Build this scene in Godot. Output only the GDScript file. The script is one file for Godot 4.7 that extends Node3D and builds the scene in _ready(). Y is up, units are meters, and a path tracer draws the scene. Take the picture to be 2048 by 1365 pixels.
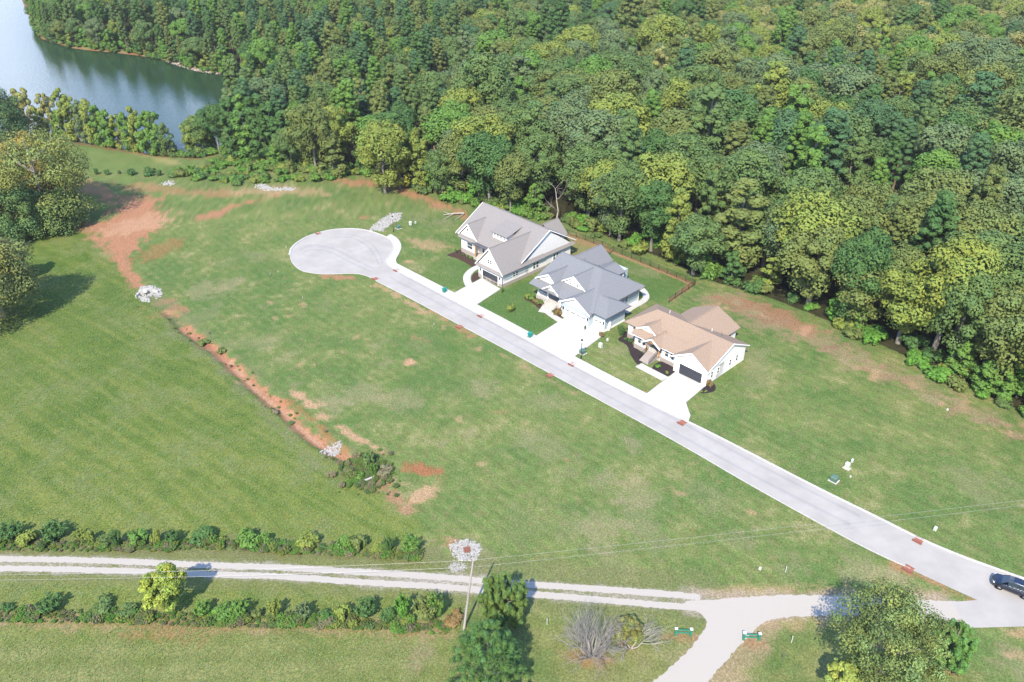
extends Node3D
# A cul-de-sac with three houses between a mown field, a wood and a lake, seen from a drone. Metres; y up; the camera looks towards -z.

const U := Vector2(-0.68962, -0.72417)   # along the street, towards the turning circle (x, z)
const N := Vector2(0.72417, -0.68962)    # across the street, from the field towards the houses
const WATER := -4.6

var used := {}
var mats := {}
var rg := RandomNumberGenerator.new()
var n_big := FastNoiseLite.new()
var n_mid := FastNoiseLite.new()
var n_fine := FastNoiseLite.new()
var lake_poly := PackedVector2Array()
var lake_lo := Vector2.ZERO
var lake_hi := Vector2.ZERO
var ditch := PackedVector2Array()

# ---------------------------------------------------------------- mesh building
class MB:
	var v := PackedVector3Array()
	var n := PackedVector3Array()
	var c := PackedColorArray()
	var i := PackedInt32Array()
	var col := Color(1, 1, 1)
	func quad(a: Vector3, b: Vector3, d: Vector3, e: Vector3, out := Vector3.ZERO) -> void:
		var nn := (d - a).cross(b - a)
		if nn.length_squared() < 1e-14:
			nn = (e - a).cross(d - a)
		nn = nn.normalized()
		var flip := out != Vector3.ZERO and nn.dot(out) < 0.0
		if flip:
			nn = -nn
		var k := v.size()
		v.append_array([a, b, d, e])
		n.append_array([nn, nn, nn, nn])
		c.append_array([col, col, col, col])
		i.append_array([k, k + 2, k + 1, k, k + 3, k + 2] if flip else [k, k + 1, k + 2, k, k + 2, k + 3])
	func tri(a: Vector3, b: Vector3, d: Vector3, out := Vector3.ZERO) -> void:
		var nn := (d - a).cross(b - a).normalized()
		var flip := out != Vector3.ZERO and nn.dot(out) < 0.0
		if flip:
			nn = -nn
		var k := v.size()
		v.append_array([a, b, d])
		n.append_array([nn, nn, nn])
		c.append_array([col, col, col])
		i.append_array([k, k + 2, k + 1] if flip else [k, k + 1, k + 2])
	func box(lo: Vector3, hi: Vector3, t := Transform3D.IDENTITY) -> void:
		var p := []
		for k in 8:
			p.append(t * Vector3(hi.x if k & 1 else lo.x, hi.y if k & 2 else lo.y, hi.z if k & 4 else lo.z))
		var m: Vector3 = (p[0] + p[7]) * 0.5
		for f in [[0, 1, 3, 2], [4, 5, 7, 6], [0, 1, 5, 4], [2, 3, 7, 6], [0, 2, 6, 4], [1, 3, 7, 5]]:
			quad(p[f[0]], p[f[1]], p[f[2]], p[f[3]], (p[f[0]] + p[f[2]]) * 0.5 - m)
	func slab(pts: Array, thick: float) -> void:   # a flat polygon, given in order, with thickness below it
		var nn: Vector3 = (pts[2] - pts[0]).cross(pts[1] - pts[0]).normalized()
		if nn.y < 0.0:
			nn = -nn
		var mid := Vector3.ZERO
		for p in pts:
			mid += p / pts.size()
		var off := -nn * thick
		for k in range(1, pts.size() - 1):
			tri(pts[0], pts[k], pts[k + 1], nn)
			tri(pts[0] + off, pts[k] + off, pts[k + 1] + off, -nn)
		for k in pts.size():
			var a: Vector3 = pts[k]
			var b: Vector3 = pts[(k + 1) % pts.size()]
			quad(a, b, b + off, a + off, (a + b) * 0.5 - mid)
	func prism(pts: Array, d: Vector3) -> void:    # a polygon pushed along d
		var mid := d * 0.5
		for p in pts:
			mid += p / pts.size()
		for k in range(1, pts.size() - 1):
			tri(pts[0], pts[k], pts[k + 1], -d)
			tri(pts[0] + d, pts[k] + d, pts[k + 1] + d, d)
		for k in pts.size():
			var a: Vector3 = pts[k]
			var b: Vector3 = pts[(k + 1) % pts.size()]
			quad(a, b, b + d, a + d, (a + b + d) * 0.5 - mid)
	func tube(pts: Array, radii: Array, sides := 6) -> void:
		var k0 := v.size()
		var side := Vector3.RIGHT
		for k in pts.size():
			var t: Vector3 = (pts[mini(k + 1, pts.size() - 1)] - pts[maxi(k - 1, 0)]).normalized()
			if absf(t.dot(side)) > 0.9:
				side = Vector3.FORWARD if absf(t.z) < 0.8 else Vector3.UP
			var a := (side - t * side.dot(t)).normalized()
			var b := t.cross(a)
			for s in sides:
				var w := TAU * s / sides
				var dir := a * cos(w) + b * sin(w)
				v.append(pts[k] + dir * radii[k])
				n.append(dir)
				c.append(col)
		for k in pts.size() - 1:
			for s in sides:
				var p := k0 + k * sides + s
				var q := k0 + k * sides + (s + 1) % sides
				i.append_array([p, q + sides, q, p, p + sides, q + sides])
	func loft(rings: Array, closed_ends := true) -> void:   # rings of equal size, flat shaded
		for k in rings.size() - 1:
			var m := Vector3.ZERO
			for p in rings[k]:
				m += p / rings[k].size()
			for s in rings[k].size():
				var e: int = (s + 1) % rings[k].size()
				quad(rings[k][s], rings[k][e], rings[k + 1][e], rings[k + 1][s], (rings[k][s] + rings[k][e]) * 0.5 - m)
		if closed_ends:
			for q in [[0, 1], [rings.size() - 1, rings.size() - 2]]:
				var r: Array = rings[q[0]]
				for k in range(1, r.size() - 1):
					tri(r[0], r[k], r[k + 1], r[0] - rings[q[1]][0])
	func mesh(mat: Material) -> ArrayMesh:
		var a := []
		a.resize(Mesh.ARRAY_MAX)
		a[Mesh.ARRAY_VERTEX] = v
		a[Mesh.ARRAY_NORMAL] = n
		a[Mesh.ARRAY_COLOR] = c
		a[Mesh.ARRAY_INDEX] = i
		var m := ArrayMesh.new()
		m.add_surface_from_arrays(Mesh.PRIMITIVE_TRIANGLES, a)
		m.surface_set_material(0, mat)
		return m

# ---------------------------------------------------------------- naming
func numbered(called: String) -> String:
	var k: int = used.get(called, -1) + 1
	used[called] = k
	return called if k == 0 else "%s_%03d" % [called, k]

func tag(o: Node, label: String, category: String, group := "") -> Node:
	o.set_meta("label", label)
	o.set_meta("category", category)
	if group:
		o.set_meta("group", group)
	return o

func thing(called: String, label: String, category: String, at := Vector3.ZERO, turn := 0.0, group := "") -> Node3D:
	var o := Node3D.new()
	o.name = numbered(called)
	add_child(o)
	o.position = at
	o.rotation.y = turn
	tag(o, label, category, group)
	return o

func part(parent: Node, called: String, m: Mesh, at := Vector3.ZERO) -> MeshInstance3D:
	var o := MeshInstance3D.new()
	o.name = called if parent != self else numbered(called)
	o.mesh = m
	o.position = at
	parent.add_child(o, true)
	return o

func struct(called: String, m: Mesh) -> MeshInstance3D:
	var o := part(self, called, m)
	o.set_meta("kind", "structure")
	return o

# ---------------------------------------------------------------- materials
func lin(r: float, g: float, b: float) -> Color:
	return Color(r, g, b).linear_to_srgb()

func plain(key: String, c: Color, rough := 0.8, metal := 0.0) -> StandardMaterial3D:
	if not mats.has(key):
		var m := StandardMaterial3D.new()
		m.albedo_color = c
		m.roughness = rough
		m.metallic = metal
		m.resource_name = key
		mats[key] = m
	return mats[key]

func noise_tex(freq: float, lo: float, hi: float, sd: int, octaves := 4, size := 512) -> NoiseTexture2D:
	var nz := FastNoiseLite.new()
	nz.seed = sd
	nz.noise_type = FastNoiseLite.TYPE_SIMPLEX_SMOOTH
	nz.frequency = freq
	nz.fractal_octaves = octaves
	nz.fractal_gain = 0.62
	var t := NoiseTexture2D.new()
	t.width = size
	t.height = size
	t.seamless = true
	t.noise = nz
	var ramp := Gradient.new()
	ramp.offsets = PackedFloat32Array([0.15, 0.85])
	ramp.colors = PackedColorArray([Color(lo, lo, lo), Color(hi, hi, hi)])
	t.color_ramp = ramp
	return t

func mottled(key: String, c: Color, tex: Texture2D, metres: float, rough := 0.9, vertex := false) -> StandardMaterial3D:
	if not mats.has(key):
		var m := plain(key, c, rough)
		m.albedo_texture = tex
		m.uv1_triplanar = true
		m.uv1_world_triplanar = true
		m.uv1_scale = Vector3.ONE / metres
		m.vertex_color_use_as_albedo = vertex
		m.metallic_specular = 0.25
	return mats[key]

# ---------------------------------------------------------------- places
func W(s: float, t: float) -> Vector2:
	return U * s + N * t

func lake_distance(p: Vector2) -> float:   # below zero in the water
	if p.x < lake_lo.x - 14.0 or p.x > lake_hi.x + 14.0 or p.y < lake_lo.y - 14.0 or p.y > lake_hi.y + 14.0:
		return 14.0
	var d := 1e9
	for k in lake_poly.size():
		d = minf(d, p.distance_squared_to(Geometry2D.get_closest_point_to_segment(p, lake_poly[k], lake_poly[(k + 1) % lake_poly.size()])))
	d = sqrt(d)
	return -d if Geometry2D.is_point_in_polygon(p, lake_poly) else d

func line_distance(p: Vector2, line: PackedVector2Array) -> float:
	var d := 1e9
	for k in line.size() - 1:
		d = minf(d, p.distance_squared_to(Geometry2D.get_closest_point_to_segment(p, line[k], line[k + 1])))
	return sqrt(d)

func H0(p: Vector2) -> float:
	var y := -0.02 * (p.dot(U) - 52.0)
	if y < -2.6:
		y = -2.6 - 1.2 * (1.0 - exp((y + 2.6) / 1.2))
	return y

func H(p: Vector2) -> float:
	var y := H0(p)
	var d := lake_distance(p)
	if d < 9.0:
		y = lerpf(WATER - 1.6, y, smoothstep(-5.0, 7.0, d))
	if p.x < -5.0 and p.x > -75.0 and p.y < -60.0 and p.y > -150.0:
		var e := line_distance(p, ditch)
		if e < 2.2:
			y -= 0.6 * (1.0 - smoothstep(0.3, 2.0, e))
	return y

func G(p: Vector2, up := 0.0) -> Vector3:
	return Vector3(p.x, H(p) + up, p.y)

func smooth_line(pts: Array, step := 0.6, closed := false) -> PackedVector2Array:
	var out := PackedVector2Array()
	var m := pts.size()
	for k in (m if closed else m - 1):
		var a: Vector2 = pts[(k - 1 + m) % m] if closed or k > 0 else pts[0]
		var b: Vector2 = pts[k]
		var c: Vector2 = pts[(k + 1) % m]
		var d: Vector2 = pts[(k + 2) % m] if closed or k < m - 2 else pts[m - 1]
		var cnt := maxi(1, int(b.distance_to(c) / step))
		for q in cnt:
			out.append(b.cubic_interpolate(c, a, d, float(q) / cnt))
	if not closed:
		out.append(pts[m - 1])
	return out

func sheet(called: String, poly: PackedVector2Array, up: float, mat: Material, thick := 0.0) -> MeshInstance3D:
	var b := MB.new()
	var idx := Geometry2D.triangulate_polygon(poly)
	for k in range(0, idx.size(), 3):
		b.tri(G(poly[idx[k]], up), G(poly[idx[k + 1]], up), G(poly[idx[k + 2]], up), Vector3.UP)
	if thick > 0.0:
		for k in poly.size():
			var p := poly[k]
			var q := poly[(k + 1) % poly.size()]
			b.quad(G(p, up), G(q, up), G(q, up - thick), G(p, up - thick))
	return struct(called, b.mesh(mat))

func ribbon(b: MB, line: PackedVector2Array, left: float, right: float, up: float, ragged := 0.0, thick := 0.0) -> void:
	var rows := []
	for k in line.size():
		var t := (line[mini(k + 1, line.size() - 1)] - line[maxi(k - 1, 0)]).normalized()
		var s := Vector2(-t.y, t.x)
		var a := line[k] + s * (left + rg.randf_range(-ragged, ragged))
		var c := line[k] + s * (right + rg.randf_range(-ragged, ragged))
		rows.append([G(a, up), G(c, up)])
	for k in rows.size() - 1:
		b.quad(rows[k][0], rows[k][1], rows[k + 1][1], rows[k + 1][0], Vector3.UP)
		if thick > 0.0:
			var d := Vector3.DOWN * thick
			b.quad(rows[k][0], rows[k + 1][0], rows[k + 1][0] + d, rows[k][0] + d, rows[k][0] - rows[k][1])
			b.quad(rows[k][1], rows[k + 1][1], rows[k + 1][1] + d, rows[k][1] + d, rows[k][1] - rows[k][0])

# ---------------------------------------------------------------- ground
var gx := PackedFloat32Array()
var gz := PackedFloat32Array()
var gcol := PackedColorArray()

func paint(box: Rect2, dist: Callable, c: Color, strength: float, soft: float, rough: float) -> void:
	# lays colour c over the grid where dist (metres, below zero inside) is small; the edge frays with the noise
	var pad := soft + rough
	var x0 := gx.bsearch(box.position.x - pad)
	var x1 := gx.bsearch(box.end.x + pad)
	var z0 := gz.bsearch(box.position.y - pad)
	var z1 := gz.bsearch(box.end.y + pad)
	for zi in range(z0, z1):
		for xi in range(x0, x1):
			var p := Vector2(gx[xi], gz[zi])
			var d: float = dist.call(p)
			if d > pad:
				continue
			d += rough * (n_mid.get_noise_2d(p.x * 2.6, p.y * 2.6) + 0.75 * n_fine.get_noise_2d(p.x * 1.4, p.y * 1.4))
			var w := strength * (1.0 - smoothstep(-soft, soft, d))
			if w > 0.01:
				var k := zi * gx.size() + xi
				gcol[k] = gcol[k].lerp(c * 1.5 * (1.0 + 0.16 * n_fine.get_noise_2d(p.x * 2.0, p.y * 2.0)), w)

func blob(at: Vector2, rx: float, rz: float, turn: float, c: Color, strength := 0.8, soft := 0.6, rough := 1.2) -> void:
	var r := maxf(rx, rz)
	var cs := cos(turn)
	var sn := sin(turn)
	paint(Rect2(at - Vector2(r, r), Vector2(r, r) * 2.0), func(p: Vector2) -> float:
		var q := p - at
		var a := Vector2((q.x * cs + q.y * sn) / rx, (-q.x * sn + q.y * cs) / rz)
		return (a.length() - 1.0) * minf(rx, rz), c, strength, soft, rough)

func region(pts: Array, c: Color, strength := 0.85, soft := 0.7, rough := 1.5) -> void:
	var poly := PackedVector2Array(pts)
	var lo := poly[0]
	var hi := poly[0]
	for p in poly:
		lo = lo.min(p)
		hi = hi.max(p)
	paint(Rect2(lo, hi - lo), func(p: Vector2) -> float:
		var d := 1e9
		for k in poly.size():
			d = minf(d, p.distance_squared_to(Geometry2D.get_closest_point_to_segment(p, poly[k], poly[(k + 1) % poly.size()])))
		d = sqrt(d)
		return -d if Geometry2D.is_point_in_polygon(p, poly) else d, c, strength, soft, rough)

func trail(pts: Array, half: float, c: Color, strength := 0.8, soft := 0.5, rough := 0.8) -> void:
	var line := PackedVector2Array(pts)
	var lo := line[0]
	var hi := line[0]
	for p in line:
		lo = lo.min(p)
		hi = hi.max(p)
	var m := Vector2(half, half)
	paint(Rect2(lo - m, hi - lo + m * 2.0), func(p: Vector2) -> float: return line_distance(p, line) - half, c, strength, soft, rough)

const CLAY := Color(0.33, 0.165, 0.098)
const PALE_CLAY := Color(0.40, 0.25, 0.155)
const RED_CLAY := Color(0.30, 0.105, 0.06)
const STRAW := Color(0.245, 0.215, 0.125)
const DRY := Color(0.185, 0.19, 0.095)
const LUSH := Color(0.066, 0.130, 0.036)
const LITTER := Color(0.062, 0.062, 0.034)

func axis(cuts: Array) -> PackedFloat32Array:   # [start, step, end, step, end ...]
	var out := PackedFloat32Array()
	var x: float = cuts[0]
	for k in range(1, cuts.size(), 2):
		while x < cuts[k + 1] - 0.001:
			out.append(x)
			x += cuts[k]
	out.append(x)
	return out

func make_ground() -> void:
	gx = axis([-520.0, 16.0, -328.0, 2.0, -110.0, 0.45, 112.0, 2.4, 340.0, 20.0, 640.0])
	gz = axis([-960.0, 20.0, -560.0, 2.5, -202.0, 1.0, -168.0, 0.45, -36.0, 4.0, 40.0])
	var nx := gx.size()
	var nz := gz.size()
	gcol.resize(nx * nz)
	var lo := Color(0.080, 0.134, 0.044)
	var hi := Color(0.146, 0.176, 0.064)
	var field_lo := Color(0.066, 0.110, 0.026)
	var field_hi := Color(0.112, 0.154, 0.036)
	var south := Color(0.135, 0.158, 0.055)
	var wood := PackedVector2Array(wood_poly)
	var inset := Geometry2D.offset_polygon(wood, -2.4)
	if inset.size() > 0:
		wood = inset[0]
	for zi in nz:
		for xi in nx:
			var p := Vector2(gx[xi], gz[zi])
			var s := p.dot(U)
			var t := p.dot(N)
			var big := n_big.get_noise_2d(p.x, p.y)
			var mid := n_mid.get_noise_2d(p.x, p.y)
			var fine := n_fine.get_noise_2d(p.x, p.y)
			var c: Color
			# the mown lots lie right of the ditch, the hay field left of it
			var edge := field_side(p)
			var lots := lo.lerp(hi, clampf(0.42 + 0.75 * mid + 0.45 * big, 0.0, 1.0))
			lots = lots.lerp(STRAW, clampf((mid + 0.5 * fine - 0.36) * 1.4, 0.0, 0.5))
			var f2 := n_fine.get_noise_2d(p.x * 2.3 + 50.0, p.y * 2.3)
			var f3 := n_fine.get_noise_2d(p.x * 1.1 - 80.0, p.y * 1.1 + 33.0)
			lots = lots.lerp(LUSH, clampf(f2 * 1.1, 0.0, 0.5)).lerp(Color(0.165, 0.165, 0.082), clampf(f3 * 1.3 - 0.1, 0.0, 0.5)).lerp(Color(0.20, 0.145, 0.085), clampf(-f2 * 1.3 - 0.42, 0.0, 0.4))
			var mow := sin(p.dot(N) * 3.4 + 1.2 * big) * sin(p.dot(U) * 0.11 + 4.0 * big)
			lots = lots * (1.0 + 0.07 * mow)
			var row := sin(p.dot(Vector2(0.93, 0.36)) * 1.5 + 3.0 * big) * 0.5 + 0.5
			var hay := field_lo.lerp(field_hi, clampf(0.35 + 0.6 * big + 0.30 * row * (0.5 + mid) + 0.25 * mid, 0.0, 1.0))
			var streak := n_fine.get_noise_2d(p.dot(Vector2(0.80, 0.60)) * 0.10, p.dot(Vector2(-0.60, 0.80)) * 1.1)
			hay = hay.lerp(Color(0.150, 0.172, 0.050), clampf(0.20 + 1.1 * streak + smoothstep(-130.0, -75.0, p.y) * 0.5 + 0.5 * mid, 0.0, 0.8))
			hay = hay.lerp(Color(0.112, 0.135, 0.066), clampf((mid + 0.6 * fine) * 0.9, 0.0, 0.5))
			c = hay.lerp(lots, smoothstep(-2.0, 2.0, edge + 1.5 * mid))
			if p.y > -72.0:
				var band := sin(p.y * 1.9 + 0.06 * p.x + 1.5 * big) * 0.5 + 0.5
				var low := Color(0.105, 0.132, 0.042).lerp(south.lerp(STRAW, 0.22), clampf(0.45 * band + 0.35 + 0.6 * mid, 0.0, 1.0))
				c = c.lerp(low, smoothstep(-72.0, -62.0, p.y + 2.0 * mid) * (1.0 - smoothstep(25.0, 60.0, p.x)))
			c = c * Color(1.70, 1.66, 1.54) * (1.0 + 0.20 * fine + 0.08 * n_fine.get_noise_2d(p.x * 3.1, p.y * 3.1))
			gcol[zi * nx + xi] = c
	# --- leaf litter under the wood
	for zi in nz:
		for xi in nx:
			var p := Vector2(gx[xi], gz[zi])
			if p.y < -60.0 and Geometry2D.is_point_in_polygon(p, wood):
				gcol[zi * nx + xi] = LITTER * (1.0 + 0.5 * n_fine.get_noise_2d(p.x, p.y))
	# --- pale grit between the heaped stones
	for q in [[Vector2(-8.68, -81.02), Vector2(-7.67, -81.78), Vector2(-5.92, -81.95), Vector2(-4.61, -80.78), Vector2(-4.15, -79.64), Vector2(-4.73, -78.35), Vector2(-6.08, -77.82), Vector2(-7.68, -78.39), Vector2(-8.45, -79.60)], [Vector2(-8.67, -76.77), Vector2(-8.12, -77.67), Vector2(-6.75, -77.65), Vector2(-5.97, -77.10), Vector2(-6.68, -76.21), Vector2(-7.67, -75.87), Vector2(-8.49, -76.15)], [Vector2(-36.83, -192.10), Vector2(-35.58, -195.98), Vector2(-34.03, -199.98), Vector2(-32.11, -202.69), Vector2(-29.63, -203.31), Vector2(-29.67, -199.16), Vector2(-31.20, -196.51), Vector2(-32.60, -193.26), Vector2(-33.85, -191.04)], [Vector2(-83.60, -159.50), Vector2(-81.83, -161.89), Vector2(-77.63, -157.91), Vector2(-79.96, -157.03), Vector2(-80.17, -154.71)]]:
		region(q, Color(0.17, 0.168, 0.15), 0.8, 0.35, 0.9)
	# --- the lawn strips and bare earth, spot by spot
	for k in 150:   # worn, pale and lush spots of the mown lots
		var p := W(rg.randf_range(-5.0, 178.0), rg.randf_range(44.0, 89.0) if rg.randf() < 0.75 else rg.randf_range(100.0, 126.0))
		if field_side(p) < 3.0:
			continue
		var r := rg.randf_range(0.6, 3.0)
		var kind: Color = [STRAW, STRAW, DRY, LUSH, LUSH, DRY][rg.randi() % 6]
		blob(p, r * rg.randf_range(1.0, 2.0), r, rg.randf() * TAU, kind, rg.randf_range(0.2, 0.5), 1.2, 2.2)
	for k in 26:
		var p := W(rg.randf_range(10.0, 170.0), rg.randf_range(52.0, 88.0))
		if field_side(p) > 3.0:
			blob(p, rg.randf_range(0.3, 0.9), rg.randf_range(0.25, 0.5), rg.randf() * TAU, PALE_CLAY, 0.5, 0.4, 0.8)
	# the big bare slope by the old oak and the wash below it
	region([Vector2(-110.23, -205.78), Vector2(-108.38, -212.95), Vector2(-101.75, -213.96), Vector2(-93.53, -203.04), Vector2(-92.11, -196.29), Vector2(-92.89, -187.44), Vector2(-93.11, -179.17), Vector2(-94.42, -175.83), Vector2(-100.55, -183.11), Vector2(-109.50, -193.39), Vector2(-115.23, -197.38), Vector2(-118.12, -200.75), Vector2(-114.14, -199.34), Vector2(-109.30, -198.93), Vector2(-106.87, -203.29), Vector2(-110.36, -209.34)], CLAY, 0.95, 1.2, 2.6)
	region([Vector2(-128.03, -228.43), Vector2(-122.07, -228.36), Vector2(-111.82, -217.90), Vector2(-103.49, -218.54), Vector2(-98.05, -215.40), Vector2(-100.33, -210.25), Vector2(-108.02, -210.38), Vector2(-115.53, -214.92), Vector2(-123.34, -221.94)], CLAY, 0.72, 1.0, 3.0)
	blob(Vector2(-98.60, -197.08), 10.0, 5.0, -0.6, PALE_CLAY, 0.62, 1.5, 3.4)
	region([Vector2(-114.78, -228.69), Vector2(-101.79, -225.64), Vector2(-90.66, -223.04), Vector2(-81.88, -222.87), Vector2(-78.80, -217.32), Vector2(-85.97, -217.46), Vector2(-95.40, -219.96), Vector2(-104.39, -220.89), Vector2(-112.62, -223.38)], CLAY, 0.55, 1.2, 3.2)
	region([Vector2(-85.82, -202.19), Vector2(-79.89, -206.96), Vector2(-76.28, -204.05), Vector2(-80.42, -200.02), Vector2(-84.45, -200.12)], CLAY, 0.85, 0.8, 1.6)
	trail([Vector2(-79.45, -205.53), Vector2(-76.81, -210.51), Vector2(-70.82, -214.09), Vector2(-66.10, -217.80)], 0.8, CLAY, 0.85, 0.8, 1.6)
	region([Vector2(-81.88, -222.87), Vector2(-67.86, -225.00), Vector2(-55.43, -221.45), Vector2(-51.61, -216.63), Vector2(-66.29, -218.58), Vector2(-78.80, -217.32)], PALE_CLAY, 0.5, 1.2, 2.6)
	region([Vector2(-54.11, -229.64), Vector2(-43.78, -230.21), Vector2(-32.61, -223.98), Vector2(-23.05, -214.49), Vector2(-16.31, -207.88), Vector2(-11.18, -200.60), Vector2(-12.38, -197.91), Vector2(-19.58, -205.82), Vector2(-28.82, -215.86), Vector2(-38.47, -224.18), Vector2(-47.27, -224.46)], CLAY, 0.8, 0.8, 2.0)
	trail([Vector2(-95.99, -177.26), Vector2(-90.71, -170.31), Vector2(-84.81, -161.97)], 1.3, CLAY, 0.95, 0.7, 1.0)
	trail([Vector2(-113.90, -197.35), Vector2(-105.97, -188.33), Vector2(-97.21, -178.13)], 1.0, CLAY, 0.7, 0.8, 1.4)
	blob(Vector2(-86.81, -181.33), 3.2, 6.5, 0.5, RED_CLAY, 0.40, 1.0, 2.8)
	blob(Vector2(-72.46, -150.02), 3.2, 1.9, -0.5, CLAY, 0.85, 0.8, 1.8)
	blob(Vector2(-76.37, -153.93), 2.4, 1.0, -0.7, CLAY, 0.7, 0.8, 1.6)
	# the ditch
	var dl: Array = Array(ditch)
	trail(dl, 2.2, Color(0.15, 0.145, 0.08), 0.45, 1.0, 1.8)
	trail(dl.slice(8), 1.1, CLAY, 0.97, 0.4, 0.9)
	for q in dl.slice(6):
		if rg.randf() < 0.4:
			blob(q + Vector2(rg.randf_range(-1.6, 1.6), rg.randf_range(-1.2, 1.2)), rg.randf_range(0.3, 1.0), rg.randf_range(0.2, 0.5), 0.7, [CLAY, PALE_CLAY, Color(0.17, 0.15, 0.08), Color(0.24, 0.10, 0.055)][rg.randi() % 4], 0.7, 0.3, 0.7)
	trail([Vector2(-66.75, -141.87), Vector2(-63.87, -139.41)], 0.6, CLAY, 0.9, 0.4, 0.6)
	trail([Vector2(-52.47, -127.49), Vector2(-45.48, -119.07), Vector2(-40.71, -114.38), Vector2(-35.97, -108.94), Vector2(-31.62, -104.25)], 0.35, PALE_CLAY, 0.7, 0.3, 0.5)
	trail([Vector2(-39.93, -116.63), Vector2(-35.64, -112.07), Vector2(-31.33, -106.93), Vector2(-27.16, -102.36)], 0.5, Color(0.30, 0.13, 0.06), 0.5, 0.4, 0.9)
	for q in [Vector2(-37.86, -117.36), Vector2(-35.46, -115.33), Vector2(-32.45, -111.72), Vector2(-28.06, -107.42), Vector2(-25.13, -104.94), Vector2(-22.77, -102.93), Vector2(-39.12, -118.95)]:
		blob(q, 1.6, 0.7, 0.6, PALE_CLAY, 0.75, 0.5, 1.1)
	trail([Vector2(-69.92, -142.96), Vector2(-58.40, -131.16), Vector2(-46.65, -116.76), Vector2(-36.78, -105.14), Vector2(-30.36, -98.04), Vector2(-25.76, -94.41)], 0.8, Color(0.17, 0.165, 0.105), 0.32, 0.9, 1.8)
	trail([Vector2(-20.73, -94.33), Vector2(-18.05, -91.46), Vector2(-15.44, -88.37)], 1.1, Color(0.31, 0.17, 0.11), 0.75, 0.8, 1.2)
	blob(Vector2(-14.61, -97.18), 3.0, 1.2, 0.15, RED_CLAY, 0.75, 0.6, 1.3)
	blob(Vector2(-13.28, -91.38), 2.6, 1.2, -0.5, PALE_CLAY, 0.75, 0.6, 1.5)
	blob(Vector2(-17.21, -93.93), 1.5, 0.7, 0.0, PALE_CLAY, 0.6, 0.6, 1.2)
	blob(Vector2(-19.39, -128.37), 1.1, 0.9, 0.2, PALE_CLAY, 0.9, 0.4, 0.8)
	blob(Vector2(-18.54, -137.20), 1.6, 0.6, 0.4, CLAY, 0.5, 0.4, 1.0)
	blob(Vector2(8.81, -98.99), 0.7, 0.4, 0.2, CLAY, 0.7, 0.3, 0.6)
	blob(Vector2(-2.51, -112.18), 0.8, 0.4, 0.2, CLAY, 0.55, 0.3, 0.6)
	blob(Vector2(-7.98, -81.01), 1.7, 0.8, 0.3, CLAY, 0.6, 0.5, 1.1)
	blob(Vector2(55.80, -82.66), 0.5, 0.25, 0.0, CLAY, 0.7, 0.2, 0.4)
	# worn earth along the kerbs
	trail([Vector2(-43.52, -165.62), Vector2(-37.03, -164.68)], 0.9, CLAY, 0.8, 0.5, 0.9)
	trail([Vector2(-30.21, -161.01), Vector2(-24.43, -154.90), Vector2(-18.34, -148.04)], 0.7, PALE_CLAY, 0.6, 0.5, 1.3)
	trail([Vector2(-17.38, -149.10), Vector2(-12.74, -143.05), Vector2(-7.91, -138.12)], 0.5, CLAY, 0.6, 0.5, 1.0)
	trail([Vector2(-2.32, -131.58), Vector2(5.17, -123.40), Vector2(12.04, -116.39)], 0.35, PALE_CLAY, 0.45, 0.5, 0.9)
	trail([Vector2(51.65, -76.72), Vector2(55.02, -73.70), Vector2(59.28, -70.33)], 0.55, CLAY, 0.7, 0.5, 0.8)
	blob(Vector2(-21.50, -182.35), 5.0, 2.4, 0.5, PALE_CLAY, 0.5, 1.0, 2.8)
	blob(Vector2(-24.17, -172.74), 0.9, 0.4, 0.0, PALE_CLAY, 0.8, 0.4, 0.6)
	blob(Vector2(-39.33, -199.82), 1.2, 0.6, 0.0, CLAY, 0.75, 0.4, 0.7)
	# yards
	region([Vector2(-7.36, -150.62), Vector2(-2.30, -155.96), Vector2(11.23, -170.11), Vector2(12.54, -172.78), Vector2(10.80, -166.18), Vector2(3.97, -157.69), Vector2(6.58, -152.96), Vector2(4.06, -150.78), Vector2(15.12, -132.29), Vector2(12.35, -134.22), Vector2(5.66, -140.18), Vector2(3.61, -138.64)], LUSH, 0.6, 0.8, 0.8)
	region([Vector2(-7.36, -150.62), Vector2(1.80, -162.12), Vector2(5.60, -156.46), Vector2(3.89, -153.03), Vector2(8.88, -144.19), Vector2(4.82, -138.62)], LUSH, 0.55, 0.8, 1.2)
	region([Vector2(-22.01, -163.27), Vector2(-19.39, -172.33), Vector2(-14.50, -179.21), Vector2(-11.76, -173.48), Vector2(-8.00, -168.01), Vector2(-11.15, -161.73), Vector2(-13.18, -158.14)], LUSH, 0.5, 0.8, 1.6)
	region([Vector2(13.11, -187.36), Vector2(19.19, -181.71), Vector2(22.29, -178.11), Vector2(17.37, -174.02), Vector2(12.54, -172.78), Vector2(10.50, -179.91)], Color(0.215, 0.19, 0.085), 0.65, 1.0, 2.6)
	region([Vector2(24.04, -175.22), Vector2(39.53, -160.37), Vector2(33.87, -151.82), Vector2(29.60, -151.92), Vector2(29.03, -159.43), Vector2(25.32, -165.78), Vector2(23.90, -168.43)], LUSH, 0.7, 1.0, 1.8)
	blob(Vector2(30.46, -165.64), 3.4, 1.6, 0.6, DRY, 0.6, 1.0, 2.0)
	region([Vector2(12.23, -189.90), Vector2(23.42, -180.99), Vector2(24.34, -178.05), Vector2(22.90, -175.82), Vector2(12.67, -186.14)], Color(0.26, 0.17, 0.09), 0.8, 0.6, 0.9)
	trail([Vector2(23.89, -177.21), Vector2(32.05, -168.73), Vector2(40.17, -159.62), Vector2(34.48, -152.25)], 0.7, Color(0.30, 0.17, 0.10), 0.85, 0.4, 0.6)
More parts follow.
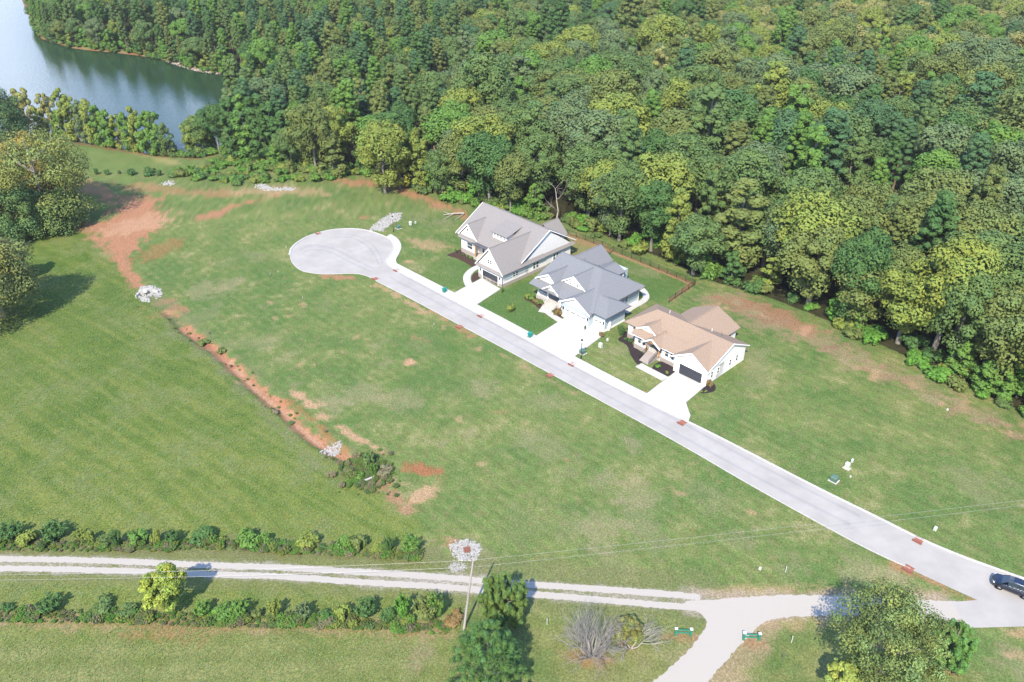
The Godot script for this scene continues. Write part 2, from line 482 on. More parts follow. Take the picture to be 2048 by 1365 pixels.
	blob(Vector2(23.11, -117.73), 0.9, 0.4, 0.2, CLAY, 0.6, 0.3, 0.5)
	# the bare brown strip between the lots and the wood
	region([Vector2(40.80, -154.38), Vector2(46.70, -156.57), Vector2(51.10, -152.28), Vector2(55.99, -146.86), Vector2(62.05, -139.86), Vector2(65.64, -133.02), Vector2(70.16, -124.92), Vector2(77.45, -116.66), Vector2(82.41, -109.18), Vector2(85.18, -105.00), Vector2(84.11, -103.04), Vector2(78.73, -108.54), Vector2(72.95, -114.46), Vector2(67.23, -122.13), Vector2(62.49, -126.80), Vector2(57.95, -133.20), Vector2(51.53, -138.13), Vector2(48.31, -141.20), Vector2(46.79, -143.28), Vector2(44.12, -149.77), Vector2(40.08, -150.76)], Color(0.25, 0.185, 0.115), 0.62, 1.4, 4.0)
	region([Vector2(42.85, -153.87), Vector2(53.11, -151.78), Vector2(60.00, -142.96), Vector2(62.47, -138.07), Vector2(59.02, -136.59), Vector2(50.86, -143.18), Vector2(44.31, -150.65)], Color(0.27, 0.13, 0.085), 0.6, 1.0, 2.0)
	for k in 60:
		var pp: Array = [Vector2(43.54, -152.02), Vector2(51.51, -145.68), Vector2(59.02, -136.59), Vector2(64.23, -129.05), Vector2(69.04, -122.09), Vector2(74.81, -114.72), Vector2(80.25, -108.23), Vector2(83.87, -104.09)]
		var q: Vector2 = pp[k % 7].lerp(pp[k % 7 + 1], rg.randf()) + N * rg.randf_range(-2.4, 2.0)
		blob(q, rg.randf_range(0.5, 2.2), rg.randf_range(0.3, 1.0), rg.randf() * TAU, [PALE_CLAY, STRAW, Color(0.25, 0.17, 0.11), Color(0.20, 0.13, 0.085), DRY][k % 5], 0.55, 0.5, 1.4)
	region([Vector2(45.41, -133.48), Vector2(49.74, -131.53), Vector2(46.94, -121.23), Vector2(42.14, -116.58), Vector2(41.91, -122.98)], DRY, 0.5, 1.5, 3.0)
	# verges of the gravel track and the hedge rows
	trail([Vector2(-76.60, -81.74), Vector2(-57.88, -81.11), Vector2(-36.68, -80.83), Vector2(-22.50, -79.88), Vector2(-12.01, -79.18)], 1.8, Color(0.155, 0.15, 0.08), 0.55, 0.8, 1.4)
	trail([Vector2(-69.51, -69.42), Vector2(-55.40, -68.16), Vector2(-39.35, -67.67), Vector2(-24.15, -67.50), Vector2(-7.70, -66.18)], 1.3, Color(0.25, 0.19, 0.10), 0.75, 0.7, 1.3)
	trail([Vector2(-65.27, -68.74), Vector2(-61.73, -69.33)], 1.2, Color(0.30, 0.22, 0.14), 0.6, 0.6, 1.0)
	trail([Vector2(-75.07, -79.08), Vector2(-49.79, -78.39), Vector2(-28.85, -77.21), Vector2(-8.31, -75.35), Vector2(8.27, -72.92), Vector2(24.31, -71.23)], 4.4, Color(0.14, 0.15, 0.065), 0.6, 1.0, 1.2)
	trail([Vector2(24.02, -71.40), Vector2(30.93, -71.89), Vector2(43.86, -71.82), Vector2(55.77, -71.02)], 0.9, PALE_CLAY, 0.5, 0.7, 1.2)
	trail([Vector2(29.32, -67.98), Vector2(33.78, -68.24), Vector2(42.55, -68.14)], 1.6, PALE_CLAY, 0.45, 0.8, 1.4)
	trail([Vector2(29.87, -67.66), Vector2(25.70, -62.53), Vector2(21.52, -57.18)], 3.6, Color(0.30, 0.22, 0.14), 0.6, 0.7, 1.2)
	# white dust beside the wheel tracks
	trail([Vector2(-80.85, -79.44), Vector2(-70.91, -79.12), Vector2(-53.26, -78.43), Vector2(-31.55, -77.06), Vector2(-13.69, -75.51), Vector2(6.32, -73.28), Vector2(24.31, -71.23)], 0.72, Color(0.29, 0.265, 0.215), 0.75, 0.35, 0.5)
	trail([Vector2(-79.71, -77.59), Vector2(-69.96, -77.37), Vector2(-52.55, -76.70), Vector2(-31.15, -75.46), Vector2(-13.50, -73.78), Vector2(6.23, -71.61), Vector2(23.99, -69.62)], 0.70, Color(0.29, 0.265, 0.215), 0.75, 0.35, 0.5)
	trail([Vector2(-80.28, -78.50), Vector2(-70.46, -78.29), Vector2(-52.88, -77.52), Vector2(-31.35, -76.26), Vector2(-13.59, -74.64), Vector2(6.28, -72.44), Vector2(24.15, -70.42)], 0.3, Color(0.25, 0.23, 0.17), 0.45, 0.3, 0.9)
	trail([Vector2(-14.94, -74.74), Vector2(-10.23, -74.25), Vector2(-5.55, -73.76), Vector2(-2.57, -73.22)], 0.7, Color(0.30, 0.275, 0.235), 0.75, 0.4, 0.6)
	trail([Vector2(23.22, -70.59), Vector2(26.60, -69.90), Vector2(31.69, -69.85), Vector2(43.11, -69.71), Vector2(54.97, -69.26)], 2.3, Color(0.30, 0.26, 0.21), 0.5, 0.5, 0.7)
	blob(Vector2(13.47, -64.10), 0.9, 0.6, 0.2, Color(0.30, 0.16, 0.09), 0.8, 0.4, 0.7)
	blob(Vector2(9.39, -62.70), 2.4, 1.3, 0.0, Color(0.26, 0.15, 0.075), 0.7, 0.6, 1.2)
	blob(Vector2(20.38, -65.34), 1.5, 0.7, 0.1, Color(0.27, 0.16, 0.09), 0.7, 0.5, 0.8)
	blob(Vector2(29.02, -64.29), 1.5, 0.7, 0.1, Color(0.27, 0.16, 0.09), 0.7, 0.5, 0.8)
	blob(Vector2(50.84, -60.20), 1.6, 0.8, 0.1, Color(0.26, 0.15, 0.085), 0.6, 0.5, 0.9)
	blob(Vector2(-11.12, -62.92), 1.2, 3.0, 0.5, Color(0.24, 0.19, 0.12), 0.5, 0.7, 1.2)
	blob(Vector2(-42.74, -66.56), 5.0, 1.3, 0.05, Color(0.22, 0.14, 0.06), 0.5, 0.7, 1.6)
	blob(Vector2(61.97, -65.19), 1.6, 0.6, 0.1, PALE_CLAY, 0.6, 0.4, 0.9)
	blob(Vector2(59.88, -61.83), 1.0, 0.6, 0.1, PALE_CLAY, 0.6, 0.4, 0.9)
	# the meadow strip by the lake
	region([Vector2(-164.35, -277.79), Vector2(-148.86, -274.36), Vector2(-128.51, -258.43), Vector2(-115.28, -249.51), Vector2(-104.48, -241.51), Vector2(-111.08, -238.47), Vector2(-132.09, -237.38), Vector2(-143.01, -244.18), Vector2(-153.21, -258.61)], Color(0.115, 0.165, 0.05), 0.75, 1.0, 1.0)
	trail([Vector2(-165.61, -278.93), Vector2(-152.83, -275.49), Vector2(-133.96, -263.57), Vector2(-118.75, -254.37), Vector2(-106.11, -246.12)], 1.6, Color(0.26, 0.235, 0.10), 0.8, 0.8, 1.4)
	# clay banks
	for zi in nz:
		for xi in nx:
			var p := Vector2(gx[xi], gz[zi])
			if p.y > -150.0:
				continue
			var d := lake_distance(p)
			if d < 7.0:
				var bank := Color(0.33, 0.14, 0.065).lerp(Color(0.34, 0.26, 0.17), clampf(0.3 + n_mid.get_noise_2d(p.x * 2.0, p.y * 2.0), 0.0, 1.0))
				gcol[zi * nx + xi] = gcol[zi * nx + xi].lerp(bank, 1.0 - smoothstep(2.5, 6.0, d + 2.0 * n_mid.get_noise_2d(p.x * 2.0, p.y * 2.0)))
	var v := PackedVector3Array()
	var n := PackedVector3Array()
	var idx := PackedInt32Array()
	v.resize(nx * nz)
	n.resize(nx * nz)
	for zi in nz:
		for xi in nx:
			v[zi * nx + xi] = G(Vector2(gx[xi], gz[zi]))
	for zi in nz:
		for xi in nx:
			var a := v[zi * nx + mini(xi + 1, nx - 1)] - v[zi * nx + maxi(xi - 1, 0)]
			var b := v[mini(zi + 1, nz - 1) * nx + xi] - v[maxi(zi - 1, 0) * nx + xi]
			n[zi * nx + xi] = b.cross(a).normalized()
	idx.resize((nx - 1) * (nz - 1) * 6)
	var q := 0
	for zi in nz - 1:
		for xi in nx - 1:
			var k := zi * nx + xi
			idx[q] = k
			idx[q + 1] = k + 1
			idx[q + 2] = k + nx + 1
			idx[q + 3] = k
			idx[q + 4] = k + nx + 1
			idx[q + 5] = k + nx
			q += 6
	var arr := []
	arr.resize(Mesh.ARRAY_MAX)
	arr[Mesh.ARRAY_VERTEX] = v
	arr[Mesh.ARRAY_NORMAL] = n
	arr[Mesh.ARRAY_COLOR] = gcol
	arr[Mesh.ARRAY_INDEX] = idx
	var m := ArrayMesh.new()
	m.add_surface_from_arrays(Mesh.PRIMITIVE_TRIANGLES, arr)
	var g := mottled("ground", Color(1, 1, 1), noise_tex(0.05, 0.74, 1.0, 11, 5, 1024), 23.0, 1.0, true)
	g.metallic_specular = 0.1
	g.detail_enabled = true
	g.detail_albedo = noise_tex(0.06, 0.76, 1.0, 12, 5, 512)
	g.detail_blend_mode = BaseMaterial3D.BLEND_MODE_MUL
	g.detail_uv_layer = BaseMaterial3D.DETAIL_UV_2
	g.uv2_triplanar = true
	g.uv2_world_triplanar = true
	g.uv2_scale = Vector3.ONE / 7.3
	m.surface_set_material(0, g)
	struct("ground", m)

func field_side(p: Vector2) -> float:   # above zero on the mown lots, below it on the hay field
	for k in border.size() - 1:
		pass
	var best := 1e9
	var side := 1.0
	for k in border.size() - 1:
		var a: Vector2 = border[k]
		var b: Vector2 = border[k + 1]
		var c := Geometry2D.get_closest_point_to_segment(p, a, b)
		var d := p.distance_squared_to(c)
		if d < best:
			best = d
			side = signf((b - a).cross(p - a))
	return -side * sqrt(best)

func make_water() -> void:
	var b := MB.new()
	var r := 1.15 * maxf(lake_hi.x - lake_lo.x, lake_hi.y - lake_lo.y)
	var cx := (lake_lo.x + lake_hi.x) * 0.5
	var cz := (lake_lo.y + lake_hi.y) * 0.5
	b.quad(Vector3(cx - r, WATER, cz - r), Vector3(cx + r, WATER, cz - r), Vector3(cx + r, WATER, cz + r), Vector3(cx - r, WATER, cz + r), Vector3.UP)
	var m := plain("lake water", lin(0.016, 0.040, 0.020), 0.05)
	m.metallic_specular = 0.42
	var nz := FastNoiseLite.new()
	nz.seed = 5
	nz.frequency = 0.03
	nz.fractal_octaves = 4
	var t := NoiseTexture2D.new()
	t.width = 512
	t.height = 512
	t.seamless = true
	t.as_normal_map = true
	t.bump_strength = 5.0
	t.noise = nz
	m.normal_enabled = true
	m.normal_texture = t
	m.normal_scale = 0.16
	m.uv1_triplanar = true
	m.uv1_world_triplanar = true
	m.uv1_scale = Vector3(1.0 / 30.0, 1.0 / 30.0, 1.0 / 17.0)
	struct("lake_water", b.mesh(m))

# ---------------------------------------------------------------- trees and shrubs
func leaf_mat(key: String, tint: Color) -> StandardMaterial3D:
	if not mats.has(key):
		var m := plain(key, tint.linear_to_srgb(), 0.75)
		m.vertex_color_use_as_albedo = true
		m.metallic_specular = 0.25
		m.backlight_enabled = true
		m.backlight = Color(0.5, 0.5, 0.5)
	return mats[key]

func dir(r: RandomNumberGenerator) -> Vector3:
	var y := r.randf_range(-1.0, 1.0)
	var a := r.randf() * TAU
	var q := sqrt(1.0 - y * y)
	return Vector3(q * cos(a), y, q * sin(a))

# lobes: [centre, radii, colour]; each is covered with single leaf sprays that face outward
func foliage(r: RandomNumberGenerator, lobes: Array, per: int, lw: float, lh: float, vary := 0.28, up := 0.35, inner := 0.55) -> MB:
	var b := MB.new()
	var total := lobes.size() * per
	b.v.resize(total * 4)
	b.n.resize(total * 4)
	b.c.resize(total * 4)
	b.i.resize(total * 6)
	var k := 0
	var q := 0
	for lb in lobes:
		var ctr: Vector3 = lb[0]
		var rad: Vector3 = lb[1]
		var base: Color = lb[2]
		for j in per:
			var d := dir(r)
			if d.y < -0.35 and r.randf() < 0.6:
				d.y = -d.y
			var p := ctr + d * rad * lerpf(inner, 1.08, sqrt(r.randf()))
			var nn := (d + dir(r) * 0.6 + Vector3(0, up, 0)).normalized()
			var a := nn.cross(dir(r)).normalized() * lw * r.randf_range(0.6, 1.35)
			var e := nn.cross(a).normalized() * lh * r.randf_range(0.6, 1.35)
			b.v[k] = p - a
			b.v[k + 1] = p + e * 0.9 + a * 0.25
			b.v[k + 2] = p + a + nn * lw * 0.25
			b.v[k + 3] = p - e + a * 0.1
			var f := 1.0 + vary * r.randf_range(-1.0, 1.0)
			var w := r.randf_range(-0.10, 0.10)
			var cc := Color(base.r * f * (1.0 + w), base.g * f, base.b * f * (1.0 - w))
			var sn := (nn * 0.5 + d * 0.75 + Vector3(0, 0.2, 0)).normalized()
			for z in 4:
				b.n[k + z] = sn
				b.c[k + z] = cc
			var flat := (b.v[k + 2] - b.v[k]).cross(b.v[k + 1] - b.v[k])
			if flat.dot(sn) > 0.0:
				b.i[q] = k; b.i[q + 1] = k + 1; b.i[q + 2] = k + 2; b.i[q + 3] = k; b.i[q + 4] = k + 2; b.i[q + 5] = k + 3
			else:
				b.i[q] = k; b.i[q + 1] = k + 2; b.i[q + 2] = k + 1; b.i[q + 3] = k; b.i[q + 4] = k + 3; b.i[q + 5] = k + 2
			k += 4
			q += 6
	return b

func vary_color(r: RandomNumberGenerator, c: Color, by: float) -> Color:
	var f := 1.0 + by * r.randf_range(-1.0, 1.0)
	var w := 0.12 * r.randf_range(-1.0, 1.0)
	return Color(c.r * f * (1.0 + w), c.g * f, c.b * f * (1.0 - w))

const OAK := Color(0.072, 0.103, 0.036)

# crowns are built at the size they have; base of the trunk at the origin
func oak_lobes(r: RandomNumberGenerator, R: float, h: float, low: float, count: int, c: Color, full := false) -> Array:
	var out := []
	var cy := h * (1.0 + low) * 0.5
	var ry := h * (1.0 - low) * 0.5
	for k in count:
		var d := dir(r)
		if d.y < -0.15 and k % 3 and not full:
			d.y = absf(d.y)
		var taper := 1.0 if d.y > -0.2 or full else 0.8
		if full and d.y < 0.0:
			var flat := Vector2(d.x, d.z).normalized() * 0.92
			d = Vector3(flat.x, d.y, flat.y)
		var reach := r.randf_range(0.58, 0.98)
		var p := Vector3(d.x * R * reach * taper, cy + d.y * ry * reach * 0.92, d.z * R * reach * taper)
		var s := R * r.randf_range(0.22, 0.42)
		out.append([p, Vector3(s, s * r.randf_range(0.7, 0.95), s), vary_color(r, c, 0.13)])
	return out

func column_lobes(r: RandomNumberGenerator, R: float, h: float, low: float, count: int, c: Color) -> Array:
	var out := []
	for k in count:
		var f := (k + r.randf()) / count
		var y := lerpf(low * h, h * 0.97, f)
		var prof := R * sqrt(maxf(0.04, 1.0 - pow(absf(f - 0.35) / 0.68, 2.2)))
		var a := r.randf() * TAU
		var q := prof * r.randf_range(0.35, 0.85)
		var s := R * r.randf_range(0.28, 0.45) * lerpf(1.0, 0.6, f)
		out.append([Vector3(cos(a) * q, y, sin(a) * q), Vector3(s, s * 0.85, s), vary_color(r, c, 0.14)])
	return out

func pine_lobes(r: RandomNumberGenerator, R: float, h: float, low: float, count: int, c: Color) -> Array:
	var out := []
	for k in count:
		var f := pow((k + r.randf()) / count, 0.85)
		var y := lerpf(low * h, h * 0.98, f)
		var prof := R * (0.16 + 0.84 * pow(1.0 - f, 0.62)) * (0.75 + 0.25 * minf(1.0, f * 5.0))
		var a := k * 2.4 + r.randf_range(-0.5, 0.5)
		var q := prof * r.randf_range(0.45, 1.0)
		var s := R * r.randf_range(0.17, 0.27)
		out.append([Vector3(cos(a) * q, y, sin(a) * q), Vector3(s, s * 0.62, s), vary_color(r, c, 0.16)])
	return out

func trunk_mesh(r: RandomNumberGenerator, h: float, rad: float, lobes: Array, limbs: int, mat: Material, lean := 0.04) -> ArrayMesh:
	var b := MB.new()
	var top := Vector3(r.randf_range(-1, 1) * lean * h, h, r.randf_range(-1, 1) * lean * h)
	var pts := [Vector3(0, -0.3, 0)]
	var radii := [rad * 1.35]
	for k in range(1, 6):
		var f := k / 5.0
		pts.append(top * f + Vector3(r.randf_range(-1, 1), 0, r.randf_range(-1, 1)) * 0.012 * h)
		radii.append(rad * (1.0 - 0.75 * f))
	b.tube(pts, radii, 7)
	for k in limbs:
		var lb: Array = lobes[r.randi() % lobes.size()]
		var p: Vector3 = lb[0]
		var y0 := clampf(p.y - Vector2(p.x, p.z).length() * 0.75, h * 0.22, h * 0.85)
		var s := top * (y0 / h)
		var mid := s.lerp(p, 0.5) + Vector3(0, -0.06 * h * r.randf(), 0)
		b.tube([s, mid, p], [rad * 0.42, rad * 0.26, rad * 0.07], 5)
	return b.mesh(mat)

func bush_lobes(r: RandomNumberGenerator, R: float, h: float, count: int, c: Color) -> Array:
	var out := []
	for k in count:
		var a := r.randf() * TAU
		var q := sqrt(r.randf()) * R * 0.72
		var y := h * (0.22 + 0.58 * r.randf() * (1.0 - 0.5 * q / R))
		var s := R * r.randf_range(0.26, 0.42)
		out.append([Vector3(cos(a) * q, y, sin(a) * q), Vector3(s, minf(s, h * 0.36), s), vary_color(r, c, 0.2)])
	return out

func branching(b: MB, r: RandomNumberGenerator, at: Vector3, d: Vector3, length: float, rad: float, depth: int, spread: float, kids: int) -> void:
	var mid := at + d * length * 0.5 + dir(r) * length * 0.06
	var end := at + d * length + dir(r) * length * 0.10
	b.tube([at, mid, end], [rad, rad * 0.8, rad * 0.55], 5 if depth > 1 else 3)
	if depth == 0:
		return
	for k in kids:
		var f := r.randf_range(0.35, 1.0)
		var p := at.lerp(mid, f * 2.0) if f < 0.5 else mid.lerp(end, f * 2.0 - 1.0)
		if k == 0:
			p = end
		var nd := (d + dir(r) * spread + Vector3(0, 0.12, 0)).normalized()
		branching(b, r, p, nd, length * r.randf_range(0.52, 0.8), rad * 0.5, depth - 1, spread, kids)

# prototypes: [crown mesh, trunk mesh, radius, height] at their built size
var protos := {}

func proto(kind: String, count: int, maker: Callable) -> void:
	protos[kind] = []
	for k in count:
		var r := RandomNumberGenerator.new()
		r.seed = hash(kind) + k * 77
		protos[kind].append(maker.call(r))

func bark(key: String, c: Color) -> StandardMaterial3D:
	return plain("bark " + key, c.linear_to_srgb(), 0.95)

func make_protos() -> void:
	var grey := bark("grey", Color(0.185, 0.168, 0.15))
	var brown := bark("brown", Color(0.16, 0.105, 0.07))
	var white := leaf_mat("leaves", Color(1, 1, 1))
	proto("oak", 6, func(r: RandomNumberGenerator) -> Array:
		var R := r.randf_range(5.6, 7.4)
		var h := r.randf_range(17.5, 21.5)
		var lb := oak_lobes(r, R, h, r.randf_range(0.06, 0.18), 54, Color(1, 1, 1))
		return [foliage(r, lb, 210, 0.23, 0.27, 0.15).mesh(white), trunk_mesh(r, h * 0.86, 0.42, lb, 7, grey), R, h])
	proto("tall", 4, func(r: RandomNumberGenerator) -> Array:
		var R := r.randf_range(3.4, 4.4)
		var h := r.randf_range(18.5, 22.5)
		var lb := column_lobes(r, R, h, 0.10, 52, Color(1, 1, 1))
		return [foliage(r, lb, 125, 0.23, 0.30, 0.18).mesh(white), trunk_mesh(r, h * 0.92, 0.32, lb, 5, grey), R, h])
	proto("pine", 5, func(r: RandomNumberGenerator) -> Array:
		var R := r.randf_range(3.2, 4.2)
		var h := r.randf_range(19.0, 23.0)
		var lb := pine_lobes(r, R, h, r.randf_range(0.36, 0.5), 56, Color(1, 1, 1))
		return [foliage(r, lb, 120, 0.15, 0.38, 0.3, 0.7).mesh(white), trunk_mesh(r, h * 0.96, 0.28, lb, 7, brown, 0.02), R, h])
	proto("young", 4, func(r: RandomNumberGenerator) -> Array:
		var R := r.randf_range(2.2, 2.9)
		var h := r.randf_range(8.0, 10.5)
		var lb := column_lobes(r, R, h, 0.05, 30, Color(1, 1, 1))
		return [foliage(r, lb, 95, 0.19, 0.25).mesh(white), trunk_mesh(r, h * 0.9, 0.13, lb, 4, grey), R, h])
	proto("bush", 6, func(r: RandomNumberGenerator) -> Array:
		var R := 1.0
		var h := r.randf_range(1.0, 1.3)
		var lb := bush_lobes(r, R, h, 15, Color(1, 1, 1))
		var st := MB.new()
		for k in 7:
			var p: Vector3 = lb[k][0]
			st.tube([Vector3(0, -0.1, 0), p * 0.5 + Vector3(0, 0.05, 0), p], [0.03, 0.02, 0.008], 4)
		return [foliage(r, lb, 60, 0.085, 0.13, 0.34, 0.5, 0.3).mesh(white), st.mesh(brown), R, h])
	proto("spiky", 4, func(r: RandomNumberGenerator) -> Array:   # upright shoots with narrow leaves
		var b := MB.new()
		var st := MB.new()
		for k in 46:
			var a := r.randf() * TAU
			var lean := sqrt(r.randf()) * 0.8
			var d := Vector3(cos(a) * lean, 1.0, sin(a) * lean).normalized()
			var ln := r.randf_range(0.75, 1.25)
			st.tube([Vector3(d.x, 0, d.z) * 0.1, d * ln], [0.015, 0.006], 3)
			var lb := []
			for z in 5:
				lb.append([d * ln * (0.35 + 0.15 * z), Vector3(0.13, 0.12, 0.13), vary_color(r, Color(1, 1, 1), 0.2)])
			var part_ := foliage(r, lb, 9, 0.045, 0.13, 0.3, 0.6, 0.2)
			var off := b.v.size()
			b.v.append_array(part_.v)
			b.n.append_array(part_.n)
			b.c.append_array(part_.c)
			for q in part_.i:
				b.i.append(q + off)
		return [b.mesh(white), st.mesh(brown), 1.0, 1.15])

const HUES := {
	"dull green": Color(0.097, 0.158, 0.051), "deep green": Color(0.066, 0.136, 0.041), "grey green": Color(0.113, 0.166, 0.072), "bright green": Color(0.105, 0.203, 0.042),
	"olive green": Color(0.131, 0.169, 0.050), "yellow green": Color(0.174, 0.221, 0.048), "golden yellow": Color(0.234, 0.233, 0.042), "pale yellow": Color(0.227, 0.233, 0.078), "rusty brown": Color(0.200, 0.140, 0.059),
	"blue green": Color(0.066, 0.136, 0.057), "orange tinged": Color(0.234, 0.190, 0.041), "greyish brown": Color(0.190, 0.173, 0.101), "fresh green": Color(0.100, 0.233, 0.039),
}

func grow(called: String, kind: String, variant: int, hue: String, at: Vector2, sx: float, sy: float, turn: float, label: String, category: String, group := "") -> Node3D:
	var p: Array = protos[kind][variant % protos[kind].size()]
	var o := thing(called, label, category, G(at), turn, group)
	o.scale = Vector3(sx, sy, sx)
	var is_tree := kind != "bush" and kind != "spiky"
	var c := part(o, "crown" if is_tree else "foliage", p[0])
	c.set_surface_override_material(0, leaf_mat("leaves " + hue, HUES[hue]))
	part(o, "trunk" if is_tree else "stem", p[1])
	return o

const ORD := ["leftmost", "second", "third", "fourth", "fifth", "sixth", "seventh", "eighth", "ninth", "tenth", "eleventh", "twelfth", "thirteenth", "fourteenth", "fifteenth", "sixteenth", "seventeenth", "eighteenth", "nineteenth", "twentieth", "twenty first", "twenty second", "twenty third", "twenty fourth", "twenty fifth", "twenty sixth", "twenty seventh", "twenty eighth", "twenty ninth", "thirtieth", "thirty first", "thirty second", "thirty third", "thirty fourth", "thirty fifth", "thirty sixth", "thirty seventh", "thirty eighth", "thirty ninth", "fortieth"]

# where a plant stands, said by what it stands next to
func place_name(p: Vector2, edge: float) -> String:
	var s := p.dot(U)
	if p.x < -40.0 and p.y < -300.0:
		return "in pine wood across lake" if lake_distance(p) > 13.0 else "on clay shore across lake"
	if p.x < -20.0 and lake_distance(p) < 13.0:
		return "beside lake cove"
	var who := "open lawn" if s < 55.0 else "brown house" if s < 84.0 else "blue house" if s < 112.0 else "grey house" if s < 140.0 else "turning circle" if s < 178.0 else "clay slope"
	return ("at wood edge behind " if edge < 11.0 else "in wood well behind " if edge < 45.0 else "in far wood behind ") + who

# every member of list has "base" (what it looks like), "place" and "p"; those that share both are told apart by their order from the left
func give_labels(list: Array) -> void:
	var sets := {}
	for e in list:
		var key: String = e.base + "|" + e.place
		if not sets.has(key):
			sets[key] = []
		sets[key].append(e)
	for key in sets:
		var of: Array = sets[key]
		of.sort_custom(func(a: Dictionary, b: Dictionary) -> bool: return a.p.x / -a.p.y < b.p.x / -b.p.y)
		for k in of.size():
			var e: Dictionary = of[k]
			if of.size() == 1:
				e["label"] = "%s %s" % [e.base, e.place]
			elif k == 0:
				e["label"] = "leftmost %s %s" % [e.base, e.place]
			elif k == of.size() - 1:
				e["label"] = "rightmost %s %s" % [e.base, e.place]
			else:
				e["label"] = "%s %s from left %s" % [ORD[mini(k, 39)], e.base, e.place]

func make_forest() -> void:
	var wood := PackedVector2Array(wood_poly)
	var eye := Vector3(0, 84, 0)   # the part of the wood that the photograph shows, with a margin
	var fwd := Vector3(0, -0.5299, -0.848)
	var upv := Vector3(0, 0.848, -0.5299)
	var pts := []
	var cells := {}
	var r := RandomNumberGenerator.new()
	r.seed = 4711
	var tries := 0
	while tries < 42000:
		tries += 1
		var p := Vector2(r.randf_range(-400.0, 400.0), -sqrt(r.randf()) * 560.0 - 40.0)
		if p.y < -592.0 or not Geometry2D.is_point_in_polygon(p, wood):
			continue
		var q := Vector3(p.x, 14.0 + H0(p), p.y) - eye
		var z := q.dot(fwd)
		if absf(q.x) > z * 0.632 * 1.10 + 10.0 or q.dot(upv) > z * 0.4213 + 8.0:
			continue
		var ed := 1e9
		for k in wood_edge - 1:
			ed = minf(ed, p.distance_squared_to(Geometry2D.get_closest_point_to_segment(p, wood[k], wood[k + 1])))
		ed = sqrt(ed)
		if ed < 0.7 or lake_distance(p) < 3.0:
			continue
		var far := -p.y
		var gap := 5.6 if ed < 7.0 else 7.6 if ed < 45.0 else 8.6
		if p.x < -30.0 and far > 240.0:
			gap = 6.4
		if far > 300.0:
			gap += 0.8
		var ok := true
		var ci := Vector2i(int(floor(p.x / 9.6)), int(floor(p.y / 9.6)))
		for dx in range(-1, 2):
			for dz in range(-1, 2):
				for w in cells.get(ci + Vector2i(dx, dz), []):
					if p.distance_to(w) < gap:
						ok = false
		for w in keep_clear:
			if p.distance_to(Vector2(w.x, w.y)) < w.z:
				ok = false
		if not ok:
			continue
		if not cells.has(ci):
			cells[ci] = []
		cells[ci].append(p)
		pts.append([p, ed, z])
	pts.sort_custom(func(a: Array, b: Array) -> bool: return a[2] < b[2])
	var list := []
	for e in pts:
		var p: Vector2 = e[0]
		var ed: float = e[1]
		var hn := n_big.get_noise_2d(p.x * 1.7 + 900.0, p.y * 1.7)
		var u := r.randf()
		var pine := 0.10 + 0.25 * clampf(n_big.get_noise_2d(p.x * 0.8 - 300.0, p.y * 0.8) * 2.0, 0.0, 1.0)
		if p.x < -25.0 and p.y < -215.0:
			pine = 0.68
		if p.x > 60.0 and p.x < 140.0 and p.y < -205.0 and p.y > -260.0:
			pine = 0.55
		var kind := "oak"
		if r.randf() < pine and ed > 4.0:
			kind = "pine"
		elif r.randf() < 0.20:
			kind = "tall"
		var hue := "dull green"
		var yellow := clampf((p.x - 40.0) / 90.0, 0.0, 1.0) * clampf((-p.y - 270.0) / 60.0, 0.0, 1.0)
		if kind == "pine":
			hue = ["deep green", "blue green", "dull green", "bright green", "olive green"][clampi(int(u * 5.0), 0, 4)]
		elif u < 0.45 * yellow:
			hue = "pale yellow" if r.randf() < 0.55 else "yellow green"
		elif hn > 0.22 and u < 0.5:
			hue = "olive green" if u < 0.30 else "yellow green"
		elif u < 0.36:
			hue = "dull green"
		elif u < 0.54:
			hue = "grey green"
		elif u < 0.62:
			hue = "deep green"
		elif u < 0.80:
			hue = "olive green"
		elif u < 0.90:
			hue = "bright green"
		elif u < 0.962:
			hue = "yellow green"
		elif u < 0.966:
			hue = "bright green"
		elif u < 0.970:
			hue = "greyish brown"
		else:
			hue = "blue green"
		var sc := r.randf_range(0.86, 1.36)
		if r.randf() < 0.14 and ed > 8.0:
			sc *= 1.3
		if ed < 7.0:
			sc *= r.randf_range(0.72, 0.95)
		if -p.y > 250.0:
			sc *= 0.84 if p.x < -30.0 else 0.98
		if p.x < -25.0 and p.y < -300.0 and lake_distance(p) < 11.0:
			sc *= 0.7
		list.append({"p": p, "ed": ed, "kind": kind, "hue": hue, "s": sc, "sy": lerpf(sc, 1.0, 0.45) * r.randf_range(0.84, 1.14), "v": r.randi() % 12, "turn": r.randf() * TAU})
	var left := {"oak": 285, "tall": 285, "pine": 285}
	var rest := []
	var near := []
	var broad := 270
	for e in list:
		if e.kind == "pine":
			left.pine -= 1
			if left.pine < 0:
				rest.append(e)
				continue
		else:
			broad -= 1
			if broad < 0:
				rest.append(e)
				continue
		var size: String = "small" if e.s < 0.95 else "big" if e.s > 1.2 else "middling"
		e["base"] = "%s %s %s" % [size, e.hue, {"oak": "broad tree", "tall": "slender tree", "pine": "pine"}[e.kind]]
		e["place"] = place_name(e.p, e.ed)
		near.append(e)
	give_labels(near)
	for e in near:
		var called: String = "pine_tree" if e.kind == "pine" else "broadleaf_tree"
		grow(called, e.kind, e.v, e.hue, e.p, e.s, e.sy, e.turn, e.label, "pine" if e.kind == "pine" else "tree", "pines of the wood" if e.kind == "pine" else "broadleaf trees of the wood")
	# the far wood: copies of a clump of three crowns
	print("forest: ", list.size(), " trees, far ", rest.size())
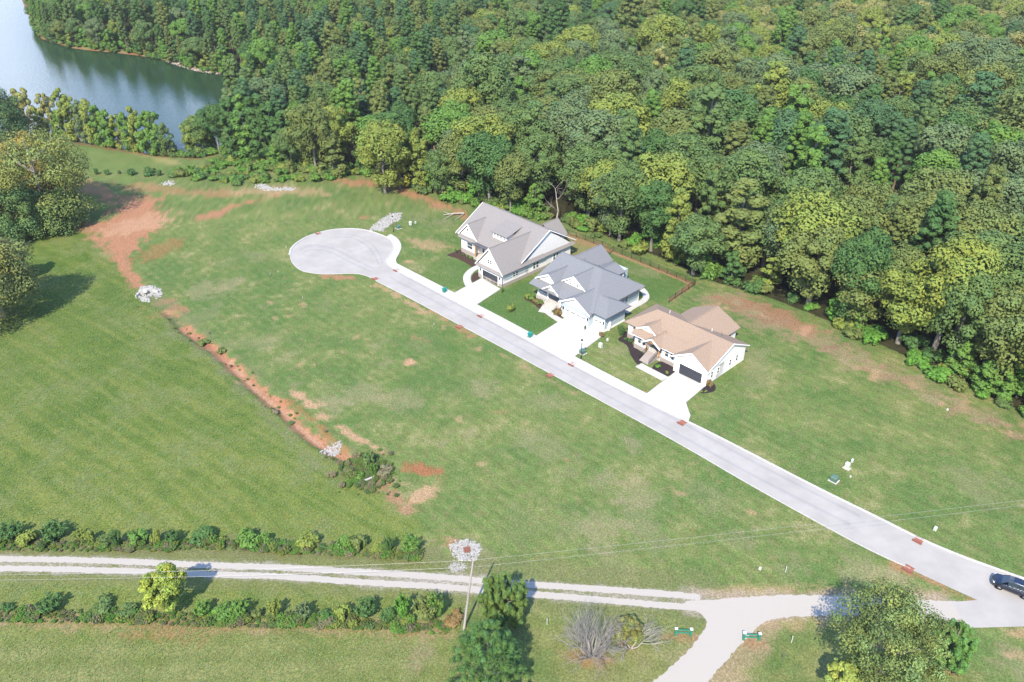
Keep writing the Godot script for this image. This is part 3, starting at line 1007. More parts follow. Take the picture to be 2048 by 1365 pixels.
	if rest.size() > 0:
		var p: Array = protos["oak"][2]
		var mm := MultiMesh.new()
		mm.transform_format = MultiMesh.TRANSFORM_3D
		mm.use_colors = true
		mm.mesh = p[0]
		mm.instance_count = rest.size()
		for k in rest.size():
			var e: Dictionary = rest[k]
			var b := Basis.from_euler(Vector3(0, e.turn, 0)).scaled(Vector3(e.s, e.sy, e.s) * (0.9 if e.kind == "oak" else 0.72))
			mm.set_instance_transform(k, Transform3D(b, G(e.p)))
			mm.set_instance_color(k, HUES[e.hue])
		var o := MultiMeshInstance3D.new()
		o.name = "far_forest"
		o.multimesh = mm
		o.set_meta("kind", "stuff")
		add_child(o)
		tag(o, "far off tree crowns of the wood running on towards the horizon", "forest")

# ---------------------------------------------------------------- houses
# A house is laid out in street measures: s along the street, y up from its ground, t away from the street.
class Plan:
	var s0 := 0.0
	var t0 := 0.0
	func p(s: float, y: float, t: float) -> Vector3:
		return Vector3(s0 - s, y, t0 - t)

var plan := Plan.new()

func hp(s: float, y: float, t: float) -> Vector3:
	return plan.p(s, y, t)

func house(called: String, label: String, s: float, t: float) -> Node3D:
	plan.s0 = s
	plan.t0 = t
	return thing(called, label, "house", G(W(s, t)), atan2(-U.x, U.y) * 0.0 - 0.80936)

func hbox(b: MB, sa: float, sb: float, ya: float, yb: float, ta: float, tb: float) -> void:
	var a := hp(sa, ya, ta)
	var c := hp(sb, yb, tb)
	b.box(a.min(c), a.max(c))

func wall(o: Node3D, sa: float, sb: float, ya: float, yb: float, ta: float, tb: float, mat: Material, called := "wall") -> void:
	var b := MB.new()
	hbox(b, sa, sb, ya, yb, ta, tb)
	part(o, called, b.mesh(mat))

# ridge along t (front to back) or along s; the numbers are those of the eaves
func roof_t(b: MB, sa: float, sb: float, ta: float, tb: float, ye: float, yr: float, sm := -1.0, thick := 0.2) -> void:
	var m := (sa + sb) * 0.5 if sm < 0.0 else sm
	b.slab([hp(sa, ye, ta), hp(m, yr, ta), hp(m, yr, tb), hp(sa, ye, tb)], thick)
	b.slab([hp(sb, ye, ta), hp(m, yr, ta), hp(m, yr, tb), hp(sb, ye, tb)], thick)
	b.box(hp(m + 0.11, yr - 0.10, tb - 0.03).min(hp(m - 0.11, yr + 0.035, ta + 0.03)), hp(m + 0.11, yr - 0.10, tb - 0.03).max(hp(m - 0.11, yr + 0.035, ta + 0.03)))

func roof_s(b: MB, sa: float, sb: float, ta: float, tb: float, ye: float, yr: float, tr: float, hip_a := 0.0, hip_b := 0.0, yb := -1.0, thick := 0.2) -> void:
	var y2 := ye if yb < 0.0 else yb
	b.slab([hp(sa, ye, ta), hp(sb, ye, ta), hp(sb - hip_b, yr, tr), hp(sa + hip_a, yr, tr)], thick)
	b.slab([hp(sa, y2, tb), hp(sb, y2, tb), hp(sb - hip_b, yr, tr), hp(sa + hip_a, yr, tr)], thick)
	if hip_a > 0.0:
		b.slab([hp(sa, ye, ta), hp(sa + hip_a, yr, tr), hp(sa, y2, tb)], thick)
	if hip_b > 0.0:
		b.slab([hp(sb, ye, ta), hp(sb - hip_b, yr, tr), hp(sb, y2, tb)], thick)
	b.box(hp(sb - hip_b - 0.05, yr - 0.10, tr + 0.11).min(hp(sa + hip_a + 0.05, yr + 0.035, tr - 0.11)), hp(sb - hip_b - 0.05, yr - 0.10, tr + 0.11).max(hp(sa + hip_a + 0.05, yr + 0.035, tr - 0.11)))

func gable_front(o: Node3D, sa: float, sb: float, t: float, ye: float, yr: float, mat: Material, depth := 0.2, sm := -1.0) -> void:
	var b := MB.new()
	var m := (sa + sb) * 0.5 if sm < 0.0 else sm
	b.prism([hp(sa, ye, t), hp(m, yr, t), hp(sb, ye, t)], hp(0, 0, depth) - hp(0, 0, 0))
	part(o, "gable", b.mesh(mat))

func rake_front(o: Node3D, sa: float, sb: float, t: float, ye: float, yr: float, mat: Material, w := 0.26, sm := -1.0) -> void:
	var m := (sa + sb) * 0.5 if sm < 0.0 else sm
	for q in [sa, sb]:
		var b := MB.new()
		b.prism([hp(q, ye - w, t - 0.03), hp(q, ye + 0.03, t - 0.03), hp(m, yr + 0.03, t - 0.03), hp(m, yr - w * 1.3, t - 0.03)], hp(0, 0, 0.09) - hp(0, 0, 0))
		part(o, "rake_board", b.mesh(mat))

func rake_side(o: Node3D, s: float, ta: float, tb: float, ye: float, yr: float, tr: float, mat: Material, yb := -1.0) -> void:
	for q in [[ta, ye], [tb, ye if yb < 0.0 else yb]]:
		var b := MB.new()
		b.prism([hp(s - 0.03, q[1] - 0.18, q[0]), hp(s - 0.03, q[1] + 0.03, q[0]), hp(s - 0.03, yr + 0.03, tr), hp(s - 0.03, yr - 0.2, tr)], hp(0.09, 0, 0) - hp(0, 0, 0))
		part(o, "rake_board", b.mesh(mat))

func window_front(o: Node3D, s: float, y: float, t: float, w: float, h: float, frame: Material, glass: Material, sides := "") -> void:
	var b := MB.new()
	for q in [[-w * 0.5 - 0.10, w * 0.5 + 0.10, h * 0.5, h * 0.5 + 0.12], [-w * 0.5 - 0.10, w * 0.5 + 0.10, -h * 0.5 - 0.12, -h * 0.5], [-w * 0.5 - 0.10, -w * 0.5, -h * 0.5, h * 0.5], [w * 0.5, w * 0.5 + 0.10, -h * 0.5, h * 0.5], [-w * 0.5, w * 0.5, -0.03, 0.03]]:
		hbox(b, s + q[0], s + q[1], y + q[2], y + q[3], t - 0.06, t + 0.02)
	var f := part(o, "window", b.mesh(frame))
	var g := MB.new()
	hbox(g, s - w * 0.5, s + w * 0.5, y - h * 0.5, y + h * 0.5, t - 0.025, t + 0.02)
	part(f, "pane", g.mesh(glass))

func window_side(o: Node3D, s: float, y: float, t: float, w: float, h: float, frame: Material, glass: Material) -> void:
	var b := MB.new()
	for q in [[-w * 0.5 - 0.10, w * 0.5 + 0.10, h * 0.5, h * 0.5 + 0.12], [-w * 0.5 - 0.10, w * 0.5 + 0.10, -h * 0.5 - 0.12, -h * 0.5], [-w * 0.5 - 0.10, -w * 0.5, -h * 0.5, h * 0.5], [w * 0.5, w * 0.5 + 0.10, -h * 0.5, h * 0.5], [-w * 0.5, w * 0.5, -0.03, 0.03]]:
		hbox(b, s - 0.06, s + 0.02, y + q[2], y + q[3], t + q[0], t + q[1])
	var f := part(o, "window", b.mesh(frame))
	var g := MB.new()
	hbox(g, s - 0.025, s + 0.02, y - h * 0.5, y + h * 0.5, t - w * 0.5, t + w * 0.5)
	part(f, "pane", g.mesh(glass))

func garage_door(o: Node3D, sa: float, sb: float, yb: float, yt: float, t: float, mat: Material, lights: Material = null, frame: Material = null) -> void:
	var trim := MB.new()
	var root: MeshInstance3D
	var rows := 4
	var st := MB.new()
	hbox(st, sa, sb, yb, yt, t + 0.03, t + 0.09)
	root = part(o, "garage_door", st.mesh(mat))
	var h := (yt - yb) / rows
	for k in rows:
		var b := MB.new()
		hbox(b, sa + 0.01, sb - 0.01, yb + k * h + 0.012, yb + (k + 1) * h - 0.012, t - 0.005, t + 0.028)
		var cells := maxi(2, int((sb - sa) / 1.25))
		for c in cells:
			var w := (sb - sa) / cells
			hbox(b, sa + c * w + 0.12, sa + (c + 1) * w - 0.12, yb + k * h + 0.12, yb + (k + 1) * h - 0.10, t - 0.02, t - 0.004)
		part(root, "door_panel", b.mesh(mat))
		if lights and k == rows - 1:
			for c in cells:
				var w := (sb - sa) / cells
				var g := MB.new()
				hbox(g, sa + c * w + 0.16, sa + (c + 1) * w - 0.16, yb + k * h + 0.15, yb + (k + 1) * h - 0.14, t - 0.03, t - 0.019)
				part(root, "pane", g.mesh(lights))
	if frame:
		for q in [[sa - 0.16, sa - 0.01, yb, yt + 0.16], [sb + 0.01, sb + 0.16, yb, yt + 0.16], [sa - 0.01, sb + 0.01, yt + 0.01, yt + 0.16]]:
			hbox(trim, q[0], q[1], q[2], q[3], t - 0.05, t + 0.03)
		part(root, "door_trim", trim.mesh(frame))

func post(o: Node3D, s: float, t: float, ya: float, yb: float, w: float, mat: Material, called := "post") -> void:
	var b := MB.new()
	hbox(b, s - w * 0.5, s + w * 0.5, ya, yb, t - w * 0.5, t + w * 0.5)
	hbox(b, s - w * 0.7, s + w * 0.7, ya, ya + w, t - w * 0.7, t + w * 0.7)
	part(o, called, b.mesh(mat))

func lantern(o: Node3D, s: float, y: float, t: float, mat: Material) -> void:
	var b := MB.new()
	hbox(b, s - 0.10, s + 0.10, y - 0.22, y + 0.22, t - 0.20, t)
	hbox(b, s - 0.14, s + 0.14, y + 0.222, y + 0.28, t - 0.23, t)
	part(o, "wall_lantern", b.mesh(mat))

func downspout(o: Node3D, s: float, t: float, ya: float, yb: float, mat: Material) -> void:
	var b := MB.new()
	hbox(b, s - 0.05, s + 0.05, ya, yb, t - 0.05, t + 0.05)
	part(o, "downspout", b.mesh(mat))

func vent_pipe(o: Node3D, s: float, y: float, t: float, mat: Material) -> void:
	var b := MB.new()
	b.tube([hp(s, y - 0.5, t), hp(s, y + 0.22, t)], [0.06, 0.06], 8)
	part(o, "vent_pipe", b.mesh(mat))

func gutter(o: Node3D, sa: float, sb: float, y: float, ta: float, tb: float, mat: Material) -> void:
	var b := MB.new()
	hbox(b, minf(sa, sb) - 0.04, maxf(sa, sb) + 0.04, y - 0.1, y + 0.02, minf(ta, tb) - 0.04, maxf(ta, tb) + 0.04)
	part(o, "gutter", b.mesh(mat))

func railing(o: Node3D, a: Vector3, b_: Vector3, h: float, mat: Material) -> void:
	var b := MB.new()
	var up := Vector3(0, h, 0)
	b.tube([a + up, b_ + up], [0.035, 0.035], 6)
	b.tube([a + up * 0.15, b_ + up * 0.15], [0.025, 0.025], 6)
	var cnt := maxi(3, int(a.distance_to(b_) / 0.14))
	for k in cnt + 1:
		var q := a.lerp(b_, float(k) / cnt)
		var w := 0.035 if k == 0 or k == cnt else 0.011
		b.tube([q, q + up], [w, w], 5)
	part(o, "railing", b.mesh(mat))

func make_houses() -> void:
	var shingle := noise_tex(0.025, 0.78, 1.0, 31, 6, 512)
	var white := mottled("white siding", lin(0.74, 0.73, 0.71), noise_tex(0.02, 0.93, 1.0, 32, 3, 256), 4.0, 0.7)
	var trim := plain("white trim", lin(0.80, 0.80, 0.79), 0.55)
	var pale_blue := mottled("pale blue siding", lin(0.40, 0.46, 0.49), noise_tex(0.02, 0.92, 1.0, 33, 3, 256), 4.0, 0.7)
	var stone := mottled("stone skirting", lin(0.50, 0.44, 0.40), noise_tex(0.12, 0.6, 1.0, 34, 3, 256), 2.0, 0.9)
	var dark := plain("charcoal door paint", lin(0.030, 0.034, 0.045), 0.5)
	var black := plain("black metal", lin(0.02, 0.02, 0.022), 0.45, 0.4)
	var glass := plain("window glass", lin(0.05, 0.065, 0.075), 0.06)
	glass.metallic_specular = 0.9
	var concrete := mats["pale concrete"] as Material
	var wood_post := plain("stained timber", lin(0.40, 0.20, 0.07), 0.7)
	var r1 := mottled("grey brown shingles", lin(0.255, 0.24, 0.232), shingle, 3.1, 0.95)
	var r2 := mottled("blue grey shingles", lin(0.205, 0.213, 0.228), shingle, 3.1, 0.95)
	var r3 := mottled("brown shingles", lin(0.325, 0.243, 0.182), shingle, 3.1, 0.95)
	var metal_roof := plain("dark standing seam metal", lin(0.10, 0.10, 0.11), 0.45, 0.3)
	var gut := plain("white gutter", lin(0.7, 0.7, 0.7), 0.5)
	var gut_dark := plain("dark gutter", lin(0.10, 0.095, 0.09), 0.5)

	# ---- the grey roofed house, left of the three
	var o := house("grey_roofed_house", "white gabled house with grey brown roof and dark garage door nearest the turning circle", 120.5, 107.7)
	wall(o, 116.6, 124.4, -0.3, 3.0, 108.0, 116.0, white)
	wall(o, 116.6, 138.4, -0.3, 3.3, 115.4, 130.2, white)
	wall(o, 132.2, 137.4, -0.3, 4.2, 114.0, 116.0, white)
	wall(o, 121.8, 127.4, -0.2, 3.0, 130.1, 133.5, white)
	for q in [[116.55, 124.45, 107.93, 116.02], [116.53, 138.47, 115.37, 130.27], [132.14, 137.46, 113.93, 116.04]]:
		wall(o, q[0], q[1], -0.3, 0.85, q[2], q[3], stone, "stone_skirting")
	var b := MB.new()
	roof_t(b, 115.9, 125.1, 107.55, 121.0, 3.4, 8.45)          # garage wing
	roof_s(b, 116.2, 139.0, 113.6, 131.6, 4.3, 9.55, 122.6)     # the long ridge
	roof_t(b, 131.4, 138.2, 113.7, 122.0, 4.35, 7.9, 134.7)        # left front gable
	roof_t(b, 121.2, 128.0, 129.0, 134.2, 3.3, 6.5)             # rear gable
	part(o, "roof", b.mesh(r1))
	b = MB.new()
	b.slab([hp(116.0, 3.45, 116.6), hp(116.0, 3.45, 131.2), hp(116.65, 4.1, 131.2), hp(116.65, 4.1, 116.6)], 0.12)
	part(o, "skirt_roof", b.mesh(r1))
	b = MB.new()
	b.slab([hp(116.2, 3.05, 107.4), hp(124.8, 3.05, 107.4), hp(124.8, 3.7, 108.1), hp(116.2, 3.7, 108.1)], 0.12)
	part(o, "skirt_roof", b.mesh(r1))
	b = MB.new()
	b.slab([hp(131.8, 3.9, 113.2), hp(137.8, 3.9, 113.2), hp(137.8, 4.6, 114.1), hp(131.8, 4.6, 114.1)], 0.12)
	part(o, "skirt_roof", b.mesh(r1))
	gable_front(o, 116.5, 124.5, 107.98, 3.4, 7.95, white)
	rake_front(o, 115.9, 125.1, 107.55, 3.25, 8.45, trim)
	gable_front(o, 132.0, 137.6, 113.95, 4.4, 7.3, white, 0.2, 134.7)
	rake_front(o, 131.4, 138.2, 113.7, 4.35, 7.9, trim, 0.26, 134.7)
	b = MB.new()
	b.prism([hp(116.58, 4.0, 115.6), hp(116.58, 4.0, 130.0), hp(116.58, 9.3, 122.6)], hp(0.2, 0, 0) - hp(0, 0, 0))
	part(o, "gable", b.mesh(white))
	b = MB.new()
	b.prism([hp(138.2, 3.2, 115.6), hp(138.2, 3.2, 130.0), hp(138.2, 9.3, 122.6)], hp(0.2, 0, 0) - hp(0, 0, 0))
	part(o, "gable", b.mesh(white))
	rake_side(o, 116.2, 113.6, 131.6, 4.3, 9.55, 122.6, trim)
	rake_side(o, 139.0, 113.6, 131.6, 4.3, 9.55, 122.6, trim)
	garage_door(o, 117.9, 123.0, 0.02, 2.3, 107.95, dark, null, trim)
	window_front(o, 120.1, 5.0, 107.95, 0.55, 1.0, trim, glass)
	window_front(o, 120.95, 5.0, 107.95, 0.55, 1.0, trim, glass)
	lantern(o, 117.35, 2.0, 107.99, black)
	lantern(o, 123.7, 2.0, 107.99, black)
	for t in [111.6, 112.5, 118.0, 119.0, 124.6, 125.6]:
		window_side(o, 116.56, 2.05, t, 0.62 if t < 113.0 else 0.75, 1.0 if t < 113.0 else 1.5, trim, glass)
	lantern(o, 134.7, 6.3, 113.97, black)
	window_front(o, 134.2, 2.3, 113.97, 1.9, 1.5, trim, glass)
	# the entrance between the gables
	b = MB.new()
	b.slab([hp(126.2, 3.95, 113.0), hp(132.6, 3.95, 113.0), hp(132.6, 5.05, 117.6), hp(126.2, 5.05, 117.6)], 0.14)
	part(o, "porch_roof", b.mesh(metal_roof))
	wall(o, 124.4, 132.2, -0.2, 0.45, 113.3, 115.4, concrete, "porch_floor")
	post(o, 131.6, 113.4, 0.45, 3.85, 0.22, wood_post)
	post(o, 126.6, 113.4, 0.45, 3.85, 0.22, wood_post)
	b = MB.new()
	hbox(b, 128.6, 129.7, 0.46, 2.7, 115.30, 115.42)
	part(o, "front_door", b.mesh(wood_post))
	window_front(o, 130.9, 1.9, 115.38, 0.8, 1.5, trim, glass)
	b = MB.new()   # the long dormer
	hbox(b, 123.8, 128.5, 5.2, 7.35, 116.2, 119.5)
	part(o, "dormer", b.mesh(white))
	b = MB.new()
	b.slab([hp(123.4, 7.35, 115.8), hp(128.9, 7.35, 115.8), hp(128.9, 8.75, 121.3), hp(123.4, 8.75, 121.3)], 0.15)
	part(o, "dormer_roof", b.mesh(r1))
	for k in 4:
		window_front(o, 124.55 + k * 1.07, 6.75, 116.18, 0.6, 0.6, trim, glass)
	downspout(o, 116.5, 107.9, 0.0, 3.2, gut_dark)
	downspout(o, 132.1, 113.85, 0.0, 4.2, gut_dark)
	gutter(o, 115.85, 115.85, 3.2, 107.6, 114.8, gut_dark)
	vent_pipe(o, 127.0, 8.6, 125.0, gut_dark)

	# ---- the blue grey roofed house, in the middle
	o = house("blue_roofed_house", "pale blue house with blue grey roof and white three car garage, middle of the row", 94.0, 108.0)
	wall(o, 91.0, 98.4, -0.3, 3.5, 108.0, 114.0, pale_blue)
	wall(o, 87.9, 91.3, -0.3, 3.6, 109.2, 115.6, pale_blue)
	wall(o, 91.2, 107.6, -0.3, 3.6, 112.4, 124.0, pale_blue)
	wall(o, 98.6, 107.0, -0.3, 3.4, 123.6, 129.4, pale_blue)
	wall(o, 98.3, 100.6, -0.3, 3.5, 109.6, 112.6, white)
	for q in [[90.95, 98.45, 107.94, 114.05], [87.84, 91.35, 109.14, 115.66], [91.14, 107.66, 112.33, 124.06]]:
		wall(o, q[0], q[1], -0.3, 0.5, q[2], q[3], trim, "base_board")
	b = MB.new()
	roof_s(b, 90.2, 108.4, 108.2, 124.9, 3.75, 7.75, 118.4, 6.6, 0.0, 3.95)   # main, hipped at its right end
	roof_t(b, 90.4, 99.0, 107.4, 116.0, 3.45, 5.9)                             # garage gable
	b.slab([hp(87.1, 3.75, 108.6), hp(91.6, 3.75, 108.6), hp(93.0, 5.3, 113.0), hp(90.2, 5.3, 113.0)], 0.2)
	b.slab([hp(87.1, 3.75, 108.6), hp(90.2, 5.3, 113.0), hp(90.2, 5.3, 113.4), hp(87.1, 3.75, 116.4)], 0.2)
	b.slab([hp(87.1, 3.75, 116.4), hp(90.2, 5.3, 113.4), hp(93.5, 5.2, 113.4), hp(93.5, 3.75, 116.4)], 0.2)
	roof_t(b, 101.8, 108.1, 109.8, 118.0, 4.65, 6.75, 104.4)                            # left porch gable
	roof_t(b, 99.9, 104.6, 108.3, 114.0, 3.9, 5.5)                              # entrance gable
	roof_t(b, 95.2, 102.6, 111.7, 118.0, 5.2, 7.62)                             # big dormer
	roof_t(b, 103.0, 110.6, 120.0, 129.6, 3.7, 6.5)                             # rear gable
	roof_t(b, 97.6, 103.4, 122.0, 127.4, 3.75, 5.0)                             # rear porch
	part(o, "roof", b.mesh(r2))
	gable_front(o, 91.0, 98.4, 107.98, 3.3, 5.5, trim)
	rake_front(o, 90.4, 99.0, 107.4, 3.45, 5.9, trim)
	gable_front(o, 95.7, 102.1, 112.0, 5.0, 7.2, trim)
	rake_front(o, 95.2, 102.6, 111.7, 5.2, 7.62, trim)
	gable_front(o, 101.9, 107.7, 110.3, 4.5, 6.4, trim, 0.2, 104.4)
	rake_front(o, 101.8, 108.1, 109.8, 4.65, 6.75, trim, 0.26, 104.4)
	gable_front(o, 100.4, 104.1, 108.8, 3.8, 5.1, trim)
	rake_front(o, 99.9, 104.6, 108.3, 3.9, 5.5, trim)
	# trusses of the gables
	for q in [[91.6, 97.8, 107.9, 3.55, 5.2], [101.8, 107.0, 110.2, 4.6, 6.1]]:
		b = MB.new()
		var m: float = (q[0] + q[1]) * 0.5
		hbox(b, q[0], q[1], q[3], q[3] + 0.16, q[2] - 0.12, q[2] - 0.02)
		hbox(b, m - 0.08, m + 0.08, q[3] + 0.17, q[4], q[2] - 0.12, q[2] - 0.02)
		for e in [-1.0, 1.0]:
			b.prism([hp(m, q[3] + 0.3, q[2] - 0.1), hp(m, q[3] + 0.5, q[2] - 0.1), hp(m + e * 1.3, q[3] + 1.05, q[2] - 0.1), hp(m + e * 1.4, q[3] + 0.9, q[2] - 0.1)], hp(0, 0, 0.06) - hp(0, 0, 0))
		part(o, "gable_truss", b.mesh(white))
	for k in 3:
		window_front(o, 97.9 + k * 0.95, 5.75, 111.98, 0.36, 0.75, trim, glass)
	garage_door(o, 91.7, 97.4, 0.02, 2.25, 107.95, trim, glass, trim)
	garage_door(o, 88.35, 90.6, 0.02, 2.25, 109.15, trim, glass, trim)
	for q in [[91.3, 107.98], [97.95, 107.98], [88.1, 109.18]]:
		lantern(o, q[0], 2.1, q[1], black)
	b = MB.new()
	hbox(b, 87.55, 87.92, 0.4, 1.9, 110.6, 110.9)
	hbox(b, 87.5, 87.92, 0.2, 0.9, 110.2, 110.62)
	part(o, "meter_box", b.mesh(trim))
	wall(o, 98.6, 107.7, -0.3, 0.75, 109.8, 112.6, concrete, "porch_floor")
	for s in [107.4, 104.6, 101.0]:
		post(o, s, 110.2, 0.75, 4.5 if s > 104.0 else 3.9, 0.26, trim)
	railing(o, hp(107.4, 0.75, 110.1), hp(104.7, 0.75, 110.1), 0.95, trim)
	railing(o, hp(107.5, 0.75, 110.2), hp(107.5, 0.75, 112.3), 0.95, trim)
	for k in 4:
		wall(o, 101.4, 103.6, -0.2, 0.75 - 0.18 * (k + 1), 109.8 - 0.34 * (k + 1), 109.82 - 0.34 * k, concrete, "step")
	b = MB.new()
	hbox(b, 101.9, 103.0, 0.76, 2.9, 112.30, 112.42)
	part(o, "front_door", b.mesh(dark))
	window_front(o, 105.8, 2.1, 112.38, 1.6, 1.5, trim, glass)
	window_front(o, 99.5, 2.2, 109.58, 1.2, 1.4, trim, glass)
	window_side(o, 91.16, 2.3, 120.0, 0.9, 1.2, trim, glass)
	post(o, 98.0, 127.0, 0.0, 3.6, 0.24, trim)
	post(o, 103.0, 127.0, 0.0, 3.6, 0.24, trim)
	gutter(o, 87.05, 87.05, 3.7, 108.6, 116.4, gut_dark)
	gutter(o, 90.15, 90.15, 3.75, 116.5, 124.9, gut_dark)
	downspout(o, 87.8, 109.1, 0.0, 3.6, gut)
	downspout(o, 91.1, 124.0, 0.0, 3.7, gut)
	vent_pipe(o, 99.0, 7.2, 120.0, gut_dark)
	vent_pipe(o, 104.0, 6.7, 121.0, gut_dark)

	# ---- the brown roofed house, right of the three
	o = house("brown_roofed_house", "white house with tan brown roof, timber entrance gable and dark garage door", 66.0, 107.6)
	wall(o, 62.5, 69.6, -0.4, 3.1, 107.6, 113.0, white)
	wall(o, 62.5, 83.2, -0.4, 3.2, 110.9, 120.0, white)
	wall(o, 69.5, 73.3, -0.4, 3.1, 108.7, 111.2, white)
	wall(o, 76.7, 79.9, -0.4, 3.1, 108.9, 111.2, white)
	wall(o, 67.4, 77.4, -0.4, 3.2, 119.8, 124.4, white)
	for q in [[69.45, 73.36, 108.64, 111.3], [76.64, 79.96, 108.84, 111.3], [80.0, 83.26, 110.84, 120.06]]:
		wall(o, q[0], q[1], -0.4, 0.75, q[2], q[3], stone, "stone_skirting")
	b = MB.new()
	b.slab([hp(69.0, 3.3, 110.3), hp(83.9, 3.3, 110.3), hp(79.5, 6.05, 114.9), hp(69.0, 6.05, 114.9)], 0.2)
	b.slab([hp(62.1, 3.3, 120.7), hp(83.9, 3.3, 120.7), hp(79.5, 6.05, 114.9), hp(62.1, 6.05, 114.9)], 0.2)
	b.slab([hp(83.9, 3.3, 110.3), hp(79.5, 6.05, 114.9), hp(83.9, 3.3, 120.7)], 0.2)
	b.slab([hp(62.1, 3.36, 107.76), hp(69.1, 3.36, 107.76), hp(69.1, 6.04, 114.85), hp(62.1, 6.04, 114.85)], 0.2)
	b.slab([hp(62.1, 3.21, 107.2), hp(66.0, 5.6, 107.2), hp(66.0, 5.6, 113.6)], 0.2)
	b.slab([hp(70.1, 3.2, 107.2), hp(66.0, 5.6, 107.2), hp(66.0, 5.6, 113.6), hp(70.1, 3.2, 113.6)], 0.2)
	b.slab([hp(69.2, 3.2, 108.1), hp(80.4, 3.2, 108.1), hp(80.4, 4.35, 111.0), hp(69.2, 4.35, 111.0)], 0.2)
	roof_t(b, 75.2, 80.4, 109.5, 115.0, 3.75, 5.25, 77.6)
	roof_t(b, 72.9, 77.1, 107.4, 112.0, 3.1, 4.45)
	roof_t(b, 66.8, 78.0, 115.2, 124.9, 3.3, 5.88)
	part(o, "roof", b.mesh(r3))
	gable_front(o, 62.5, 69.7, 107.58, 3.0, 5.25, white, 0.2, 66.0)
	rake_front(o, 62.1, 70.1, 107.2, 3.2, 5.6, trim, 0.26, 66.0)
	gable_front(o, 75.5, 80.1, 109.8, 3.6, 5.0, white, 0.2, 77.6)
	rake_front(o, 75.2, 80.4, 109.5, 3.75, 5.25, trim, 0.26, 77.6)
	gable_front(o, 73.2, 76.8, 107.9, 3.1, 4.2, wood_post)
	rake_front(o, 72.9, 77.1, 107.4, 3.1, 4.45, trim)
	b = MB.new()
	b.prism([hp(62.48, 3.0, 110.4), hp(62.48, 3.0, 120.2), hp(62.48, 5.85, 114.9)], hp(0.2, 0, 0) - hp(0, 0, 0))
	b.prism([hp(62.46, 3.0, 107.7), hp(62.46, 3.0, 114.9), hp(62.46, 5.8, 114.86)], hp(0.2, 0, 0) - hp(0, 0, 0))
	part(o, "gable", b.mesh(white))
	rake_side(o, 62.1, 107.4, 120.7, 3.25, 6.05, 114.9, trim)
	garage_door(o, 63.4, 68.3, 0.02, 2.25, 107.55, dark, null, trim)
	for s in [70.9, 72.1]:
		window_front(o, s, 2.1, 108.68, 0.75, 1.4, trim, glass)
	for s in [77.7, 78.7]:
		window_front(o, s, 2.0, 108.88, 0.7, 1.4, trim, glass)
	window_front(o, 81.6, 2.1, 110.88, 0.7, 1.4, trim, glass)
	for t in [109.2, 111.2, 115.0, 117.2]:
		window_side(o, 62.46, 1.85, t, 0.62, 1.25, trim, glass)
	window_side(o, 67.36, 2.1, 122.2, 0.8, 1.3, trim, glass)
	wall(o, 73.3, 76.7, -0.4, 1.15, 108.4, 110.9, concrete, "porch_floor")
	post(o, 73.5, 108.1, 0.9, 3.2, 0.2, wood_post)
	post(o, 76.5, 108.1, 0.9, 3.2, 0.2, wood_post)
	for k in 7:
		wall(o, 74.0, 76.2, -0.3, 1.15 - 0.155 * (k + 1), 108.4 - 0.36 * (k + 1), 108.42 - 0.36 * k, stone, "step")
	for s in [73.95, 76.25]:
		railing(o, hp(s, 1.15, 108.4), hp(s, 0.05, 105.8), 0.95, black)
	b = MB.new()
	hbox(b, 74.3, 75.3, 1.16, 3.05, 110.82, 110.92)
	part(o, "front_door", b.mesh(dark))
	window_front(o, 76.0, 2.2, 110.88, 0.5, 1.5, trim, glass)
	downspout(o, 62.4, 107.5, 0.0, 3.1, gut)
	gutter(o, 69.3, 80.3, 3.1, 108.06, 108.06, gut)
	vent_pipe(o, 68.3, 5.5, 117.0, gut)
	vent_pipe(o, 65.8, 5.9, 116.4, gut_dark)
	vent_pipe(o, 77.6, 5.9, 116.3, gut)

	# ---- a far white house beyond the wood, only its end shows
	plan.s0 = 0.0
	plan.t0 = 0.0

# ---------------------------------------------------------------- road furniture and small things
func stone_mesh(sd: int, mat: Material) -> ArrayMesh:
	var r := RandomNumberGenerator.new()
	r.seed = sd
	var b := MB.new()
	var rings := []
	for k in 3:
		var ring := []
		for s in 6:
			var a := TAU * s / 6.0 + 0.3 * k
			var q: float = [0.75, 1.0, 0.6][k] * r.randf_range(0.75, 1.15)
			ring.append(Vector3(cos(a) * q, [-0.4, 0.15, 0.62][k] + r.randf_range(-0.1, 0.1), sin(a) * q))
		rings.append(ring)
	b.loft(rings)
	return b.mesh(mat)

func riprap(called: String, label: String, spots: Array, size: float, mat: Material) -> void:
	var mm := MultiMesh.new()
	mm.transform_format = MultiMesh.TRANSFORM_3D
	mm.use_colors = true
	mm.mesh = stone_mesh(hash(called), mat)
	mm.instance_count = spots.size()
	for k in spots.size():
		var s := size * rg.randf_range(0.55, 1.3)
		var b := Basis.from_euler(Vector3(rg.randf_range(-0.4, 0.4), rg.randf() * TAU, rg.randf_range(-0.4, 0.4))).scaled(Vector3(s, s * 0.75, s * rg.randf_range(0.7, 1.1)))
		mm.set_instance_transform(k, Transform3D(b, G(spots[k], 0.02)))
		var f := rg.randf_range(0.7, 1.0)
		mm.set_instance_color(k, Color(f, f, f * rg.randf_range(0.95, 1.0)))
	var o := MultiMeshInstance3D.new()
	o.name = numbered(called)
	o.multimesh = mm
	add_child(o)
	tag(o, label, "stones")
	o.set_meta("kind", "stuff")

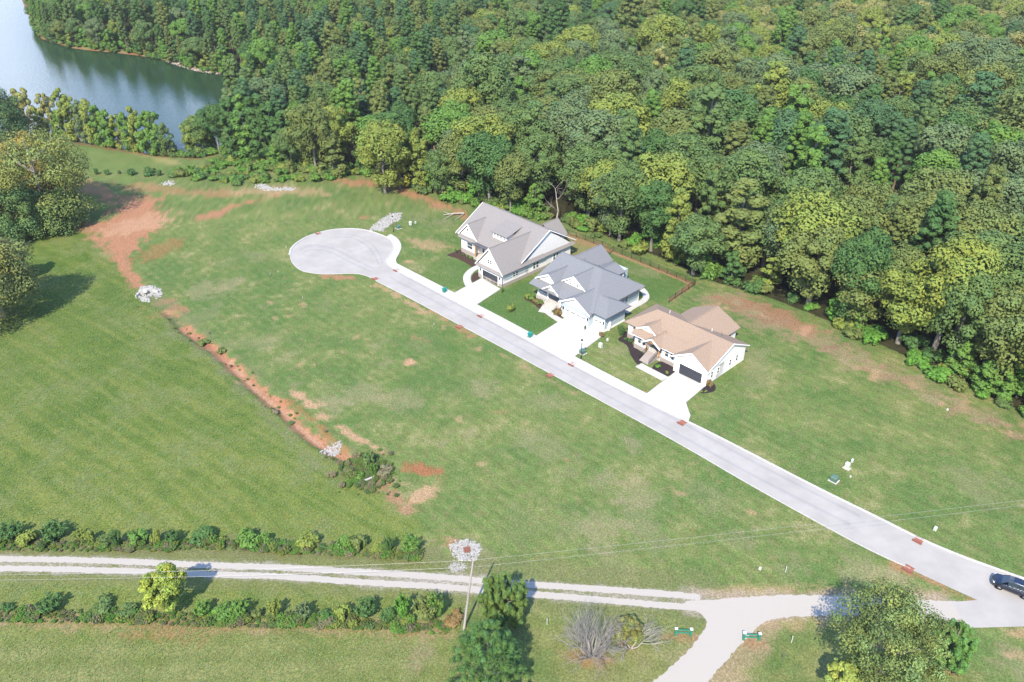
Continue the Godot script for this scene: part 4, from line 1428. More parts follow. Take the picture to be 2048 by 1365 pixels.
func scatter_in(poly: Array, gap: float) -> Array:
	var pp := PackedVector2Array(poly)
	var lo := pp[0]
	var hi := pp[0]
	for p in pp:
		lo = lo.min(p)
		hi = hi.max(p)
	var out := []
	var cnt := int((hi.x - lo.x) * (hi.y - lo.y) / (gap * gap))
	for k in cnt:
		var p := Vector2(rg.randf_range(lo.x, hi.x), rg.randf_range(lo.y, hi.y))
		var q := p + Vector2(rg.randf_range(-1, 1), rg.randf_range(-1, 1)) * gap * 2.0
		if Geometry2D.is_point_in_polygon(q, pp):
			out.append(p)
	return out

func make_grate(at: Vector2, turn: float, label: String) -> void:
	var o := thing("storm_grate", label, "storm drain", G(at, 0.02), turn, "rust brown storm grates along the street")
	var iron := plain("rusty iron", lin(0.20, 0.075, 0.05), 0.75, 0.2)
	var b := MB.new()
	b.box(Vector3(-0.55, 0, -0.42), Vector3(0.55, 0.03, 0.42))
	b.box(Vector3(-0.6, 0.031, -0.46), Vector3(0.6, 0.11, -0.38))
	b.box(Vector3(-0.6, 0.031, 0.38), Vector3(0.6, 0.11, 0.46))
	part(o, "frame", b.mesh(iron))
	for k in 7:
		b = MB.new()
		b.box(Vector3(-0.5 + k * 0.15, 0.032, -0.36), Vector3(-0.42 + k * 0.15, 0.08, 0.36))
		part(o, "bar", b.mesh(plain("worn rusty iron", lin(0.34, 0.13, 0.085), 0.75, 0.1)))
	b = MB.new()
	b.box(Vector3(-0.62, 0.0, 0.47), Vector3(0.62, 0.2, 0.78))
	part(o, "inlet_hood", b.mesh(iron))

func make_bin(at: Vector2, turn: float, label: String) -> void:
	var o := thing("wheeled_bin", label, "trash bin", G(at, 0.03), turn, "teal wheeled bins by the driveways")
	var teal := plain("teal plastic", lin(0.0, 0.19, 0.15), 0.45)
	var rings := []
	for q in [[0.0, 0.25, 0.28], [0.12, 0.28, 0.33], [0.95, 0.33, 0.40]]:
		rings.append([Vector3(-q[1], q[0] + 0.06, -q[2]), Vector3(q[1], q[0] + 0.06, -q[2]), Vector3(q[1], q[0] + 0.06, q[2]), Vector3(-q[1], q[0] + 0.06, q[2])])
	var b := MB.new()
	b.loft(rings)
	part(o, "body", b.mesh(teal))
	b = MB.new()
	b.loft([[Vector3(-0.36, 1.015, -0.44), Vector3(0.36, 1.015, -0.44), Vector3(0.36, 1.015, 0.46), Vector3(-0.36, 1.015, 0.46)], [Vector3(-0.30, 1.12, -0.36), Vector3(0.30, 1.12, -0.36), Vector3(0.30, 1.09, 0.40), Vector3(-0.30, 1.09, 0.40)]])
	part(o, "lid", b.mesh(teal))
	b = MB.new()
	b.tube([Vector3(-0.3, 1.0, 0.5), Vector3(0.3, 1.0, 0.5)], [0.03, 0.03], 6)
	part(o, "handle", b.mesh(teal))
	for s in [-1.0, 1.0]:
		b = MB.new()
		b.tube([Vector3(s * 0.26, 0.13, 0.34), Vector3(s * 0.34, 0.13, 0.34)], [0.13, 0.13], 12)
		part(o, "wheel", b.mesh(plain("black rubber", lin(0.02, 0.02, 0.02), 0.85)))

func make_box_cabinet(called: String, at: Vector2, turn: float, size: Vector3, c: Material, pad: Material, label: String, category: String) -> void:
	var o := thing(called, label, category, G(at, 0.0), turn)
	var b := MB.new()
	var h := size * 0.5
	if pad:
		b.box(Vector3(-h.x - 0.18, -0.1, -h.z - 0.18), Vector3(h.x + 0.18, 0.08, h.z + 0.18))
		part(o, "pad", b.mesh(pad))
	b = MB.new()
	b.loft([[Vector3(-h.x, 0.081, -h.z), Vector3(h.x, 0.081, -h.z), Vector3(h.x, 0.081, h.z), Vector3(-h.x, 0.081, h.z)], [Vector3(-h.x, size.y * 0.86, -h.z), Vector3(h.x, size.y * 0.86, -h.z), Vector3(h.x, size.y * 0.86, h.z), Vector3(-h.x, size.y * 0.86, h.z)], [Vector3(-h.x * 0.85, size.y, -h.z * 0.9), Vector3(h.x * 0.85, size.y, -h.z * 0.9), Vector3(h.x * 0.85, size.y, h.z * 0.7), Vector3(-h.x * 0.85, size.y, h.z * 0.7)]])
	part(o, "body", b.mesh(c))
	b = MB.new()
	b.box(Vector3(-h.x * 0.86, 0.16, h.z + 0.002), Vector3(-0.015, size.y * 0.8, h.z + 0.03))
	b.box(Vector3(0.015, 0.16, h.z + 0.002), Vector3(h.x * 0.86, size.y * 0.8, h.z + 0.03))
	part(o, "door", b.mesh(c))

func make_lamp_post(at: Vector2, label: String) -> void:
	var o := thing("street_lamp", label, "street lamp", G(at), 0.4, "black lamp posts")
	var black := plain("black metal", lin(0.02, 0.02, 0.022), 0.45, 0.4)
	var b := MB.new()
	b.tube([Vector3(0, -0.1, 0), Vector3(0, 0.5, 0), Vector3(0, 0.55, 0), Vector3(0, 3.6, 0)], [0.13, 0.11, 0.065, 0.05], 10)
	part(o, "pole", b.mesh(black))
	b = MB.new()
	b.tube([Vector3(0, 3.6, 0), Vector3(0, 3.75, 0), Vector3(0, 4.15, 0)], [0.07, 0.15, 0.2], 8)
	part(o, "lamp_glass", b.mesh(plain("frosted lamp glass", lin(0.5, 0.5, 0.48), 0.3)))
	b = MB.new()
	b.tube([Vector3(0, 4.151, 0), Vector3(0, 4.2, 0), Vector3(0, 4.42, 0), Vector3(0, 4.55, 0)], [0.25, 0.23, 0.06, 0.01], 8)
	part(o, "lamp_cap", b.mesh(black))

func make_entrance_fence(at: Vector2, turn: float, label: String) -> void:
	var o := thing("entrance_fence", label, "fence", G(at), turn, "green post and rail pieces flanking the gravel drive")
	var green := plain("green paint", lin(0.02, 0.17, 0.11), 0.6)
	var white := plain("white trim", lin(0.80, 0.80, 0.79), 0.55)
	for s in [-1.0, 1.0]:
		var b := MB.new()
		b.box(Vector3(s * 0.92 - 0.13, -0.2, -0.13), Vector3(s * 0.92 + 0.13, 1.25, 0.13))
		var p := part(o, "post", b.mesh(green))
		b = MB.new()
		b.loft([[Vector3(s * 0.92 - 0.17, 1.251, -0.17), Vector3(s * 0.92 + 0.17, 1.251, -0.17), Vector3(s * 0.92 + 0.17, 1.251, 0.17), Vector3(s * 0.92 - 0.17, 1.251, 0.17)], [Vector3(s * 0.92 - 0.17, 1.32, -0.17), Vector3(s * 0.92 + 0.17, 1.32, -0.17), Vector3(s * 0.92 + 0.17, 1.32, 0.17), Vector3(s * 0.92 - 0.17, 1.32, 0.17)], [Vector3(s * 0.92 - 0.03, 1.45, -0.03), Vector3(s * 0.92 + 0.03, 1.45, -0.03), Vector3(s * 0.92 + 0.03, 1.45, 0.03), Vector3(s * 0.92 - 0.03, 1.45, 0.03)]])
		part(p, "post_cap", b.mesh(white))
	for y in [0.45, 0.95]:
		var b := MB.new()
		b.box(Vector3(-0.78, y, -0.05), Vector3(0.78, y + 0.14, 0.05))
		part(o, "rail", b.mesh(green))

func make_iron_fence(line: Array, h: float, label: String) -> void:
	var black := plain("black metal", lin(0.02, 0.02, 0.022), 0.45, 0.4)
	var o := thing("iron_fence", label, "fence", G(line[0]), 0.0, "black iron garden fences")
	for k in line.size() - 1:
		var a: Vector2 = line[k]
		var c: Vector2 = line[k + 1]
		var bays := maxi(1, int(a.distance_to(c) / 2.4))
		for j in bays:
			var p := G(a.lerp(c, float(j) / bays)) - o.position
			var q := G(a.lerp(c, float(j + 1) / bays)) - o.position
			var b := MB.new()
			b.tube([p + Vector3(0, -0.2, 0), p + Vector3(0, h + 0.12, 0)], [0.05, 0.05], 4)
			part(o, "post", b.mesh(black))
			b = MB.new()
			for y in [0.12, h * 0.82, h]:
				b.tube([p + Vector3(0, y, 0), q + Vector3(0, y, 0)], [0.022, 0.022], 4)
			part(o, "rail", b.mesh(black))
			b = MB.new()
			for m in range(1, 18):
				var u := p.lerp(q, m / 18.0)
				b.tube([u + Vector3(0, 0.04, 0), u + Vector3(0, h + 0.04, 0)], [0.013, 0.013], 3)
			part(o, "pickets", b.mesh(black)).set_meta("kind", "stuff")

func wheel_at(o: Node3D, at: Vector3, r: float, w: float) -> void:
	var rub := plain("black rubber", lin(0.02, 0.02, 0.02), 0.85)
	var b := MB.new()
	var z := signf(at.z)
	b.tube([at - Vector3(0, 0, z * w), at - Vector3(0, 0, z * w * 0.9), at - Vector3(0, 0, z * 0.03), at, at - Vector3(0, 0, z * 0.02)], [r * 0.9, r, r, r * 0.93, r * 0.68], 20)
	var t := part(o, "wheel", b.mesh(rub))
	b = MB.new()
	b.tube([at - Vector3(0, 0, z * 0.06), at - Vector3(0, 0, z * 0.055), at - Vector3(0, 0, z * 0.02)], [0.02, r * 0.67, r * 0.67], 20)
	for k in 5:
		var a := TAU * k / 5.0
		b.tube([at, at + Vector3(cos(a), sin(a), 0) * r * 0.62], [0.05, 0.03], 4)
	part(t, "rim", b.mesh(plain("alloy", lin(0.45, 0.45, 0.47), 0.3, 0.9)))

func make_car(at: Vector2, turn: float) -> void:
	var o := thing("parked_car", "dark navy sport utility car with silver roof rails standing in the street mouth", "car", G(at, 0.03), turn)
	var paint_ := plain("navy paint", lin(0.008, 0.012, 0.028), 0.18, 0.3)
	paint_.clearcoat_enabled = true
	paint_.clearcoat = 1.0
	paint_.clearcoat_roughness = 0.04
	var glass := plain("car glass", lin(0.02, 0.035, 0.05), 0.05)
	glass.metallic_specular = 0.9
	var black := plain("black trim", lin(0.015, 0.015, 0.016), 0.6)
	var chrome := plain("bright metal", lin(0.6, 0.6, 0.62), 0.2, 1.0)
	# stations along the car, front at -x: x, half width, bottom, belt height
	var rings := []
	for q in [[-2.42, 0.62, 0.42, 0.74], [-2.34, 0.80, 0.32, 0.86], [-2.05, 0.93, 0.26, 0.98], [-1.2, 0.97, 0.24, 1.07], [-0.6, 0.97, 0.24, 1.12], [0.6, 0.98, 0.24, 1.14], [1.6, 0.98, 0.24, 1.17], [2.15, 0.94, 0.28, 1.16], [2.38, 0.86, 0.36, 1.10], [2.44, 0.78, 0.45, 1.0]]:
		var w: float = q[1]
		rings.append([Vector3(q[0], q[2], -w * 0.9), Vector3(q[0], q[2] + 0.15, -w), Vector3(q[0], q[3] - 0.22, -w), Vector3(q[0], q[3] - 0.04, -w * 0.93), Vector3(q[0], q[3], -w * 0.8), Vector3(q[0], q[3] + 0.03, 0), Vector3(q[0], q[3], w * 0.8), Vector3(q[0], q[3] - 0.04, w * 0.93), Vector3(q[0], q[3] - 0.22, w), Vector3(q[0], q[2] + 0.15, w), Vector3(q[0], q[2], w * 0.9)])
	var b := MB.new()
	b.loft(rings)
	part(o, "body", b.mesh(paint_))
	rings = []
	for q in [[-1.40, 0.80, 1.06, 1.10], [-0.70, 0.78, 1.10, 1.58], [-0.2, 0.77, 1.10, 1.68], [1.3, 0.76, 1.12, 1.68], [1.9, 0.74, 1.14, 1.62], [2.3, 0.72, 1.12, 1.17]]:
		var w: float = q[1]
		var u := lerpf(1.0, 0.82, clampf((q[3] - q[2]) / 0.55, 0.0, 1.0))
		rings.append([Vector3(q[0], q[2], -w), Vector3(q[0], q[3] - 0.05, -w * u), Vector3(q[0], q[3], -w * u * 0.9), Vector3(q[0], q[3], w * u * 0.9), Vector3(q[0], q[3] - 0.05, w * u), Vector3(q[0], q[2], w)])
	b = MB.new()
	b.loft(rings)
	part(o, "windows", b.mesh(glass))
	b = MB.new()
	b.loft([[Vector3(-0.66, 1.60, -0.62), Vector3(-0.66, 1.62, 0), Vector3(-0.66, 1.60, 0.62)], [Vector3(-0.2, 1.70, -0.62), Vector3(-0.2, 1.72, 0), Vector3(-0.2, 1.70, 0.62)], [Vector3(1.3, 1.70, -0.61), Vector3(1.3, 1.72, 0), Vector3(1.3, 1.70, 0.61)], [Vector3(1.95, 1.63, -0.58), Vector3(1.95, 1.65, 0), Vector3(1.95, 1.63, 0.58)]], false)
	part(o, "roof_panel", b.mesh(paint_))
	for s in [-1.0, 1.0]:
		b = MB.new()
		b.tube([Vector3(-0.2, 1.70, s * 0.6), Vector3(0.1, 1.77, s * 0.6), Vector3(1.4, 1.77, s * 0.59), Vector3(1.8, 1.70, s * 0.57)], [0.025, 0.03, 0.03, 0.025], 6)
		part(o, "roof_rail", b.mesh(chrome))
		for x in [[-1.33, -0.71, 1.10, 1.58], [0.55, 0.5, 1.14, 1.68], [1.62, 1.55, 1.16, 1.65]]:
			b = MB.new()
			b.tube([Vector3(x[0], x[2], s * 0.81), Vector3(x[1], x[3] - 0.03, s * 0.655)], [0.045, 0.045], 5)
			part(o, "pillar", b.mesh(paint_))
		b = MB.new()
		b.loft([[Vector3(-0.75, 1.12, s * 0.95), Vector3(-0.62, 1.12, s * 0.95), Vector3(-0.62, 1.27, s * 0.95), Vector3(-0.75, 1.27, s * 0.95)], [Vector3(-0.72, 1.14, s * 1.14), Vector3(-0.64, 1.14, s * 1.14), Vector3(-0.64, 1.25, s * 1.14), Vector3(-0.72, 1.25, s * 1.14)]])
		part(o, "mirror", b.mesh(paint_))
		b = MB.new()
		b.loft([[Vector3(-2.37, 0.72, s * 0.48), Vector3(-2.37, 0.84, s * 0.48), Vector3(-2.30, 0.86, s * 0.82), Vector3(-2.30, 0.74, s * 0.84)], [Vector3(-2.43, 0.70, s * 0.46), Vector3(-2.41, 0.80, s * 0.46), Vector3(-2.10, 0.92, s * 0.93), Vector3(-2.12, 0.76, s * 0.95)]])
		part(o, "headlight", b.mesh(plain("lamp glass", lin(0.6, 0.62, 0.65), 0.1)))
		b = MB.new()
		b.box(Vector3(2.36, 0.82, s * 0.70 - 0.14), Vector3(2.47, 1.02, s * 0.70 + 0.14))
		part(o, "tail_light", b.mesh(plain("red lamp glass", lin(0.3, 0.01, 0.01), 0.2)))
		b = MB.new()
		b.tube([Vector3(-0.9, 1.13, s * 0.90), Vector3(0.6, 1.16, s * 0.915), Vector3(2.0, 1.18, s * 0.89)], [0.016, 0.016, 0.012], 4)
		part(o, "belt_moulding", b.mesh(chrome))
		for x in [-1.48, 1.42]:
			b = MB.new()
			b.tube([Vector3(x, 0.36, s * 0.80), Vector3(x, 0.36, s * 0.985)], [0.43, 0.43], 20)
			part(o, "wheel_arch", b.mesh(black))
			wheel_at(o, Vector3(x, 0.36, s * 1.02), 0.36, 0.24)
		for x in [-0.25, 0.95]:
			b = MB.new()
			b.box(Vector3(x, 0.93, s * 0.985 - 0.02), Vector3(x + 0.2, 0.96, s * 0.985 + 0.02))
			part(o, "door_handle", b.mesh(chrome))
	b = MB.new()
	b.box(Vector3(-2.46, 0.5, -0.42), Vector3(-2.38, 0.72, 0.42))
	part(o, "grille", b.mesh(black))

func wire(a: Vector3, c: Vector3, sag: float, label: String, mat: Material) -> void:
	var pts := []
	var rad := []
	for k in 17:
		var f := k / 16.0
		pts.append(a.lerp(c, f) - Vector3(0, sag * 4.0 * f * (1.0 - f), 0))
		rad.append(0.016)
	var b := MB.new()
	b.tube(pts, rad, 4)
	tag(part(self, "power_line", b.mesh(mat)), label, "power line", "overhead wires")

func shrub(kind: String, hue: String, q: Vector4, label: String, group := "", category := "shrub") -> void:
	var p: Array = protos[kind][absi(hash(label)) % protos[kind].size()]
	var R: float = p[2]
	var h: float = p[3]
	var name_ := "tree" if category == "tree" else "shrub"
	grow(name_, kind, absi(hash(label)) % 97, hue, Vector2(q.x, q.y), q.z * 0.5 / R * 1.05, q.w / h, fmod(absf(float(hash(label))), 6.28), label, category, group)

func bare_tree(called: String, at: Vector2, h: float, spread: float, kids: int, stems: int, depth: int, label: String, c: Color, seed_: int, lean := Vector3.ZERO) -> Node3D:
	var r := RandomNumberGenerator.new()
	r.seed = seed_
	var o := thing(called, label, "tree", G(at))
	var m := plain("dead wood %s" % c.to_html(), c.linear_to_srgb(), 0.9)
	var b := MB.new()
	for k in stems:
		var a := TAU * k / stems + r.randf()
		var out := 0.0 if stems == 1 else r.randf_range(0.25, 0.95)
		var d := (Vector3(cos(a) * out, 1.0, sin(a) * out) + lean).normalized()
		branching(b, r, Vector3(0, -0.1, 0), d, h * (0.5 if stems == 1 else 0.40), 0.02 * h if stems == 1 else 0.015 * h, depth, spread, kids)
	part(o, "branches", b.mesh(m))
	return o

# ---------------------------------------------------------------- the place
var wood_poly := []
var wood_edge := 0
var border := []
var keep_clear := []
var lane := PackedVector2Array()

func make_sky() -> void:
	var env := Environment.new()
	env.background_mode = Environment.BG_SKY
	var sky := Sky.new()
	var sm := ProceduralSkyMaterial.new()
	sm.sky_top_color = Color(0.34, 0.47, 0.66)
	sm.sky_horizon_color = Color(0.82, 0.84, 0.86)
	sm.sky_curve = 0.10
	sm.ground_bottom_color = Color(0.20, 0.24, 0.15)
	sm.ground_horizon_color = Color(0.55, 0.62, 0.62)
	sm.sky_energy_multiplier = 1.3
	sm.sun_angle_max = 8.0
	var im := Image.create(1024, 512, false, Image.FORMAT_RGBA8)
	var nz := FastNoiseLite.new()
	nz.seed = 21
	nz.frequency = 1.5
	nz.fractal_octaves = 5
	for y in 256:
		var el := PI * 0.5 - PI * (y + 0.5) / 512.0
		for x in 1024:
			var az := TAU * (x + 0.5) / 1024.0
			var d := Vector3(cos(el) * sin(az), sin(el), cos(el) * cos(az))
			var p := d / (absf(d.y) + 0.35)
			var w := smoothstep(0.12, 0.5, nz.get_noise_3d(p.x, p.y * 0.7, p.z)) * smoothstep(0.0, 0.06, d.y)
			im.set_pixel(x, y, Color(0.86, 0.86, 0.88, w * 0.8))
	sm.sky_cover = ImageTexture.create_from_image(im)
	sky.sky_material = sm
	env.sky = sky
	env.tonemap_mode = Environment.TONE_MAPPER_LINEAR
	env.tonemap_exposure = 2.15
	env.sdfgi_enabled = true
	env.ssao_enabled = true
	env.ssil_enabled = true
	env.fog_enabled = FOG > 0.0
	env.fog_density = FOG
	env.fog_light_color = Color(0.92, 0.93, 0.94)
	var we := WorldEnvironment.new()
	we.name = "world"
	we.environment = env
	add_child(we)

const FOG := 0.00007

func _ready() -> void:
	var cam := Camera3D.new()
	cam.name = "camera"
	cam.position = Vector3(0, 84, 0)
	cam.rotation_degrees = Vector3(-32, 0, 0)
	cam.fov = 45.69
	cam.near = 1.0
	cam.far = 2500.0
	add_child(cam)
	make_sky()
	var sun := DirectionalLight3D.new()
	sun.name = "sun"
	sun.light_color = Color(1.0, 0.95, 0.87)
	sun.light_energy = 1.4
	sun.light_angular_distance = 0.6
	sun.shadow_enabled = true
	add_child(sun)
	sun.look_at_from_position(Vector3.ZERO, Vector3(0.19, -0.731, -0.656))
	rg.seed = 20240917
	for q in [[n_big, 0.018, 1], [n_mid, 0.085, 2], [n_fine, 0.42, 3]]:
		q[0].frequency = q[1]
		q[0].seed = q[2]
		q[0].fractal_octaves = 3

	lake_poly = PackedVector2Array([Vector2(-283.27, -259.04), Vector2(-229.14, -275.78), Vector2(-199.94, -279.06), Vector2(-173.09, -281.24), Vector2(-158.03, -275.52), Vector2(-141.29, -268.88), Vector2(-126.86, -262.48), Vector2(-113.33, -257.28), Vector2(-101.20, -255.16), Vector2(-97.55, -260.13), Vector2(-97.41, -270.65), Vector2(-100.40, -291.46), Vector2(-105.73, -317.87), Vector2(-113.99, -355.26), Vector2(-120.19, -359.61), Vector2(-125.62, -359.63), Vector2(-131.60, -361.40), Vector2(-138.01, -364.97), Vector2(-145.28, -369.51), Vector2(-153.82, -377.91), Vector2(-162.34, -385.66), Vector2(-177.45, -394.71), Vector2(-189.02, -399.91), Vector2(-197.53, -403.08), Vector2(-207.37, -406.30), Vector2(-218.37, -411.75), Vector2(-231.16, -423.04), Vector2(-242.87, -432.48), Vector2(-254.20, -449.90), Vector2(-272.13, -479.95), Vector2(-300.42, -527.18), Vector2(-358.70, -627.61), Vector2(-489.93, -652.01), Vector2(-637.94, -652.01)])
	lake_lo = lake_poly[0]
	lake_hi = lake_poly[0]
	for p in lake_poly:
		lake_lo = lake_lo.min(p)
		lake_hi = lake_hi.max(p)
	ditch = smooth_line([Vector2(-79.96, -157.03), Vector2(-76.11, -153.24), Vector2(-71.82, -148.27), Vector2(-66.75, -141.87), Vector2(-63.37, -138.81), Vector2(-59.97, -135.45), Vector2(-56.96, -132.77), Vector2(-54.60, -129.83), Vector2(-51.02, -125.74), Vector2(-47.60, -121.84), Vector2(-44.37, -118.27), Vector2(-40.71, -114.38), Vector2(-37.72, -110.96), Vector2(-34.65, -107.54), Vector2(-31.16, -103.98), Vector2(-28.54, -101.87), Vector2(-25.87, -99.56), Vector2(-23.75, -97.32), Vector2(-22.22, -95.52)], 2.0)
	border = [Vector2(-148.58, -239.73), Vector2(-129.95, -216.99), Vector2(-116.00, -199.04), Vector2(-99.30, -178.75), Vector2(-81.73, -158.73), Vector2(-71.05, -146.11), Vector2(-59.89, -135.83), Vector2(-48.33, -122.84), Vector2(-40.82, -114.83), Vector2(-34.88, -107.81), Vector2(-29.74, -103.05), Vector2(-25.91, -99.81), Vector2(-22.22, -95.52), Vector2(-17.54, -90.35), Vector2(-13.07, -83.02), Vector2(-10.51, -77.79)]
	lane = PackedVector2Array([Vector2(-80.28, -78.50), Vector2(-70.46, -78.29), Vector2(-52.88, -77.52), Vector2(-31.35, -76.26), Vector2(-13.59, -74.64), Vector2(6.28, -72.44), Vector2(24.15, -70.42)])
	wood_poly = [Vector2(101.76, -87.50), Vector2(94.92, -96.00), Vector2(85.88, -108.13), Vector2(83.02, -112.04), Vector2(78.38, -118.67), Vector2(72.90, -127.10), Vector2(69.21, -132.20), Vector2(63.25, -140.44), Vector2(59.49, -144.65), Vector2(53.11, -151.78), Vector2(46.60, -156.10), Vector2(42.02, -160.55), Vector2(35.64, -169.42), Vector2(29.54, -176.19), Vector2(24.40, -182.15), Vector2(18.48, -188.44), Vector2(12.39, -193.12), Vector2(6.70, -197.28), Vector2(-3.22, -202.78), Vector2(-11.44, -206.26), Vector2(-17.19, -210.87), Vector2(-24.71, -217.27), Vector2(-32.71, -224.81), Vector2(-42.42, -231.02), Vector2(-51.75, -233.00), Vector2(-61.02, -234.10), Vector2(-71.00, -237.83), Vector2(-81.11, -241.16), Vector2(-91.29, -249.21), Vector2(-96.31, -255.10)]
	wood_edge = wood_poly.size()
	wood_poly += [Vector2(-94.67, -263.18), Vector2(-98.07, -288.40), Vector2(-103.77, -317.85), Vector2(-111.35, -352.70), Vector2(-120.95, -362.24), Vector2(-132.73, -364.95), Vector2(-146.54, -373.20), Vector2(-163.80, -389.63), Vector2(-179.08, -398.85), Vector2(-199.38, -407.37), Vector2(-220.45, -416.20), Vector2(-245.29, -437.33), Vector2(-261.94, -463.13), Vector2(-299.21, -527.18), Vector2(-358.70, -627.61)]
	wood_poly += [Vector2(-420, -600), Vector2(430, -600), Vector2(430, -60)]
	for q in [Vector2(-18.92, -221.85), Vector2(11.68, -197.12), Vector2(26.57, -183.88), Vector2(33.52, -177.21), Vector2(43.56, -171.89)]:
		keep_clear.append(Vector3(q.x, q.y, 3.4))
	keep_clear.append(Vector3(Vector2(226.34, -523.55).x, Vector2(226.34, -523.55).y, 24.0))

	var concrete := mottled("pale concrete", lin(0.50, 0.49, 0.465), noise_tex(0.05, 0.80, 1.0, 41, 4, 256), 5.0, 0.85)
	var asphalt := mottled("worn asphalt", lin(0.322, 0.306, 0.286), noise_tex(0.012, 0.93, 1.0, 42, 4, 512), 37.0, 0.92)
	var gravel := mottled("white gravel", lin(0.47, 0.435, 0.385), noise_tex(0.16, 0.70, 1.0, 43, 5, 512), 6.0, 0.95)
	var mulch := mottled("brown mulch", lin(0.10, 0.062, 0.05), noise_tex(0.2, 0.5, 1.0, 44, 4, 256), 2.5, 1.0)
	var dark_mulch := mottled("dark mulch", lin(0.055, 0.042, 0.045), noise_tex(0.2, 0.5, 1.0, 45, 4, 256), 2.5, 1.0)

	make_ground()
	make_water()
	make_roads(concrete, asphalt, gravel, mulch, dark_mulch)
	make_houses()
	make_protos()
	make_forest()
	make_plants()
	make_things(concrete, asphalt)

func make_roads(concrete: Material, asphalt: Material, gravel: Material, mulch: Material, dark_mulch: Material) -> void:
	# the turning circle and the street, one outline
	var left := smooth_line([Vector2(-53.91, -177.50), Vector2(-52.44, -173.28), Vector2(-49.72, -169.17), Vector2(-47.15, -167.53), Vector2(-44.19, -166.67), Vector2(-40.36, -166.56), Vector2(-36.69, -166.72), Vector2(-34.13, -165.88), Vector2(-32.17, -164.30), Vector2(-30.02, -161.99), Vector2(-21.92, -153.92), Vector2(-14.29, -146.01), Vector2(-6.92, -138.49), Vector2(7.04, -124.03), Vector2(25.24, -104.99), Vector2(36.16, -92.76), Vector2(44.03, -84.31), Vector2(49.20, -79.12), Vector2(53.25, -75.72), Vector2(57.09, -72.49), Vector2(59.64, -70.40)], 1.2)
	var right := smooth_line([Vector2(-53.91, -177.50), Vector2(-54.36, -180.97), Vector2(-53.87, -184.22), Vector2(-52.28, -187.84), Vector2(-50.13, -190.28), Vector2(-47.28, -192.11), Vector2(-44.08, -192.97), Vector2(-40.31, -192.85), Vector2(-36.86, -191.46), Vector2(-34.14, -189.47), Vector2(-31.67, -187.20), Vector2(-30.29, -185.32), Vector2(-29.36, -182.88), Vector2(-29.07, -179.64), Vector2(-29.40, -176.50), Vector2(-29.92, -174.01), Vector2(-29.23, -171.53), Vector2(-27.24, -168.81), Vector2(-13.45, -153.93), Vector2(-2.45, -142.19), Vector2(17.76, -120.37), Vector2(31.44, -107.18), Vector2(38.07, -100.37), Vector2(46.42, -91.70), Vector2(52.75, -85.51), Vector2(56.97, -81.28), Vector2(61.00, -78.04), Vector2(64.30, -75.84), Vector2(68.04, -73.54), Vector2(72.70, -71.47)], 1.2)
	var outline := PackedVector2Array(left)
	outline.append_array(PackedVector2Array([Vector2(56.19, -70.12), Vector2(56.35, -66.07), Vector2(65.31, -66.27), Vector2(73.25, -67.17)]))
	var back := right.duplicate()
	back.reverse()
	outline.append_array(back.slice(0, back.size() - 1))
	sheet("street", outline, 0.024, asphalt)
	var rubber := mottled("tyre marked asphalt", lin(0.285, 0.276, 0.268), noise_tex(0.012, 0.93, 1.0, 42, 4, 512), 37.0, 0.92)
	var tm := MB.new()
	for q in [[[Vector2(-32.28, -167.38), Vector2(-38.44, -172.88), Vector2(-44.30, -178.65), Vector2(-49.52, -180.25), Vector2(-50.98, -177.99)], 0.28], [[Vector2(-32.20, -169.21), Vector2(-38.21, -175.08), Vector2(-44.25, -180.97), Vector2(-49.84, -182.91), Vector2(-51.86, -179.74)], 0.28], [[Vector2(-31.33, -171.32), Vector2(-33.90, -178.34), Vector2(-36.76, -183.41), Vector2(-40.63, -187.17), Vector2(-44.56, -187.91)], 0.22], [[Vector2(-30.49, -172.11), Vector2(-32.80, -179.17), Vector2(-35.82, -184.58), Vector2(-40.13, -188.71), Vector2(-44.40, -189.79)], 0.22], [[Vector2(-27.88, -164.69), Vector2(-13.13, -149.00), Vector2(7.16, -127.10), Vector2(23.47, -109.83), Vector2(36.83, -95.40), Vector2(48.25, -84.15)], 0.3], [[Vector2(-25.80, -166.42), Vector2(-11.11, -150.71), Vector2(9.14, -128.99), Vector2(25.50, -111.95), Vector2(38.89, -97.39), Vector2(50.29, -85.85)], 0.3]]:
		ribbon(tm, smooth_line(q[0], 1.0), -q[1], q[1], 0.029, 0.03)
	struct("tyre_marks", tm.mesh(rubber))
	var b := MB.new()
	ribbon(b, left.slice(0, left.size() - 6), -0.02, -0.14, 0.10, 0.0, 0.12)
	struct("kerb", b.mesh(concrete))
	b = MB.new()
	ribbon(b, right, 0.02, 0.2, 0.12, 0.0, 0.14)
	struct("kerb", b.mesh(concrete))
	b = MB.new()
	ribbon(b, right, -0.28, 0.0, 0.030)
	struct("gutter", b.mesh(concrete))
	# the pavement along the houses
	var walk_in := [Vector2(-31.71, -187.52), Vector2(-30.16, -185.32), Vector2(-29.23, -182.88), Vector2(-28.95, -179.64), Vector2(-29.28, -176.50), Vector2(-29.80, -174.00), Vector2(-29.11, -171.53), Vector2(-27.14, -168.93), Vector2(-13.47, -154.16), Vector2(-2.46, -142.40), Vector2(17.78, -120.53), Vector2(29.81, -108.73)]
	var walk_out := [Vector2(-30.89, -189.05), Vector2(-28.93, -186.50), Vector2(-27.69, -183.43), Vector2(-27.18, -180.16), Vector2(-27.38, -176.73), Vector2(-27.67, -174.22), Vector2(-27.32, -172.29), Vector2(-26.33, -170.91), Vector2(-13.70, -157.67), Vector2(-2.50, -145.73), Vector2(18.90, -122.46), Vector2(30.54, -110.85)]
	var wi := smooth_line(walk_in, 0.8)
	var wo := smooth_line(walk_out, 0.8)
	wo.reverse()
	wi.append_array(wo)
	sheet("pavement", wi, 0.105, concrete, 0.12)
